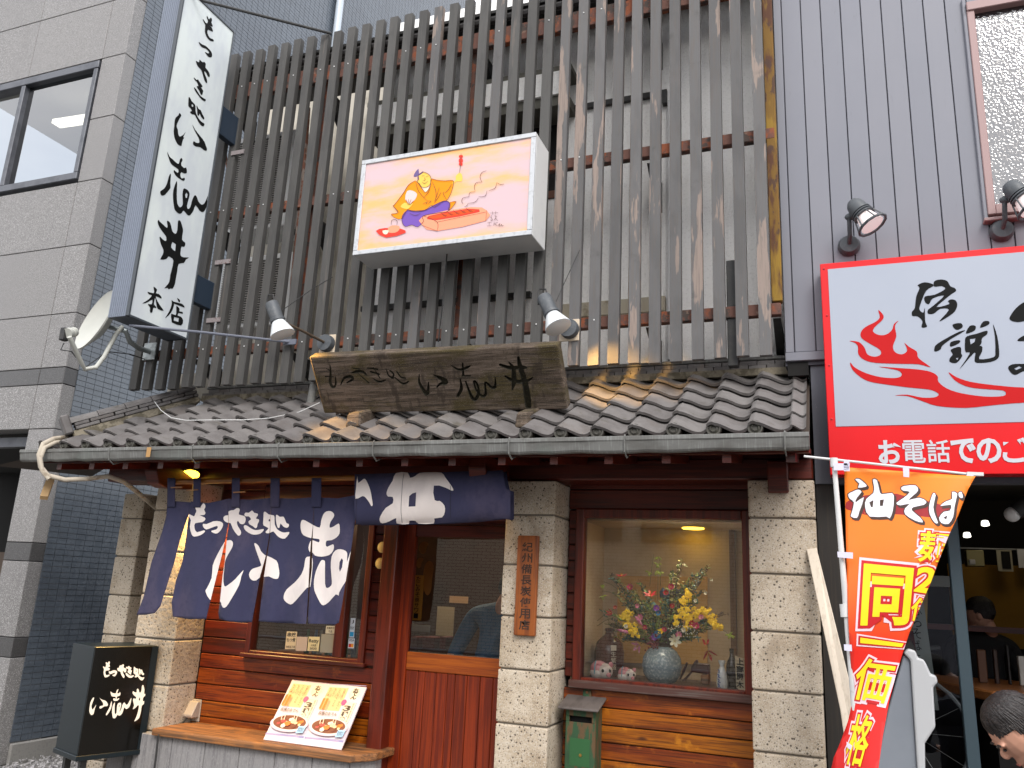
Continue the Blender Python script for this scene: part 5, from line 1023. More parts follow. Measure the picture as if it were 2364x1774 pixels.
circ = lambda cx_, cy_, rx, ry, n=14: [(cx_+rx*math.cos(6.2832*i/n), cy_+ry*math.sin(6.2832*i/n)) for i in range(n)]
rm = random.Random(2)
for q in ([(665,175),(1345,240),(840,1345),(90,1270)], [(1370,245),(2095,285),(1620,1430),(862,1352)]):
    fq = bil([(600+x*.11754, 1550+y*.11754) for x, y in q]); me_[0] = 0; rm = random.Random(2)
    ms(fq, [[(.0,.0),(1,.0),(1,.012),(0,.012)], [(0,.94),(1,.94),(1,.975),(0,.975)]], 12)
    ms(fq, [[(.04,.06),(.56,.06),(.56,.46),(.04,.46)]], 1)
    ms(fq, [circ(.78, .15, .17, .12)], 3, 1); ms(fq, [circ(.78, .15, .145, .10)], 10, 1)
    for i, ch in enumerate('おでん'): mt(fq, ch, (.72, .06+i*.062, .86, .12+i*.062), 2, .045)
    ms(fq, [[(.62,.30),(.93,.30),(.93,.66),(.62,.66)]], 0); ms(fq, [[(.63,.305),(.92,.305),(.92,.655),(.63,.655)]], 10)
    for i, ch in enumerate('3種盛'): mt(fq, ch, (.66, .36+i*.10, .82, .445+i*.10), 2, .04)
    for i, ch in enumerate('おすすめのおでん'): mt(fq, ch, (.85, .31+i*.041, .90, .345+i*.041), 9)
    ms(fq, [circ(.60, .31, .065, .05)], 4, 1)
    for c_, col in enumerate(('大根たまご', 'こんにゃく', 'ちくわぶ', '牛すじ串', 'はんぺん', 'つくね')):
        for i, ch in enumerate(col):
            u = .50-(c_ % 4)*.125; v = .085+(c_//4)*.21+i*.036; mt(fq, ch, (u-.035, v, u+.015, v+.032), 2)
    for c_, col in enumerate(('二百円', '三百円', '二百円', '百五十円')):
        for i, ch in enumerate(col): mt(fq, ch, (.45-c_*.125-.012, .18+i*.022, .45-c_*.125+.016, .198+i*.022), 9)
    ms(fq, [[(.045,.27),(.10,.27),(.10,.455),(.045,.455)], [(.13,.27),(.19,.27),(.19,.455),(.13,.455)]], 8)
    mt(fq, '自慢のおでん', (.10, .50, .58, .56), 2, .01)
    ms(fq, [circ(.5, .76, .50, .155, 20)], 13, 1); ms(fq, [circ(.5, .755, .47, .145, 20)], 5, 1); ms(fq, [circ(.5, .745, .43, .125, 20)], 6, 1)
    for i in range(26):
        a = rm.uniform(0, 6.28); r = rm.uniform(.1, .85)**.7; cu, cv = .5+.38*r*math.cos(a), .735+.10*r*math.sin(a); s = rm.uniform(.035, .07)
        ms(fq, [circ(cu, cv, s, s*.6, 8)], rm.choice([7, 8, 9, 10, 7, 8, 10, 6]), 1)
    for u in (.22, .3, .55, .62): ms(fq, [[(u, .60), (u+.012, .60), (u+.05, .72), (u+.03, .72)]], 10)
    ms(fq, [[(.80,.80),(.99,.79),(.97,.91),(.79,.925)]], 11); mt(fq, '期間限定', (.81, .82, .96, .90), 2)
mb.build('poster_print', mm, mn, recalc=False)
ou = thing('outdoor_outlet', 'beige weatherproof power outlet at the left end of the siding above the bench', 'outlet', (-4.33, .26, .66))
p = at(437, 1640, .22); mb = MB(); mb.prism([(p.x-.05, .278, p.z+.06), (p.x-.05, .24, p.z+.06), (p.x-.05, .19, p.z-.03), (p.x-.05, .20, p.z-.05), (p.x-.05, .278, p.z-.05)], (.10, 0, 0)); mb.build('cover', pm('beige_plastic', C(170, 158, 144), rough=.5), ou, bevel=.006)
mb = MB(); mb.box(p.x-.055, p.x+.055, .268, .279, p.z-.08, p.z+.07); mb.build('back_plate', pm('beige_plastic', (0, 0, 0, 1)), ou, bevel=.004)
mb = MB(); mb.tube([Vector((p.x, .21, p.z-.05)), Vector((p.x-.01, .15, p.z-.10)), at(400, 1677, .1), at(375, 1683, .0), at(365, 1700, -.115), at(361, 1740, -.115), at(356, 1780, -.12), (at(355, 1780, -.12).x, -.13, .02)], .007, 6)
mb.build('power_cord', M_dark, ou, smooth=True)
# ================================================================== BLACK STANDING SIGN
c0 = at(219, 1494, -.45); u1 = Vector((.337, .941, 0)).normalized(); v1 = Vector((-.941, .337, 0))
def on_front(x, y, e=0):
    n = Vector((u1.y, -u1.x, 0)); r = ray(x, y); t = (c0-CAM).dot(n)/r.dot(n); return CAM+r*t+n*e
wF = (on_front(366, 1493)-c0).dot(u1); zt = c0.z; zb = at(170, 1758, -.45).z
n2 = -u1; r = ray(167, 1490); tt = (c0-CAM).dot(n2)/r.dot(n2); wS = abs((CAM+r*tt-c0).dot(v1))
bs = thing('black_standing_sign', 'black box sign standing by the stone pillar with small white brush writing', 'sign', (c0.x, c0.y, 0))
def bx(a0, a1, b0, b1, z0, z1):
    P = [c0+u1*a+v1*b for a, b in ((a0, b0), (a1, b0), (a1, b1), (a0, b1))]
    return [(q.x, q.y, z0) for q in P]+[(q.x, q.y, z1) for q in P]
M_blk = pm('glossy_black_panel', C(13, 12, 10), rough=.14, spec=.35)
M_blks = pm('dark_green_black_metal', C(18, 28, 33), [('n', (12, 12, 12), C(30, 40, 44), .62, .7, .5)], rough=.4, spec=.3)
MB().hexa(bx(.004, wF, .012, wS, zb+.03, zt)).build('casing', M_blks, bs, bevel=.003)
MB().hexa(bx(.006, wF-.003, .0, .012, zb+.03, zt-.003)).build('front_face', M_blk, bs, bevel=.002)
MB().hexa(bx(-.006, wF+.006, -.008, wS+.008, zb, zb+.032)).build('bottom_trim', M_blks, bs, bevel=.003)
MB().hexa(bx(wF-.045, wF+.002, -.003, .0, zb+.035, zt-.004)).build('edge_trim', M_blks, bs)
for a in (.05, wF-.09):
    MB().hexa(bx(a, a+.04, .04, .08, 0, zb)).build('leg', M_dark, bs)
    MB().hexa(bx(a, a+.04, wS-.08, wS-.04, 0, zb)).build('leg', M_dark, bs)
MB().hexa(bx(.0, wF, .02, wS-.02, .0, .03)).build('foot', M_dark, bs)
mpx = lambda L: [(237+(x-434)*.41, 1526+(y-1162)*.49-(x-434)*.012+(x-434)*.035) for x, y in L]
bB = lambda L: shift(L, 190, 1580, .07233)
isb = [[(350,425),(375,450),(330,570),(290,690),(300,760),(320,810),(380,740),(445,650),(400,770),(370,900),(345,960),(285,985),(240,930),(220,850),(235,700),(260,570),(310,470)], [(550,440),(620,490),(720,520),(780,570),(815,650),(790,700),(700,705),(620,760),(560,780),(545,740),(570,700),(650,680),(665,620),(620,540)],
 [(905,230),(950,275),(1065,290),(1090,210),(1145,155),(1145,185),(1115,285),(1160,290),(1205,250),(1215,320),(1180,370),(1110,395),(1095,475),(1165,440),(1165,480),(1110,530),(1010,530),(985,490),(1000,440),(1055,470),(1055,400),(950,390),(915,340),(900,260)], [(935,540),(940,620),(920,760),(850,900),(770,998),(750,960),(800,860),(870,730),(905,600)],
 [(1040,580),(1030,700),(1030,880),(1045,960),(1090,900),(1100,750),(1130,620),(1210,590),(1240,640),(1220,750),(1180,890),(1240,790),(1280,650),(1340,580),(1380,640),(1430,650),(1480,580),(1560,430),(1550,560),(1500,720),(1400,795),(1335,740),(1300,860),(1240,970),(1170,1005),(1120,980),(1060,1070),(1010,1090),(970,1060),(945,900),(960,720),(1000,620)],
 [(1620,220),(1660,250),(1730,260),(1735,170),(1770,140),(1800,180),(1815,250),(1850,270),(1885,200),(1900,60),(1940,25),(1960,80),(1980,170),(1970,300),(2010,310),(2000,370),(1940,430),(1930,540),(1990,530),(2060,485),(1990,620),(1900,680),(1870,850),(1820,1060),(1730,1150),(1655,1185),(1700,1090),(1750,960),(1790,800),(1800,680),(1760,680),(1700,750),(1605,800),(1650,680),(1620,560),(1620,470),(1650,455),(1700,465),(1715,410),(1650,360),(1600,280)]]
mb = MB(); emb(mb, fill([smooth2(mpx(P), 2) for P in motsu]+[smooth2(bB(P), 2) for P in isb], [mpx(P) for P in motsuh]+[bB([(1185,650),(1190,690),(1170,740),(1160,700)]), bB([(1820,425),(1845,430),(1835,530),(1795,500)])]), lambda x, y: on_front(x, y, .0015))
mb.build('white_writing', pm('cream_vinyl', C(232, 222, 204), rough=.5, emit=.12), bs, recalc=False)
# ================================================================== WOODEN PLAQUE
pq = thing('wooden_plaque', 'narrow amber wooden plaque with dark characters fixed to the middle stone pillar', 'plaque', (-1.732, -.02, 1.35))
MB().box(-1.800, -1.664, -.032, -.002, 1.348, 1.938).build('board', pm('amber_plaque_wood', C(142, 74, 20), [('n', (30, 30, 3), C(98, 46, 14), .45, .65, .8), ('n', (150, 60, 5), C(92, 44, 18), .55, .68, .7)], rough=.5, bump=[('n', (150, 60, 5), .001, .4)]), pq, bevel=.007, seg=2)
mb = MB()
for i, ch in enumerate('紀州備長炭使用店'): z = 1.900-i*.0655; text(mb, ch, lambda u, v: (-1.765+u*.066, -.0335, z-.058+v*.054), 0, .018, (0, 0, 1, 1))
mb.build('painted_characters', pm('faded_black_paint', C(54, 36, 26), rough=.8), pq, recalc=False)
# ================================================================== MAILBOX
mx_ = thing('wooden_mailbox', 'worn green wooden mailbox with a dark slot and sloping grey lid beside the middle pillar', 'mailbox', (-1.42, .2, .5))
M_grn = pm('worn_green_paint', C(42, 74, 46), [('n', (22, 22, 5), C(92, 68, 42), .47, .54, .95), ('n', (8, 8, 8), C(30, 58, 34), .5, .65, .6)], rough=.7)
a0, a1 = -1.505, -1.325
mb = MB(); mb.box(a0, a0+.035, .125, .135, .878, .906); 
mb = MB(); mb.box(a0, a1, .125, .14, .91, .955); mb.box(a0, a1, .125, .14, .50, .877); mb.box(a0, a0+.022, .1255, .14, .877, .91); mb.box(a1-.022, a1, .1255, .14, .877, .91); mb.box(a0, a0+.012, .14, .278, .5, .955); mb.box(a1-.012, a1, .14, .278, .5, .955); mb.box(a0, a1, .14, .278, .488, .5)
mb.build('body', M_grn, mx_, bevel=.003)
MB().box(a0+.02, a1-.02, .16, .17, .86, .93).build('slot_inside', M_void, mx_)
MB().hexa([(-1.545, .08, .945), (-1.298, .08, .945), (-1.298, .275, .995), (-1.545, .275, .995), (-1.545, .08, .960), (-1.298, .08, .960), (-1.298, .275, 1.012), (-1.545, .275, 1.012)]).build('lid', pm('grey_brown_lid', C(92, 84, 80), [('n', (20, 3, 20), C(70, 62, 58), .45, .65, .7)], rough=.7), mx_, bevel=.005)
MB().prism([(-1.445, .262, 1.0), (-1.39, .262, 1.0), (-1.392, .262, 1.04), (-1.405, .262, 1.055), (-1.43, .262, 1.055), (-1.443, .262, 1.04)], (0, .015, 0)).build('hanger_plate', M_grn, mx_, bevel=.003)
MB().lathe([(.0, .004), (.008, .004), (.009, 0)], (-1.417, .262, 1.033), (0, -1, 0), 10).build('screw', pm('rusty_screw', C(110, 70, 40), rough=.7), mx_)
MB().box(a0+.03, a1-.03, .1235, .125, .64, .79).build('green_label_patch', pm('fresh_green_patch', C(38, 86, 46), rough=.6), mx_)
MB().lathe([(.0, .006), (.008, .005), (.010, 0)], (-1.41, .124, .70), (0, -1, 0), 10).build('knob', pm('brass_knob', C(150, 120, 60), metal=.6, rough=.4), mx_)
# ================================================================== NOBORI FLAG
FY = -1.0
fg = thing('banner_flag', 'tall orange and red advertising banner with white and yellow lettering twisting on its white pole', 'banner', (at(1985, 1774, FY).x, FY, 0))
fo = [(1949,1079),(2050,1086),(2150,1094),(2252,1100),(2235,1130),(2212,1190),(2190,1237),(2165,1300),(2150,1342),(2125,1400),(2100,1460),(2085,1505),(2068,1560),(2053,1620),(2038,1700),(2026,1790),(1916,1790),(1925,1750),(1940,1715),(1958,1665),(1968,1620),(1966,1560),(1962,1500),(1958,1425),(1955,1330),(1952,1200)]
def fw_(e):
    def f(x, y):
        d = (y-1080)/700; k = (x-1950)/300
        return at(x, y, FY+.05*math.sin(k*6+d*3.2)*(.3+d)+.03*math.sin(d*9+k*4)-.06*d-e)
    return f
gm = bpy.data.materials.new('banner_print'); gm.use_nodes = True; t_ = gm.node_tree; b_ = t_.nodes['Principled BSDF']; b_.inputs['Roughness'].default_value = .55
gg = t_.nodes.new('ShaderNodeNewGeometry'); sx = t_.nodes.new('ShaderNodeSeparateXYZ'); cr_ = t_.nodes.new('ShaderNodeValToRGB'); mr_ = t_.nodes.new('ShaderNodeMapRange')
mr_.inputs[1].default_value = 1.0; mr_.inputs[2].default_value = 2.2; t_.links.new(gg.outputs['Position'], sx.inputs[0]); t_.links.new(sx.outputs[2], mr_.inputs[0]); t_.links.new(mr_.outputs[0], cr_.inputs[0])
el = cr_.color_ramp.elements; el[0].position = 0; el[0].color = C(200, 12, 10); el[1].position = 1; el[1].color = C(244, 132, 26)
for ps, cc in ((.16, (222, 22, 12)), (.36, (228, 34, 14)), (.52, (240, 92, 16)), (.72, (244, 118, 22))): e_ = el.new(ps); e_.color = C(*cc)
t_.links.new(cr_.outputs[0], b_.inputs['Base Color']); b_.inputs['Subsurface Weight'].default_value = 0
mb = MB(); emb(mb, fill([fo], grid=14), fw_(0)); o = mb.build('cloth', gm, fg, smooth=True, recalc=False); sm = o.modifiers.new('thick', 'SOLIDIFY'); sm.thickness = .001
fz = lambda L: shift(L, 1764, 900, .27125)
band = fz([(695,975),(720,945),(860,900),(1100,885),(1180,900),(1400,950),(1540,990),(1600,1010),(1630,1020),(1620,1060),(1500,1090),(1300,1075),(1100,1060),(900,1070),(780,1040),(700,1015)])
ab = [fz(P) for P in ([(775,765),(810,760),(860,800),(870,825),(800,835),(810,800)], [(715,890),(760,865),(800,850),(830,870),(790,920),(780,960),(850,915),(810,1040),(790,1092),(740,1080),(745,1050),(765,960),(730,930)], [(925,765),(960,770),(980,850),(1000,890),(1090,880),(1105,930),(1095,1030),(1070,1095),(1040,1080),(900,1080),(860,1000),(870,930),(930,880),(935,820)],
 [(1190,820),(1290,815),(1310,860),(1270,900),(1230,940),(1320,920),(1380,950),(1360,980),(1270,1000),(1260,1030),(1330,1090),(1350,1130),(1280,1112),(1200,1060),(1200,1010),(1240,970),(1160,985),(1125,965),(1190,920),(1240,870),(1185,860),(1165,840)], [(1440,880),(1460,900),(1440,1000),(1460,1080),(1480,1135),(1450,1130),(1410,1060),(1405,990),(1420,930)],
 [(1600,870),(1640,880),(1640,910),(1620,1000),(1610,1080),(1570,1142),(1510,1135),(1490,1090),(1530,1040),(1580,1030),(1590,980),(1500,990),(1550,950),(1600,930)], [(1655,880),(1680,870),(1692,920),(1662,915)])]
abh = [fz(P) for P in ([(895,960),(930,940),(925,1000),(910,1000)], [(985,940),(1020,935),(1010,990),(985,990)], [(1525,1090),(1560,1070),(1550,1105)])]
fm = [pm('f_' + n, C(*c), rough=.55) for n, c in (('maroon', (150, 24, 30)), ('brown', (62, 42, 34)), ('white', (232, 230, 238)), ('red', (196, 18, 26)), ('yellow', (240, 216, 16)), ('halo', (240, 206, 214)))]
mb = MB(); emb(mb, fill([smooth2(band)], clip=[fo], grid=14), fw_(.0016), 0)
g_ = lambda L, d, dx=0, dy=0: [[(x+dx, y+dy) for x, y in grow(smooth2(P, 2), d)] for P in L]
emb(mb, fill(g_(ab, 2.2)+g_(ab, 2.0, 4, 4.5), clip=[fo], grid=14), fw_(.0026), 1)
emb(mb, fill([smooth2(P, 2) for P in ab], abh, clip=[fo], grid=14), fw_(.0036), 2)
def bigch(ch, q):
    f = bil(q)
    kk = (0 if ch in '同一2' else 1)
    for off, mi, e in ((.115-.02*kk, 5, .003), (.075-.025*kk, 3, .004), (.030-.016*kk, 4, .005)):
        vs, T = glyphs(ch, off); v0, _ = glyphs(ch, 0.0)
        a0, a1 = min(v[0] for v in v0), max(v[0] for v in v0); b0, b1 = min(v[1] for v in v0), max(v[1] for v in v0)
        if b1-b0 < .3: m_ = (b0+b1)/2; b0, b1 = m_-.17, m_+.17
        pts = [f((x-a0)/(a1-a0), 1-(y-b0)/(b1-b0)) for x, y in vs]
        # clip to the cloth outline and follow its folds
        polys = [[pts[i] for i in t] for t in T]
        polys = [P for P in polys if abs(sum(P[i][0]*P[(i+1) % len(P)][1]-P[(i+1) % len(P)][0]*P[i][1] for i in range(len(P)))) > .02]
        emb(mb, fill(polys, clip=[fo], grid=14), fw_(e), mi)
bigch('同', [(1998,1306),(2106,1316),(2094,1440),(1990,1440)]); bigch('一', [(1990,1464),(2086,1480),(2076,1500),(1988,1494)]); bigch('価', [(1986,1520),(2070,1530),(2040,1626),(1966,1612)]); bigch('格', [(1972,1650),(2022,1655),(1990,1770),(1948,1762)])
bigch('麺', [(2124,1226),(2206,1232),(2190,1298),(2120,1296)]); bigch('2', [(2122,1310),(2166,1314),(2150,1370),(2112,1364)]); bigch('倍', [(2108,1380),(2170,1384),(2150,1436),(2100,1432)])
mb.build('printed_lettering', fm, fg, recalc=False)
MB().tube([at(1925, 1062, FY), at(1953, 1400, FY), at(1985, 1774, FY), at(2003, 1990, FY)], [.0105, .0125, .0145, .0155], 12).build('pole', M_white, fg, smooth=True)
mb = MB(); a, b = at(1948, 1395, FY), at(1951, 1425, FY); mb.tube([a, b], .018, 12); a = at(1925, 1058, FY); mb.tube([a, a-Vector((0, 0, .04))], .016, 10); mb.build('pole_joints', M_white, fg, smooth=True)
mb = MB(); mb.tube([at(1856, 1054, FY+.01), at(2262, 1098, FY-.01)], .0055, 8); a = at(2250, 1095, FY); mb.beam(a-Vector((.03, .01, 0)), a+Vector((.03, -.01, -.003)), .02, .014); mb.build('crossbar', M_white, fg, smooth=True)
M_tab = pm('translucent_tab', C(208, 206, 226), rough=.5)
for q in ([(1924,1070),(1962,1070),(1960,1086),(1925,1086)], [(1948,1062),(1960,1062),(1962,1088),(1948,1088)], [(2084,1076),(2099,1078),(2099,1102),(2086,1101)], [(2232,1096),(2248,1098),(2238,1120),(2226,1112)], [(1933,1274),(1969,1276),(1969,1290),(1934,1287)], [(1948,1488),(1966,1489),(1967,1504),(1949,1502)], [(1954,1713),(1982,1732),(1980,1746),(1956,1726)]):
    mb = MB(); mb.prism([at(x, y, FY-.045 if y > 1480 else FY-.03) for x, y in q], (0, .004, 0)); mb.build('loop_tab', M_tab, fg)
p = at(1985, 1990, FY); MB().lathe([(.17, 0), (.17, .05), (.05, .09), (.03, .3), (.0, .3)], (p.x, p.y, 0), (0, 0, 1), 20).build('base', M_white, fg)
# leaning plank
lb = MB().prism([at(1862, 1269, -.02), at(1885, 1265, -.02), at(1968, 1600, -.30), at(1985, 1790, -.42), at(1962, 1790, -.42), at(1940, 1640, -.33)], (0, .03, 0)).build('leaning_plank', pm('pale_plank', C(206, 194, 176), [('n', (60, 60, 3), C(180, 166, 146), .5, .68, .6)], rough=.7), None, bevel=.003)
tag(lb, 'long pale plank leaning beside the right stone pillar behind the banner', 'plank')
# pale folding board behind the banner
ab_ = thing('grey_panel_stand', 'pale grey upright panel with moulded white edge standing behind the banner', 'panel', at(2110, 1774, .1))
w4 = lambda L: shift(L, 1764, 1324, .27125)
MB().prism([at(x, y, .10) for x, y in w4([(1190,700),(1243,735),(1310,1750),(930,1750),(1060,1150)])], (0, .05, 0)).build('grey_panel', pm('cool_grey_sheet', C(126, 132, 140), [('n', (2, 2, 2), C(112, 118, 126), .4, .7, .6)], rough=.4), ab_, bevel=.005)
MB().prism([at(x, y, .08) for x, y in w4([(1190,680),(1225,640),(1290,660),(1310,720),(1360,735),(1385,780),(1420,860),(1465,870),(1480,930),(1440,970),(1460,1310),(1370,1450),(1375,1750),(1310,1750),(1275,1200),(1246,740)])], (0, .07, 0)).build('white_moulding', pm('off_white_plastic', C(176, 178, 180), rough=.45), ab_, bevel=.01, seg=2)
p = [at(x, y, .12) for x, y in w4([(1195,640),(1240,560),(1290,650),(1200,690)])]; MB().prism(p, (0, .01, 0)).build('price_tag', M_void, ab_)
# bicycle wheel seen behind the pane
bw = at(2100, 1690, 1.0); bt = thing('parked_bicycle', 'dark bicycle wheel showing dimly behind the shop door pane', 'bicycle', (bw.x, 1.0, bw.z-.3))
mb = MB(); R_ = .33; mb.tube([(bw.x+R_*math.cos(i*.2618), 1.0, bw.z+R_*math.sin(i*.2618)) for i in range(25)], .012, 6, cap=False); mb.build('tyre', M_dk2, bt, smooth=True)
mb = MB()
for i in range(12): a = i*.5236; mb.tube([(bw.x, 1.0, bw.z), (bw.x+R_*math.cos(a), 1.0, bw.z+R_*math.sin(a))], .0015, 3)
mb.build('spokes', M_alu, bt)
mb = MB(); mb.tube([(bw.x, 1, bw.z), (bw.x-.1, 1, bw.z+.45), (bw.x+.2, 1, bw.z+.5)], .015, 6); mb.tube([(bw.x-.1, 1, bw.z+.45), (bw.x-.4, 1, bw.z-.05)], .015, 6); mb.build('frame', M_dark, bt)
# ================================================================== DISPLAY WINDOW CONTENTS
DZ = 1.097
def dp(x, y, Y=.5):   # crop px of the window view -> world
    return at(1340+x*.19277, 1280+y*.19277, Y)
M_pig = pm('glazed_pig', C(226, 214, 206), rough=.18, spec=.7); M_pigp = pm('pink_glaze', C(216, 140, 146), [('n', (12, 12, 12), C(226, 180, 180), .48, .7, .6)], rough=.18); M_blue = pm('blue_ribbon_glaze', C(120, 172, 186), rough=.2); M_eye = pm('black_glaze', C(12, 12, 12), rough=.1)
def pig(px, sc, label):
    p = at(px, 1560, .43); z = DZ; X, Y = p.x, .43
    t = thing('piggy_bank', label, 'piggy bank', (X, Y, z), 'piggy banks in the display window')
    mb = MB(); mb.ell((X-.012*sc, Y, z+.052*sc), .052*sc, .045*sc, .048*sc, 18, 12); mb.build('back', M_pigp, t, smooth=True)
    mb = MB(); mb.ell((X+.026*sc, Y-.014*sc, z+.046*sc), .043*sc, .040*sc, .042*sc, 18, 12); mb.ell((X-.012*sc, Y-.004, z+.034*sc), .054*sc, .046*sc, .035*sc, 16, 10); 
    for a, b in ((-.035, -.02), (.03, -.02), (-.035, .02), (.03, .02)): mb.ell((X+a*sc, Y+b*sc, z+.012*sc), .014*sc, .014*sc, .013*sc, 8, 6)
    mb.build('body', M_pig, t, smooth=True)
    mb = MB(); mb.lathe([(.012*sc, 0), (.013*sc, .012*sc), (.009*sc, .016*sc), (.0, .016*sc)], (X+.050*sc, Y-.040*sc, z+.030*sc), (.55, -.8, 0), 12); mb.build('snout', M_pigp, t, smooth=True)
    mb = MB(); mb.ell((X-.002*sc, Y-.034*sc, z+.078*sc), .016*sc, .006*sc, .018*sc, 10, 6); mb.build('ear', M_pigp, t, smooth=True); mb = MB(); mb.ell((X+.058*sc, Y-.018*sc, z+.082*sc), .013*sc, .006*sc, .016*sc, 10, 6); mb.build('ear', M_pigp, t, smooth=True)
    mb = MB()
    for a, b in ((.022, -.0535), (.058, -.040)): mb.ell((X+a*sc, Y+b*sc, z+.050*sc), .008*sc, .004*sc, .010*sc, 10, 6)
    mb.build('eyes', M_eye, t, smooth=True)
    mb = MB(); mb.tube([(X-.03*sc+.004*sc*math.cos(a), Y-.048*sc*math.cos(a), z+.05*sc+.047*sc*math.sin(a)) for a in [i*.28-.9 for i in range(10)]], .004*sc, 6); mb.build('ribbon', M_blue, t, smooth=True)
pig(1388, 1.12, 'larger pink and white glazed piggy bank at the left of the display window')
pig(1447, .86, 'smaller pink and white glazed piggy bank next to the larger one')
vt = at(1528, 1540, .52); va = thing('round_vase', 'round speckled pale blue ceramic vase in the display window holding the flowers', 'vase', (vt.x, .52, DZ))
rv = .122
MB().lathe([(.05, 0), (.085, .012), (.112, .05), (rv, .10), (.116, .15), (.092, .19), (.062, .213), (.052, .216), (.05, .2), (.0, .19)], (vt.x, .52, DZ), (0, 0, 1), 36).build('body', pm('crackled_celadon_glaze', C(134, 152, 160), [('n', (70, 70, 70), C(182, 194, 200), .5, .62, .9), ('n', (200, 200, 200), C(96, 112, 118), .58, .68, .5)], rough=.25), va, smooth=True)
fl = thing('flower_arrangement', 'large mixed bouquet with yellow sprays, red lilies, pink and white lilies and green stems', 'flowers', (vt.x, .52, DZ+.2))
FO = Vector((vt.x, .52, DZ+.2)); rf = random.Random(21)
M_stem = pm('twig_green', C(70, 82, 36), rough=.7); M_twig = pm('brown_twig', C(72, 50, 32), rough=.8)
def petal(mb, o, d, L, w, nrm, m=0, curl=.3):
    d = d.normalized(); s = d.cross(nrm).normalized(); n = s.cross(d)
    pts = []
    for t, k in ((0, .25), (.35, .9), (.7, .85), (1, .1)):
        c = o+d*L*t-n*curl*L*t*t; pts.append((c-s*w*k/2, c+n*w*.12*k, c+s*w*k/2))
    for a, b in zip(pts[:-1], pts[1:]):
        for k in (0, 1): mb.face([a[k], a[k+1], b[k+1], b[k]], m)
def spray(mb, p, q, nleaf, ls, m, rnd, lm=None, sag=.02):
    pts = [p.lerp(q, i/5)+Vector((rnd.uniform(-.008, .008), rnd.uniform(-.008, .008), sag*math.sin(math.pi*i/5))) for i in range(6)]
    mb.tube(pts, [.0022, .002, .0018, .0015, .0012, .0008], 4, m=0, cap=False)
    for i in range(nleaf):
        t = rnd.uniform(.3, 1); k = min(4, int(t*5)); o = pts[k].lerp(pts[k+1], t*5-k)
        d = Vector((rnd.uniform(-1, 1), rnd.uniform(-1, 1), rnd.uniform(-.3, 1)))
        petal(mb, o, d, ls*rnd.uniform(.6, 1.3), ls*.38, Vector((rnd.uniform(-1, 1), rnd.uniform(-1, .2), rnd.uniform(-1, 1))), lm if lm is not None else m)
greens = [pm('leaf_dark', C(58, 74, 34), rough=.6), pm('leaf_mid', C(108, 128, 48), rough=.6), pm('leaf_teal', C(44, 96, 88), rough=.5), pm('leaf_olive', C(128, 122, 56), rough=.6)]
# foliage mass
mb = MB()
tg = [(400,270),(440,480),(560,380),(620,420),(1100,200),(1200,110),(1380,240),(1500,180),(1450,420),(1400,560),(330,820),(420,880),(300,700),(1500,820),(1450,900),(1400,980),(600,900),(700,960),(1200,900),(1300,1000),(560,1000),(620,650),(700,520),(800,560),(1000,560),(1150,520),(1250,350),(1330,500),(500,560),(700,330),(900,740),(1050,720),(1540,800),(1600,860),(470,1000),(1350,820),(820,840),(1000,860),(930,950)]
for x, y in tg:
    for r in range(5):
        q = dp(x+rf.uniform(-45, 45), y+rf.uniform(-45, 45), .52+rf.uniform(-.10, .12)); spray(mb, FO+Vector((rf.uniform(-.03, .03), rf.uniform(-.03, .03), 0)), q, 26, .024, 0, rf, rf.choice([1, 2, 2, 3, 4, 4]))
mb.build('greenery', [M_twig, greens[0], greens[1], greens[2], greens[3]], fl, recalc=False)
# fine twigs with needle leaves
mb = MB()
for x, y in ((1200,100),(1500,180),(1130,260),(1420,330),(1470,430),(370,220),(340,830),(470,900),(1690,720),(1760,700),(1560,640),(1380,260),(1290,360)):
    for r in range(2): spray(mb, FO.lerp(dp(x, y), .35), dp(x+rf.uniform(-30, 30), y+rf.uniform(-20, 20), .48+rf.uniform(-.05, .05)), 22, .016, 0, rf, 0)
mb.build('thin_twigs', [M_twig], fl, recalc=False)
mb = MB(); Yl = pm('yellow_petal', C(246, 208, 18), rough=.6)
for (x, y, n, s) in ((1290,490,16,45),(1300,640,12,50),(1230,680,8,35),(560,720,22,50),(560,830,22,50),(640,910,20,50),(660,960,12,35),(500,740,14,45),(1180,760,12,35),(1290,780,24,50),(1140,830,10,30),(1280,880,10,30),(1440,700,16,50),(1500,690,12,40),(1580,760,14,40),(1640,850,14,40),(1680,880,10,25),(1400,720,10,30),(1250,560,10,40)):
    for i in range(n):
        o = dp(x+rf.gauss(0, s*.6), y+rf.gauss(0, s*.6), .45+rf.uniform(-.04, .05))
        for a in range(4): petal(mb, o, Vector((math.cos(a*1.57+i), rf.uniform(-.5, .1), math.sin(a*1.57+i))), .013, .0125, Vector((0, -1, 0)))
mb.build('yellow_blossoms', [Yl], fl, recalc=False)
def lily(px, py, mats_, L, w, n=6, dirv=(0, -1, .3), curl=.4, name='lily', Y=.42):
    o = dp(px, py, Y); D = Vector(dirv).normalized(); a = D.orthogonal().normalized(); b = D.cross(a); mb = MB()
    for i in range(n):
        t = i*6.2832/n; petal(mb, o, a*math.cos(t)+b*math.sin(t)+D*.55, L, w, D*-1, 0, curl)
    for i in range(5): t = i*1.2566; mb.tube([o, o+D*L*.6+(a*math.cos(t)+b*math.sin(t))*L*.2], .0012, 4, m=1)
    mb.build(name, mats_, fl, recalc=False)
wh = pm('white_petal', C(226, 226, 208), rough=.5); pk = pm('pink_petal', C(206, 116, 150), [('n', (60, 60, 60), C(224, 180, 190), .5, .6, .7)], rough=.5); rd = pm('red_petal', C(176, 20, 30), rough=.45); st = pm('stamen_yellow', C(200, 170, 60), rough=.6)
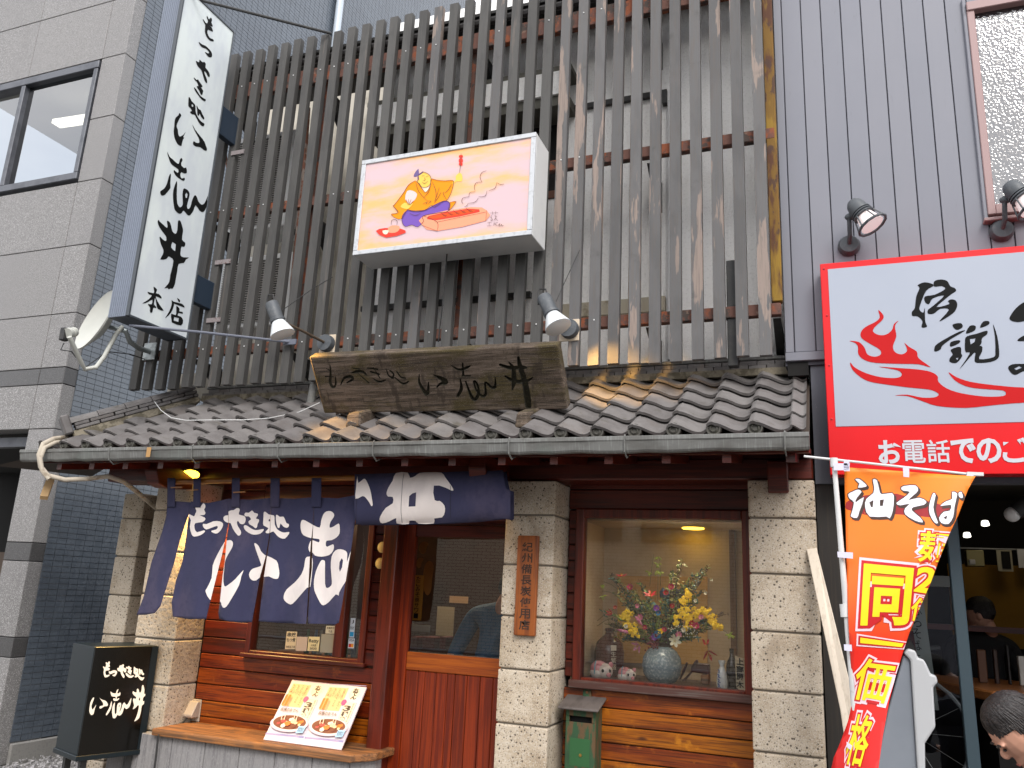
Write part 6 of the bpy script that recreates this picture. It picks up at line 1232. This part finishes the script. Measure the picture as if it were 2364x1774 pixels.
pu = pm('violet_petal', C(140, 70, 170), rough=.5); bl2 = pm('rainbow_blue_petal', C(40, 120, 170), rough=.5); dpk = pm('magenta_petal', C(176, 30, 80), rough=.5)
lily(1130, 1040, [wh, st], .062, .022, 6, (.2, -1, .1), .5); lily(700, 1090, [pk, st], .05, .024, 5, (-.5, -.7, -.4), .1); lily(840, 500, [rd, st], .05, .020, 6, (0, -.5, 1), -.1); lily(495, 270, [rd, st], .042, .018, 6, (0, -.3, 1), -.2)
lily(380, 710, [rd, st], .038, .016, 6, (-.6, -.7, .2), .5); lily(1530, 1160, [rd, st], .060, .018, 5, (.3, -.6, -.7), .2); lily(1505, 1080, [rd, st], .035, .018, 4, (0, -.6, .8), .3); lily(1390, 860, [dpk, st], .030, .016, 7, (0, -1, .2), .2); lily(1090, 400, [dpk, st], .030, .014, 7, (0, -1, .4), .3); lily(1030, 470, [rd, st], .026, .014, 7, (0, -1, .4), .3)
lily(915, 650, [pu, st], .026, .018, 9, (0, -1, .2), .2, 'dyed_bloom'); lily(930, 700, [bl2, st], .024, .016, 9, (.2, -1, 0), .3, 'dyed_bloom'); lily(930, 960, [bl2, st], .036, .02, 8, (0, -1, 0), .3, 'dyed_bloom'); lily(900, 990, [pu, st], .03, .02, 7, (-.2, -1, 0), .3, 'dyed_bloom'); lily(960, 935, [Yl, st], .026, .018, 5, (.1, -1, .6), .2, 'dyed_bloom')
for (x, y, mm_, L1) in ((600, 400, dpk, .030), (720, 760, pk, .030), (1330, 830, rd, .026), (1450, 760, pk, .024), (780, 880, dpk, .022), (1180, 960, pk, .028), (1100, 620, rd, .022), (540, 860, wh, .020), (1240, 900, wh, .022), (1000, 900, dpk, .022), (680, 620, pk, .020), (1380, 560, wh, .016), (1500, 470, wh, .016), (1560, 300, wh, .014), (420, 640, rd, .018)):
    lily(x, y, [mm_, st], L1, L1*.5, 7, (rf.uniform(-.4, .4), -1, rf.uniform(-.2, .4)), .25, 'small_bloom')
def bud(a, b, w, m):
    mb = MB(); p, q = dp(*a, .43), dp(*b, .41); mb.tube([p, p.lerp(q, .3), p.lerp(q, .7), q], [w*.3, w, w*.8, .0005], 8); mb.build('bud', m, fl, smooth=True)
bud((740, 850), (645, 735), .010, pk); bud((590, 940), (430, 900), .010, pk); bud((910, 900), (915, 810), .008, greens[1]); bud((1070, 800), (1110, 720), .010, greens[1]); bud((500, 800), (430, 740), .008, greens[1])
mb = MB()
for i in range(46): o = dp(870+rf.gauss(0, 45), 1060+rf.gauss(0, 45), .42+rf.uniform(-.02, .03)); mb.ell(o, .0055, .0055, .006, 7, 5)
mb.build('red_berries', pm('red_berry', C(120, 30, 36), rough=.35), fl, smooth=True)
mb = MB()
for i in range(60): o = dp(rf.uniform(1050, 1400), rf.uniform(850, 1010), .42+rf.uniform(-.03, .03)); mb.ell(o, .003, .003, .003, 5, 4)
mb.build('white_dots', wh, fl)
mb = MB()
for a, b in (((280, 330), (460, 430)), ((260, 440), (440, 500)), ((880, 0), (830, 380)), ((950, 60), (960, 380)), ((200, 860), (400, 760)), ((200, 800), (400, 660)), ((1690, 900), (1800, 1000)), ((930, 260), (925, 560))):
    mb.tube([dp(*a, .46), dp((a[0]+b[0])/2, (a[1]+b[1])/2-18, .46), dp(*b, .48)], .0018, 4)
for x, y in ((935, 30), (925, 120), (950, 215), (900, 210), (270, 500), (285, 370), (1780, 960), (1800, 970), (820, 215)):
    for r in range(4): petal(mb, dp(x, y, .46), Vector((rf.uniform(-1, 1), -.2, rf.uniform(-1, .3))), .026, .010, Vector((0, -1, 0)), 1)
mb.build('arching_stems', [M_stem, pm('lime_leaf', C(150, 168, 50), rough=.6)], fl, recalc=False)
for x in (1000, 1150):
    mb = MB(); 
    for r in range(2): petal(mb, dp(x+r*40, 560, .6), Vector((.25*r-.1, 0, 1)), .085, .055, Vector((0, -1, 0)), 0, .1)
    mb.build('broad_leaf', pm('blue_black_leaf', C(34, 44, 62), rough=.35), fl, recalc=False)
mb = MB()
for x0 in (600, 720, 860, 1010):
    petal(mb, dp(x0, 700, .58), Vector((.1, 0, 1)), .07, .06, Vector((0, -1, 0)), 0, .1)
mb.build('broad_leaf', greens[2], fl, recalc=False)
# big sake jar
j = dp(310, 1300, .66); jr = thing('brown_jar', 'big dark brown glazed jar with white lettering behind the piggy banks', 'jar', (j.x, .66, DZ))
MB().lathe([(.085, 0), (.096, .05), (.098, .15), (.085, .21), (.05, .245), (.03, .262), (.026, .28), (.032, .285), (.030, .30), (.0, .305)], (j.x+.02, .66, DZ), (0, 0, 1), 28).build('body', pm('brown_glaze', C(78, 40, 32), [('n', (8, 8, 8), C(100, 60, 48), .5, .65, .6)], rough=.2), jr, smooth=True)
mb = MB()
for i, ch in enumerate('一生繁盛'):
    q = [at(1340+x*.19277, 1280+y*.19277, .555) for x, y in ((365, 1090+i*75), (430, 1090+i*75), (430, 1155+i*75), (365, 1155+i*75))]
    text(mb, ch, lambda u, v: tuple(q[3]*(1-u)*(1-v)+q[2]*u*(1-v)+q[0]*(1-u)*v+q[1]*u*v), 0, .0, (0, 0, 1, 1))
mb.build('white_characters', pm('cream_lettering', C(220, 204, 180), rough=.7), jr, recalc=False)
# sake flask and bottle
q = at(1667, 1560, .40); tk = thing('sake_flask', 'small white sake flask with blue writing in the right corner of the display window', 'flask', (q.x, .40, DZ))
MB().lathe([(.024, 0), (.031, .01), (.033, .05), (.028, .09), (.015, .125), (.012, .14), (.019, .155), (.020, .168), (.015, .168), (.0, .15)], (q.x, .40, DZ), (0, 0, 1), 22).build('body', pm('white_porcelain', C(206, 214, 218), rough=.15), tk, smooth=True)
mb = MB()
for i in range(4): 
    z = DZ+.115-i*.026; pcs = stroke([(0, 0, .3), (.4, .3, .25), (.2, .7, .3), (.8, .9, .2)])
    emb(mb, fill(pcs), lambda u, v: (q.x-.020+u*.018, .40-.0335+abs(u-.5)*.004+.012*(i == 0), z-v*.02), 0)
mb.build('blue_writing', pm('cobalt_ink', C(50, 80, 150), rough=.4), tk, recalc=False)
q2 = at(1690, 1550, .47); bt2 = thing('tall_sake_bottle', 'tall dark brown sake bottle behind the small white flask', 'bottle', (q2.x, .47, DZ))
MB().lathe([(.03, 0), (.034, .008), (.034, .13), (.028, .16), (.013, .19), (.011, .215), (.014, .218), (.014, .235), (.0, .236)], (q2.x, .47, DZ), (0, 0, 1), 20).build('body', pm('dark_bottle_glass', C(46, 36, 28), rough=.12), bt2, smooth=True)
p = [at(1340+x*.19277, 1280+y*.19277, .44) for x, y in ((1850, 1215), (1958, 1250), (1975, 1650), (1865, 1600))]
sg_ = thing('lettered_wood_tag', 'pale wooden tag with bold black characters at the right edge of the display window', 'tag', p[2]); MB().prism(p, (0, .012, 0)).build('tag_board', pm('pale_tag', C(176, 164, 140), rough=.8), sg_)
mb = MB()
for i, ch in enumerate('上高原木'):
    qq = [at(1340+x*.19277, 1280+y*.19277, .438) for x, y in ((1866, 1240+i*92), (1950, 1250+i*92), (1955, 1330+i*92), (1872, 1318+i*92))]
    text(mb, ch, lambda u, v: tuple(qq[3]*(1-u)*(1-v)+qq[2]*u*(1-v)+qq[0]*(1-u)*v+qq[1]*u*v), 0, .03, (0, 0, 1, 1))
mb.build('bold_characters', M_ink, sg_, recalc=False)
q = dp(1380, 1400, .62); wb = thing('carved_wooden_tool', 'dark red wooden tool with angled handles lying in the display window beside the vase', 'wooden tool', (q.x, .62, DZ))
mb = MB(); Pz = lambda L: [at(1340+x*.19277, 1280+y*.19277, .6) for x, y in L]
mb.prism(Pz([(1320,1350),(1370,1300),(1540,1320),(1545,1440),(1330,1410)]), (0, .06, 0)); mb.prism(Pz([(1360,1290),(1390,1260),(1410,1290),(1350,1380),(1320,1370)]), (0, .03, 0)); mb.prism(Pz([(1340,1380),(1350,1400),(1250,1520),(1210,1520)]), (0, .03, 0)); mb.prism(Pz([(1265,1290),(1285,1310),(1240,1420),(1190,1510),(1180,1490)]), (0, .03, 0))
mb.build('body', pm('dark_red_lacquer', C(70, 30, 26), rough=.35), wb, bevel=.004)
MB().prism(Pz([(1440,1440),(1545,1440),(1545,1560),(1440,1550)]), (0, .05, 0)).build('block', M_bench, wb, bevel=.004)
# lamp inside the case
cl = atZ(1600, 1222, 2.062); t = thing('case_ceiling_lamp', 'flat round yellow glowing lamp in the top of the display window', 'lamp', cl)
MB().lathe([(.0, 0), (.068, 0), (.072, .002), (.072, .009)], cl, (0, 0, 1), 26).build('lit_disc', pm('glowing_bulb', (0, 0, 0, 1)), t, smooth=True)
lamp('case_light', 'SPOT', cl+Vector((-.02, -.22, -.02)), 17, (1, .86, .68), .10, cl+Vector((-.05, -.75, -1)), 150, 1.0)
lamp('room_light', 'POINT', (-2.9, 1.5, 2.35), 26, (1, .72, .42), .12)
# ================================================================== STICKERS AND THINGS ON / BEHIND THE WINDOW
def sticker(px0, py0, px1, py1, col, label, txt=None, Y=SY+.015, sk=.03, cols=None, tcol=(30, 30, 30)):
    q = [at(px0, py0, Y), at(px1, py0+(px1-px0)*sk, Y), at(px1, py1+(px1-px0)*sk, Y), at(px0, py1, Y)]
    q[2].x = q[1].x = (q[1].x+q[2].x)/2; q[0].x = q[3].x = (q[0].x+q[3].x)/2
    t = thing('window_sticker', label, 'sticker', q[3])
    MB().prism(q, (0, .001, 0)).build('sheet', pm('sheet_%d_%d_%d' % col, C(*col), rough=.5), t)
    f = lambda u, v: tuple(q[0]*(1-u)*(1-v)+q[1]*u*(1-v)+q[3]*(1-u)*v+q[2]*u*v+Vector((0, -.001, 0)))
    if txt:
        mb = MB()
        for s, b in txt: text(mb, s, f, 0, .012, (b[0], b[3], b[2], b[1]))
        mb.build('lettering', pm('tint_%d' % tcol[0], C(*tcol), rough=.6), t, recalc=False)
    if cols:
        for c_, b in cols:
            mb = MB(); mb.face([f(b[0], b[1]), f(b[2], b[1]), f(b[2], b[3]), f(b[0], b[3])]); mb.build('colour_block', pm('blk_%d_%d_%d' % c_, C(*c_), rough=.6), t, recalc=False)
sticker(660, 1458, 684, 1499, (206, 196, 178), 'patterned cream sticker at the lower left of the window stickers', [('串焼', (.1, .05, .9, .3)), ('もつ煮', (.1, .36, .9, .58)), ('中町五丁目', (.08, .8, .92, .94))])
sticker(684, 1470, 709, 1503, (190, 178, 176), 'blank pale pinkish sticker, second from the left along the window bottom')
sticker(711, 1470, 737, 1503, (220, 212, 176), 'cream sticker reading Retty at the bottom of the left window', [('Retty', (.08, .16, .92, .48)), ('人気店', (.25, .52, .75, .68)), ('2020', (.2, .76, .8, .9))])
sticker(740, 1464, 771, 1507, (150, 152, 148), 'grey blank sticker, right of the Retty sticker')
sticker(752, 1445, 774, 1463, (196, 198, 192), 'small white printed notice above the grey sticker', [('営業許可', (.1, .15, .9, .4)), ('食品', (.3, .55, .7, .85))])
sticker(808, 1427, 819, 1472, (206, 214, 222), 'narrow white payment sticker with a round mark in the narrow right window pane', [('J', (.3, .1, .7, .28)), ('PAY', (.1, .44, .9, .6))], cols=[((40, 150, 200), (.1, .72, .9, .95))])
sticker(804, 1474, 818, 1497, (210, 214, 222), 'narrow card payment sticker reading VISA at the bottom of the narrow right pane', [('VISA', (.1, .06, .95, .3))], cols=[((196, 50, 40), (.1, .55, .5, .9)), ((230, 150, 40), (.5, .55, .9, .9))], tcol=(30, 50, 120))
def sheet(px0, py0, px1, py1, Y, col, label, cat, txt=None, name='wall_sheet'):
    a, b = at(px0, py0, Y), at(px1, py1, Y); t = thing(name, label, cat, (a.x, Y, b.z))
    MB().box(a.x, b.x, Y, Y+.01, b.z, a.z).build('sheet', pm('sheet_%d_%d_%d' % col, C(*col), rough=.7), t)
    if txt:
        mb = MB(); n = len(txt); h = (a.z-b.z)/(n+.5)
        for i, ch in enumerate(txt): w = min(h*.9, abs(b.x-a.x)*.7); xc = (a.x+b.x)/2; text(mb, ch, lambda u, v: (xc-w/2+u*w, Y-.002, a.z-h*(i+1.1)+v*h*.85), 0, .01, (0, 0, 1, 1))
        mb.build('lettering', M_ink, t, recalc=False)
sheet(956, 1328, 971, 1433, .60, (190, 140, 50), 'tall narrow yellow strip with vertical writing just inside the door', 'paper strip', 'たこみそ焼サワー')
sheet(1010, 1400, 1045, 1470, 1.8, (170, 160, 140), 'pale printed sheet on the dining room wall left of the person', 'notice')
sheet(1038, 1376, 1080, 1394, 1.9, (170, 140, 110), 'small beige sheet above the pale notice in the dining room', 'notice')
sheet(945, 1441, 992, 1460, .9, (170, 168, 160), 'low white notice with small writing inside the door glass', 'notice')
for i, (px, w) in enumerate(((948, 12), (975, 26), (1015, 12))):
    a = at(px, 1470, .95); b = at(px+w, 1500, .95); o = MB().box(a.x, b.x, .95, 1.1, b.z, a.z).build('red_crate', pm('dark_red_plastic', C(96, 20, 18), rough=.5), bevel=.005)
    tag(o, ('narrow dark red box low behind the door glass, leftmost', 'wide dark red box low behind the door glass, in the middle', 'narrow dark red box beside the arm of the person inside')[i], 'box', 'red boxes inside the door')
# white rolled cloths with brush shapes hanging inside the door (back of the curtain)
mb = MB()
for (x, y, rx, ry) in ((974, 1265, 11, 14), (985, 1335, 13, 40), (965, 1300, 8, 12)):
    emb(mb, fill([smooth2([(x+rx*math.cos(a*.785)+a, y+ry*math.sin(a*.785)) for a in range(8)])]), lambda u, v: at(u, v, .7))
tag(mb.build('inner_curtain_print', pm('mustard_print', C(150, 112, 60), rough=.9), recalc=False), 'mustard brush shapes of a dark curtain hanging inside the doorway', 'curtain')
for i in range(9):
    X = -3.62+i*.055; o = MB().lathe([(.02, 0), (.021, .10), (.012, .13), (.01, .17), (.0, .17)], (X, .52+.02*(i % 2), 1.09), (0, 0, 1), 10).build('counter_bottle', pm('bottle_%d' % (i % 3), C(*((60, 90, 60), (70, 90, 130), (150, 150, 150))[i % 3]), rough=.2), smooth=True)
    tag(o, ('green', 'blue', 'pale grey')[i % 3]+' bottle, '+('first', 'second', 'third', 'fourth', 'fifth', 'sixth', 'seventh', 'eighth', 'ninth')[i]+' from the left in the row behind the left window', 'bottle', 'bottles in a row behind the left window')
MB().box(-3.95, -3.0, .42, .72, 1.05, 1.088).build('inner_window_shelf', M_bench, rb)
# ================================================================== PEOPLE
def person(label, joints, edges, radii, base, mats_, parts=None):
    t = thing('person', label, 'person', base); me = bpy.data.meshes.new('body'); me.from_pydata([tuple(Vector(base)+Vector(j)) for j in joints], edges, [])
    o = bpy.data.objects.new('body', me); COL.objects.link(o); hang(o, t); sk = o.modifiers.new('skin', 'SKIN')
    for v_, r_ in zip(me.skin_vertices[0].data, radii): v_.radius = r_ if isinstance(r_, tuple) else (r_, r_)
    me.skin_vertices[0].data[0].use_root = True
    ss = o.modifiers.new('sub', 'SUBSURF'); ss.levels = 2; ss.render_levels = 2; me.materials.append(mats_)
    return t
def head(t, c, fwd, skin, hair, s=1.0):
    c = Vector(c); f = Vector(fwd).normalized(); r = f.cross(Vector((0, 0, 1))).normalized(); u = r.cross(f)
    def E(o, rx, ry, rz, n=18, k=12):
        mb_ = MB(); mb_.ell((0, 0, 0), rx, ry, rz, n, k); mb_.v = [tuple(c+(r*(v[0]+o[0])+f*(v[1]+o[1])+u*(v[2]+o[2]))*s) for v in mb_.v]; return mb_
    a = E((0, 0, 0), .076, .092, .112); b = E((0, .03, -.055), .055, .058, .06)
    hm = MB()
    for q in (a, b, E((0, .096, -.014), .011, .016, .020, 10, 8), E((.077, -.008, -.012), .010, .020, .030, 10, 8), E((-.077, -.008, -.012), .010, .020, .030, 10, 8), E((0, .085, -.064), .022, .010, .009, 10, 6), E((0, .072, -.088), .024, .022, .018, 10, 8), E((.03, .082, .024), .022, .012, .008, 8, 6), E((-.03, .082, .024), .022, .012, .008, 8, 6), E((0, -.035, -.11), .052, .052, .09, 14, 10)):
        i0 = len(hm.v); hm.v += q.v; hm.f += [tuple(i0+k for k in f_) for f_ in q.f]; hm.m += q.m
    ho = hm.build('face_and_ears', skin, t, smooth=True); rmx = ho.modifiers.new('remesh', 'REMESH'); rmx.mode = 'VOXEL'; rmx.voxel_size = .0045*s; rmx.use_smooth_shade = True
    sx_ = ho.modifiers.new('smooth', 'SMOOTH'); sx_.iterations = 4; sx_.factor = .6
    for sg in (-1, 1):
        E((.03*sg, .088, .006), .013, .006, .0045, 8, 6).build('eye', M_eye, t, smooth=True)
        E((.031*sg, .090, .028), .018, .006, .0035, 8, 6).build('eyebrow', hair, t, smooth=True)
    E((0, .0945, -.064), .020, .004, .0035, 10, 6).build('mouth', pm('lips', C(150, 84, 76), rough=.5), t, smooth=True)
    hm = MB(); hr = random.Random(4)
    cap = E((0, -.016, .022), .082, .094, .100, 24, 16)
    nv = []
    for v in cap.v:
        d = (Vector(v)-c)/s; ly, lz = d.dot(f), d.dot(u)
        if (ly > .03 and lz < .038) or (lz < -.045 and ly > -.03): v = tuple(c+(Vector(v)-c)*.74)
        nv.append(v)
    i0 = len(hm.v); hm.v += nv; hm.f += cap.f; hm.m += cap.m
    for k in range(420):      # locks of hair fanning out from the crown
        az = hr.uniform(0, 6.283); L0 = hr.uniform(.75, 1.0); fr_ = math.sin(az) > .35
        end = (1.42 if fr_ else (1.75 if abs(math.cos(az)) > .8 else 2.05))*L0; w0 = hr.uniform(.004, .008); pr = None; wob = hr.uniform(-.12, .12); st0 = hr.uniform(0, .6)
        for j in range(7):
            th_ = st0+(end-st0)*j/6; a_ = az+wob*j/6; rr_ = 1.0+.05*math.sin(j*.9)+hr.uniform(0, .015)+.03*(j/6)
            pnt = Vector((.085*math.sin(th_)*math.cos(a_), -.016+.098*math.sin(th_)*math.sin(a_), .022+.104*math.cos(th_)))*rr_
            tdir = Vector((-math.sin(a_), math.cos(a_), 0))*w0*(1-.7*j/6)
            wp = [c+(r*q_.x+f*q_.y+u*q_.z)*s for q_ in (pnt-tdir, pnt*1.012, pnt+tdir)]
            if pr: hm.face([pr[0], pr[1], wp[1], wp[0]]); hm.face([pr[1], pr[2], wp[2], wp[1]])
            pr = wp
    hm.build('hair', hair, t, recalc=False)
skin = pm('skin', C(196, 146, 122), rough=.5); hairm = pm('dark_hair', C(30, 25, 24), [('n', (60, 60, 200), C(52, 44, 40), .5, .65, .8)], rough=.5, bump=[('n', (80, 80, 300), .003, .7)])
blue = pm('blue_work_shirt', C(52, 92, 128), [('n', (6, 6, 6), C(40, 72, 104), .45, .65, .8)], rough=.85); navy2 = pm('navy_jacket', C(28, 34, 52), [('n', (5, 5, 5), C(40, 46, 64), .45, .65, .8)], rough=.9); blk = pm('black_shirt', C(20, 20, 22), rough=.9)
# standing person, bending slightly, back three quarters
b0 = Vector((-2.36, .98, 0))
J = [(0, 0, .95), (.01, 0, 1.12), (.04, .0, 1.30), (.08, .0, 1.43), (.12, .0, 1.50), (-.14, .02, 1.42), (-.24, -.02, 1.20), (-.26, -.08, 1.10), (.26, .0, 1.40), (.34, -.02, 1.14), (.3, -.15, .98), (-.10, 0, .88), (-.11, .0, .48), (-.12, .02, .06), (.10, 0, .88), (.12, 0, .48), (.12, .02, .06)]
Ed = [(0, 1), (1, 2), (2, 3), (3, 4), (3, 5), (5, 6), (6, 7), (3, 8), (8, 9), (9, 10), (0, 11), (11, 12), (12, 13), (0, 14), (14, 15), (15, 16)]
Rd = [(.165, .12), (.165, .12), (.185, .125), (.15, .10), .055, .078, .062, .056, .078, .058, .04, .09, .068, .05, .09, .068, .05]
pt = person('person in a blue work shirt seen through the door glass, leaning over inside', J, Ed, Rd, b0, blue)
head(pt, b0+Vector((.17, -.03, 1.60)), (.8, .5, -.3), skin, hairm)
mb = MB(); mb.tube([b0+Vector((-.26, -.075, 1.13)), b0+Vector((-.27, -.11, 1.02)), b0+Vector((-.25, -.17, .93))], [.042, .036, .028], 10); mb.ell(b0+Vector((-.25, -.19, .90)), .03, .022, .042)
for k in range(4): mb.tube([b0+Vector((-.27+k*.014, -.20, .88)), b0+Vector((-.272+k*.015, -.21, .83)), b0+Vector((-.272+k*.015, -.20, .80))], [.009, .008, .006], 6)
mb.tube([b0+Vector((-.225, -.19, .91)), b0+Vector((-.205, -.21, .88)), b0+Vector((-.21, -.22, .85))], [.010, .009, .007], 6); mb.build('forearm_and_hand', skin, pt, smooth=True)
# seated person at the right edge
hc = at(2350, 1684, -.95)
b1 = Vector((hc.x+.13, -.80, 0))
J = [(0, .1, .50), (0, .06, .68), (-.01, -.02, .86), (-.03, -.07, .96), (-.05, -.10, 1.03), (-.20, -.05, .93), (-.26, -.16, .72), (-.16, -.32, .68), (.19, -.05, .92), (.26, -.16, .72), (.14, -.32, .68), (-.10, .05, .50), (-.13, -.36, .50), (-.12, -.34, .06), (.10, .05, .50), (.13, -.36, .50), (.12, -.34, .06)]
Rd = [(.16, .13), (.155, .12), (.17, .12), (.13, .10), .055, .072, .058, .04, .072, .058, .04, .09, .07, .048, .09, .07, .048]
pt = person('dark haired person in navy jacket seated with bowed head at lower right', J, Ed, Rd, b1, navy2)
head(pt, (hc.x, -.95, hc.z-.005), (-.62, -.12, -.78), skin, hairm, 1.08)
mb = MB()
for sx_ in (-1, 1):
    h0 = b1+Vector((.13*sx_-.01, -.34, .68)); mb.ell(h0, .035, .045, .022)
    for k in range(4): mb.tube([h0+Vector(((k-1.5)*.016, -.03, 0)), h0+Vector(((k-1.5)*.017, -.065, -.006)), h0+Vector(((k-1.5)*.016, -.085-.006*(k in (1, 2)), -.02))], [.009, .008, .006], 6)
    mb.tube([h0+Vector((-.03*sx_, .0, 0)), h0+Vector((-.045*sx_, -.03, -.01)), h0+Vector((-.04*sx_, -.055, -.015))], [.011, .009, .007], 6)
mb.build('hands', skin, pt, smooth=True)
stl = thing('stool', 'low round stool under the seated person at the lower right', 'stool', b1)
MB().lathe([(.0, .44), (.17, .44), (.18, .42), (.17, .40), (.0, .40)], b1+Vector((0, .08, -.04)), (0, 0, 1), 20).build('seat', blk, stl, smooth=True)
for k in range(4): a = k*1.5708+.78; MB().tube([b1+Vector((.10*math.cos(a), .08+.10*math.sin(a), .37)), b1+Vector((.17*math.cos(a), .08+.17*math.sin(a), 0))], .012, 6).build('leg', M_alu, stl)
# cook in black in the noodle shop
b2 = at(2262, 1450, 2.35); b2.z = .0
J = [(0, 0, .95), (0, 0, 1.12), (0, .0, 1.28), (0, -.02, 1.42), (0, -.02, 1.49), (-.19, 0, 1.38), (-.25, -.05, 1.12), (-.16, -.22, 1.04), (.19, .0, 1.38), (.26, -.05, 1.12), (.16, -.22, 1.04), (-.10, 0, .88), (-.11, .0, .48), (-.12, .02, .06), (.10, 0, .88), (.12, 0, .48), (.12, .02, .06)]
Rd = [(.15, .11), (.15, .11), (.17, .115), (.13, .09), .05, .07, .055, .038, .07, .055, .038, .09, .068, .05, .09, .068, .05]
pt = person('person in black standing behind the counter of the noodle shop', J, Ed, Rd, b2, blk)
head(pt, b2+Vector((0, -.03, 1.60)), (-.9, .3, -.2), skin, hairm)
# ================================================================== ACROSS THE STREET (seen in the glass)
opp = thing('opposite_building', 'pale brick building across the street seen only as a reflection in the display window', 'building', (-3, -12.1, 0))
M_brick = bpy.data.materials.new('cream_brick'); M_brick.use_nodes = True; tb = M_brick.node_tree; bb = tb.nodes['Principled BSDF']; bb.inputs['Roughness'].default_value = .85
gb = tb.nodes.new('ShaderNodeNewGeometry'); sb_ = tb.nodes.new('ShaderNodeSeparateXYZ'); cb_ = tb.nodes.new('ShaderNodeCombineXYZ'); br = tb.nodes.new('ShaderNodeTexBrick')
tb.links.new(gb.outputs['Position'], sb_.inputs[0]); tb.links.new(sb_.outputs[0], cb_.inputs[0]); tb.links.new(sb_.outputs[2], cb_.inputs[1]); tb.links.new(cb_.outputs[0], br.inputs['Vector'])
br.inputs['Scale'].default_value = 1; br.inputs['Brick Width'].default_value = .21; br.inputs['Row Height'].default_value = .07; br.inputs['Mortar Size'].default_value = .008
br.inputs['Color1'].default_value = C(206, 198, 180); br.inputs['Color2'].default_value = C(192, 184, 166); br.inputs['Mortar'].default_value = C(120, 112, 100); tb.links.new(br.outputs[0], bb.inputs['Base Color'])
MB().box(-16, -.2, -14, -12.1, -.15, 5.5).build('brick_wall', M_brick, opp)
MB().box(-.2, 9, -14, -12.3, -.15, 4.8).build('plain_wall', M_panel, opp)
a, b = at(1390, 1197, 12.6), at(1425, 1245, 12.6)
MB().box(-3.75, -2.30, -12.1, -12.02, 2.78, 3.55).build('dark_sign', pm('brown_sign_board', C(86, 76, 60), rough=.6), opp)
mb = MB(); text(mb, '内田三', lambda u, v: (-2.45-u*1.2, -12.015, 3.05+v*.38), 0, .03, (0, 0, 1, 1)); text(mb, '775', lambda u, v: (-2.45-u*.9, -12.015, 2.82+v*.18), 0, .01, (0, 0, 1, 1)); mb.build('sign_lettering', pm('sign_white_letter', C(150, 144, 130), rough=.6), opp, recalc=False)
MB().box(-4.95, -4.2, -12.1, -12.04, 2.75, 4.2).build('window', M_gsky, opp)
MB().box(-5.9, -5.8, -12.1, -12.0, -.1, 5.5).build('downpipe', M_white, opp)
gr_ = thing('street_guardrail', 'pale pipe guard rail along the kerb, seen in the door glass', 'railing', (-4, -5.6, 0))
for i in range(9): MB().tube([(-9+i*1.5, -5.6, -.15), (-9+i*1.5, -5.6, .75)], .035, 10).build('post', M_alu, gr_, smooth=True)
MB().tube([(-9, -5.6, .74), (3, -5.6, .74)], .025, 8).build('top_pipe', M_alu, gr_, smooth=True); MB().tube([(-9, -5.6, .40), (3, -5.6, .40)], .02, 8).build('mid_pipe', M_alu, gr_, smooth=True)
# rooftop antenna reflected in the office window
an = thing('roof_antenna', 'thin television antenna on the roof across the street', 'antenna', (-4, -13, 7.5))
mb = MB(); mb.tube([(-4, -13, 7.4), (-4, -13, 10)], .02, 6); mb.tube([(-4.6, -13, 9.6), (-3.2, -13, 9.6)], .012, 5)
for i in range(7): mb.tube([(-4.5+i*.2, -13.3, 9.6), (-4.5+i*.2, -12.7, 9.6)], .006, 4)
mb.build('antenna', M_dark, an)
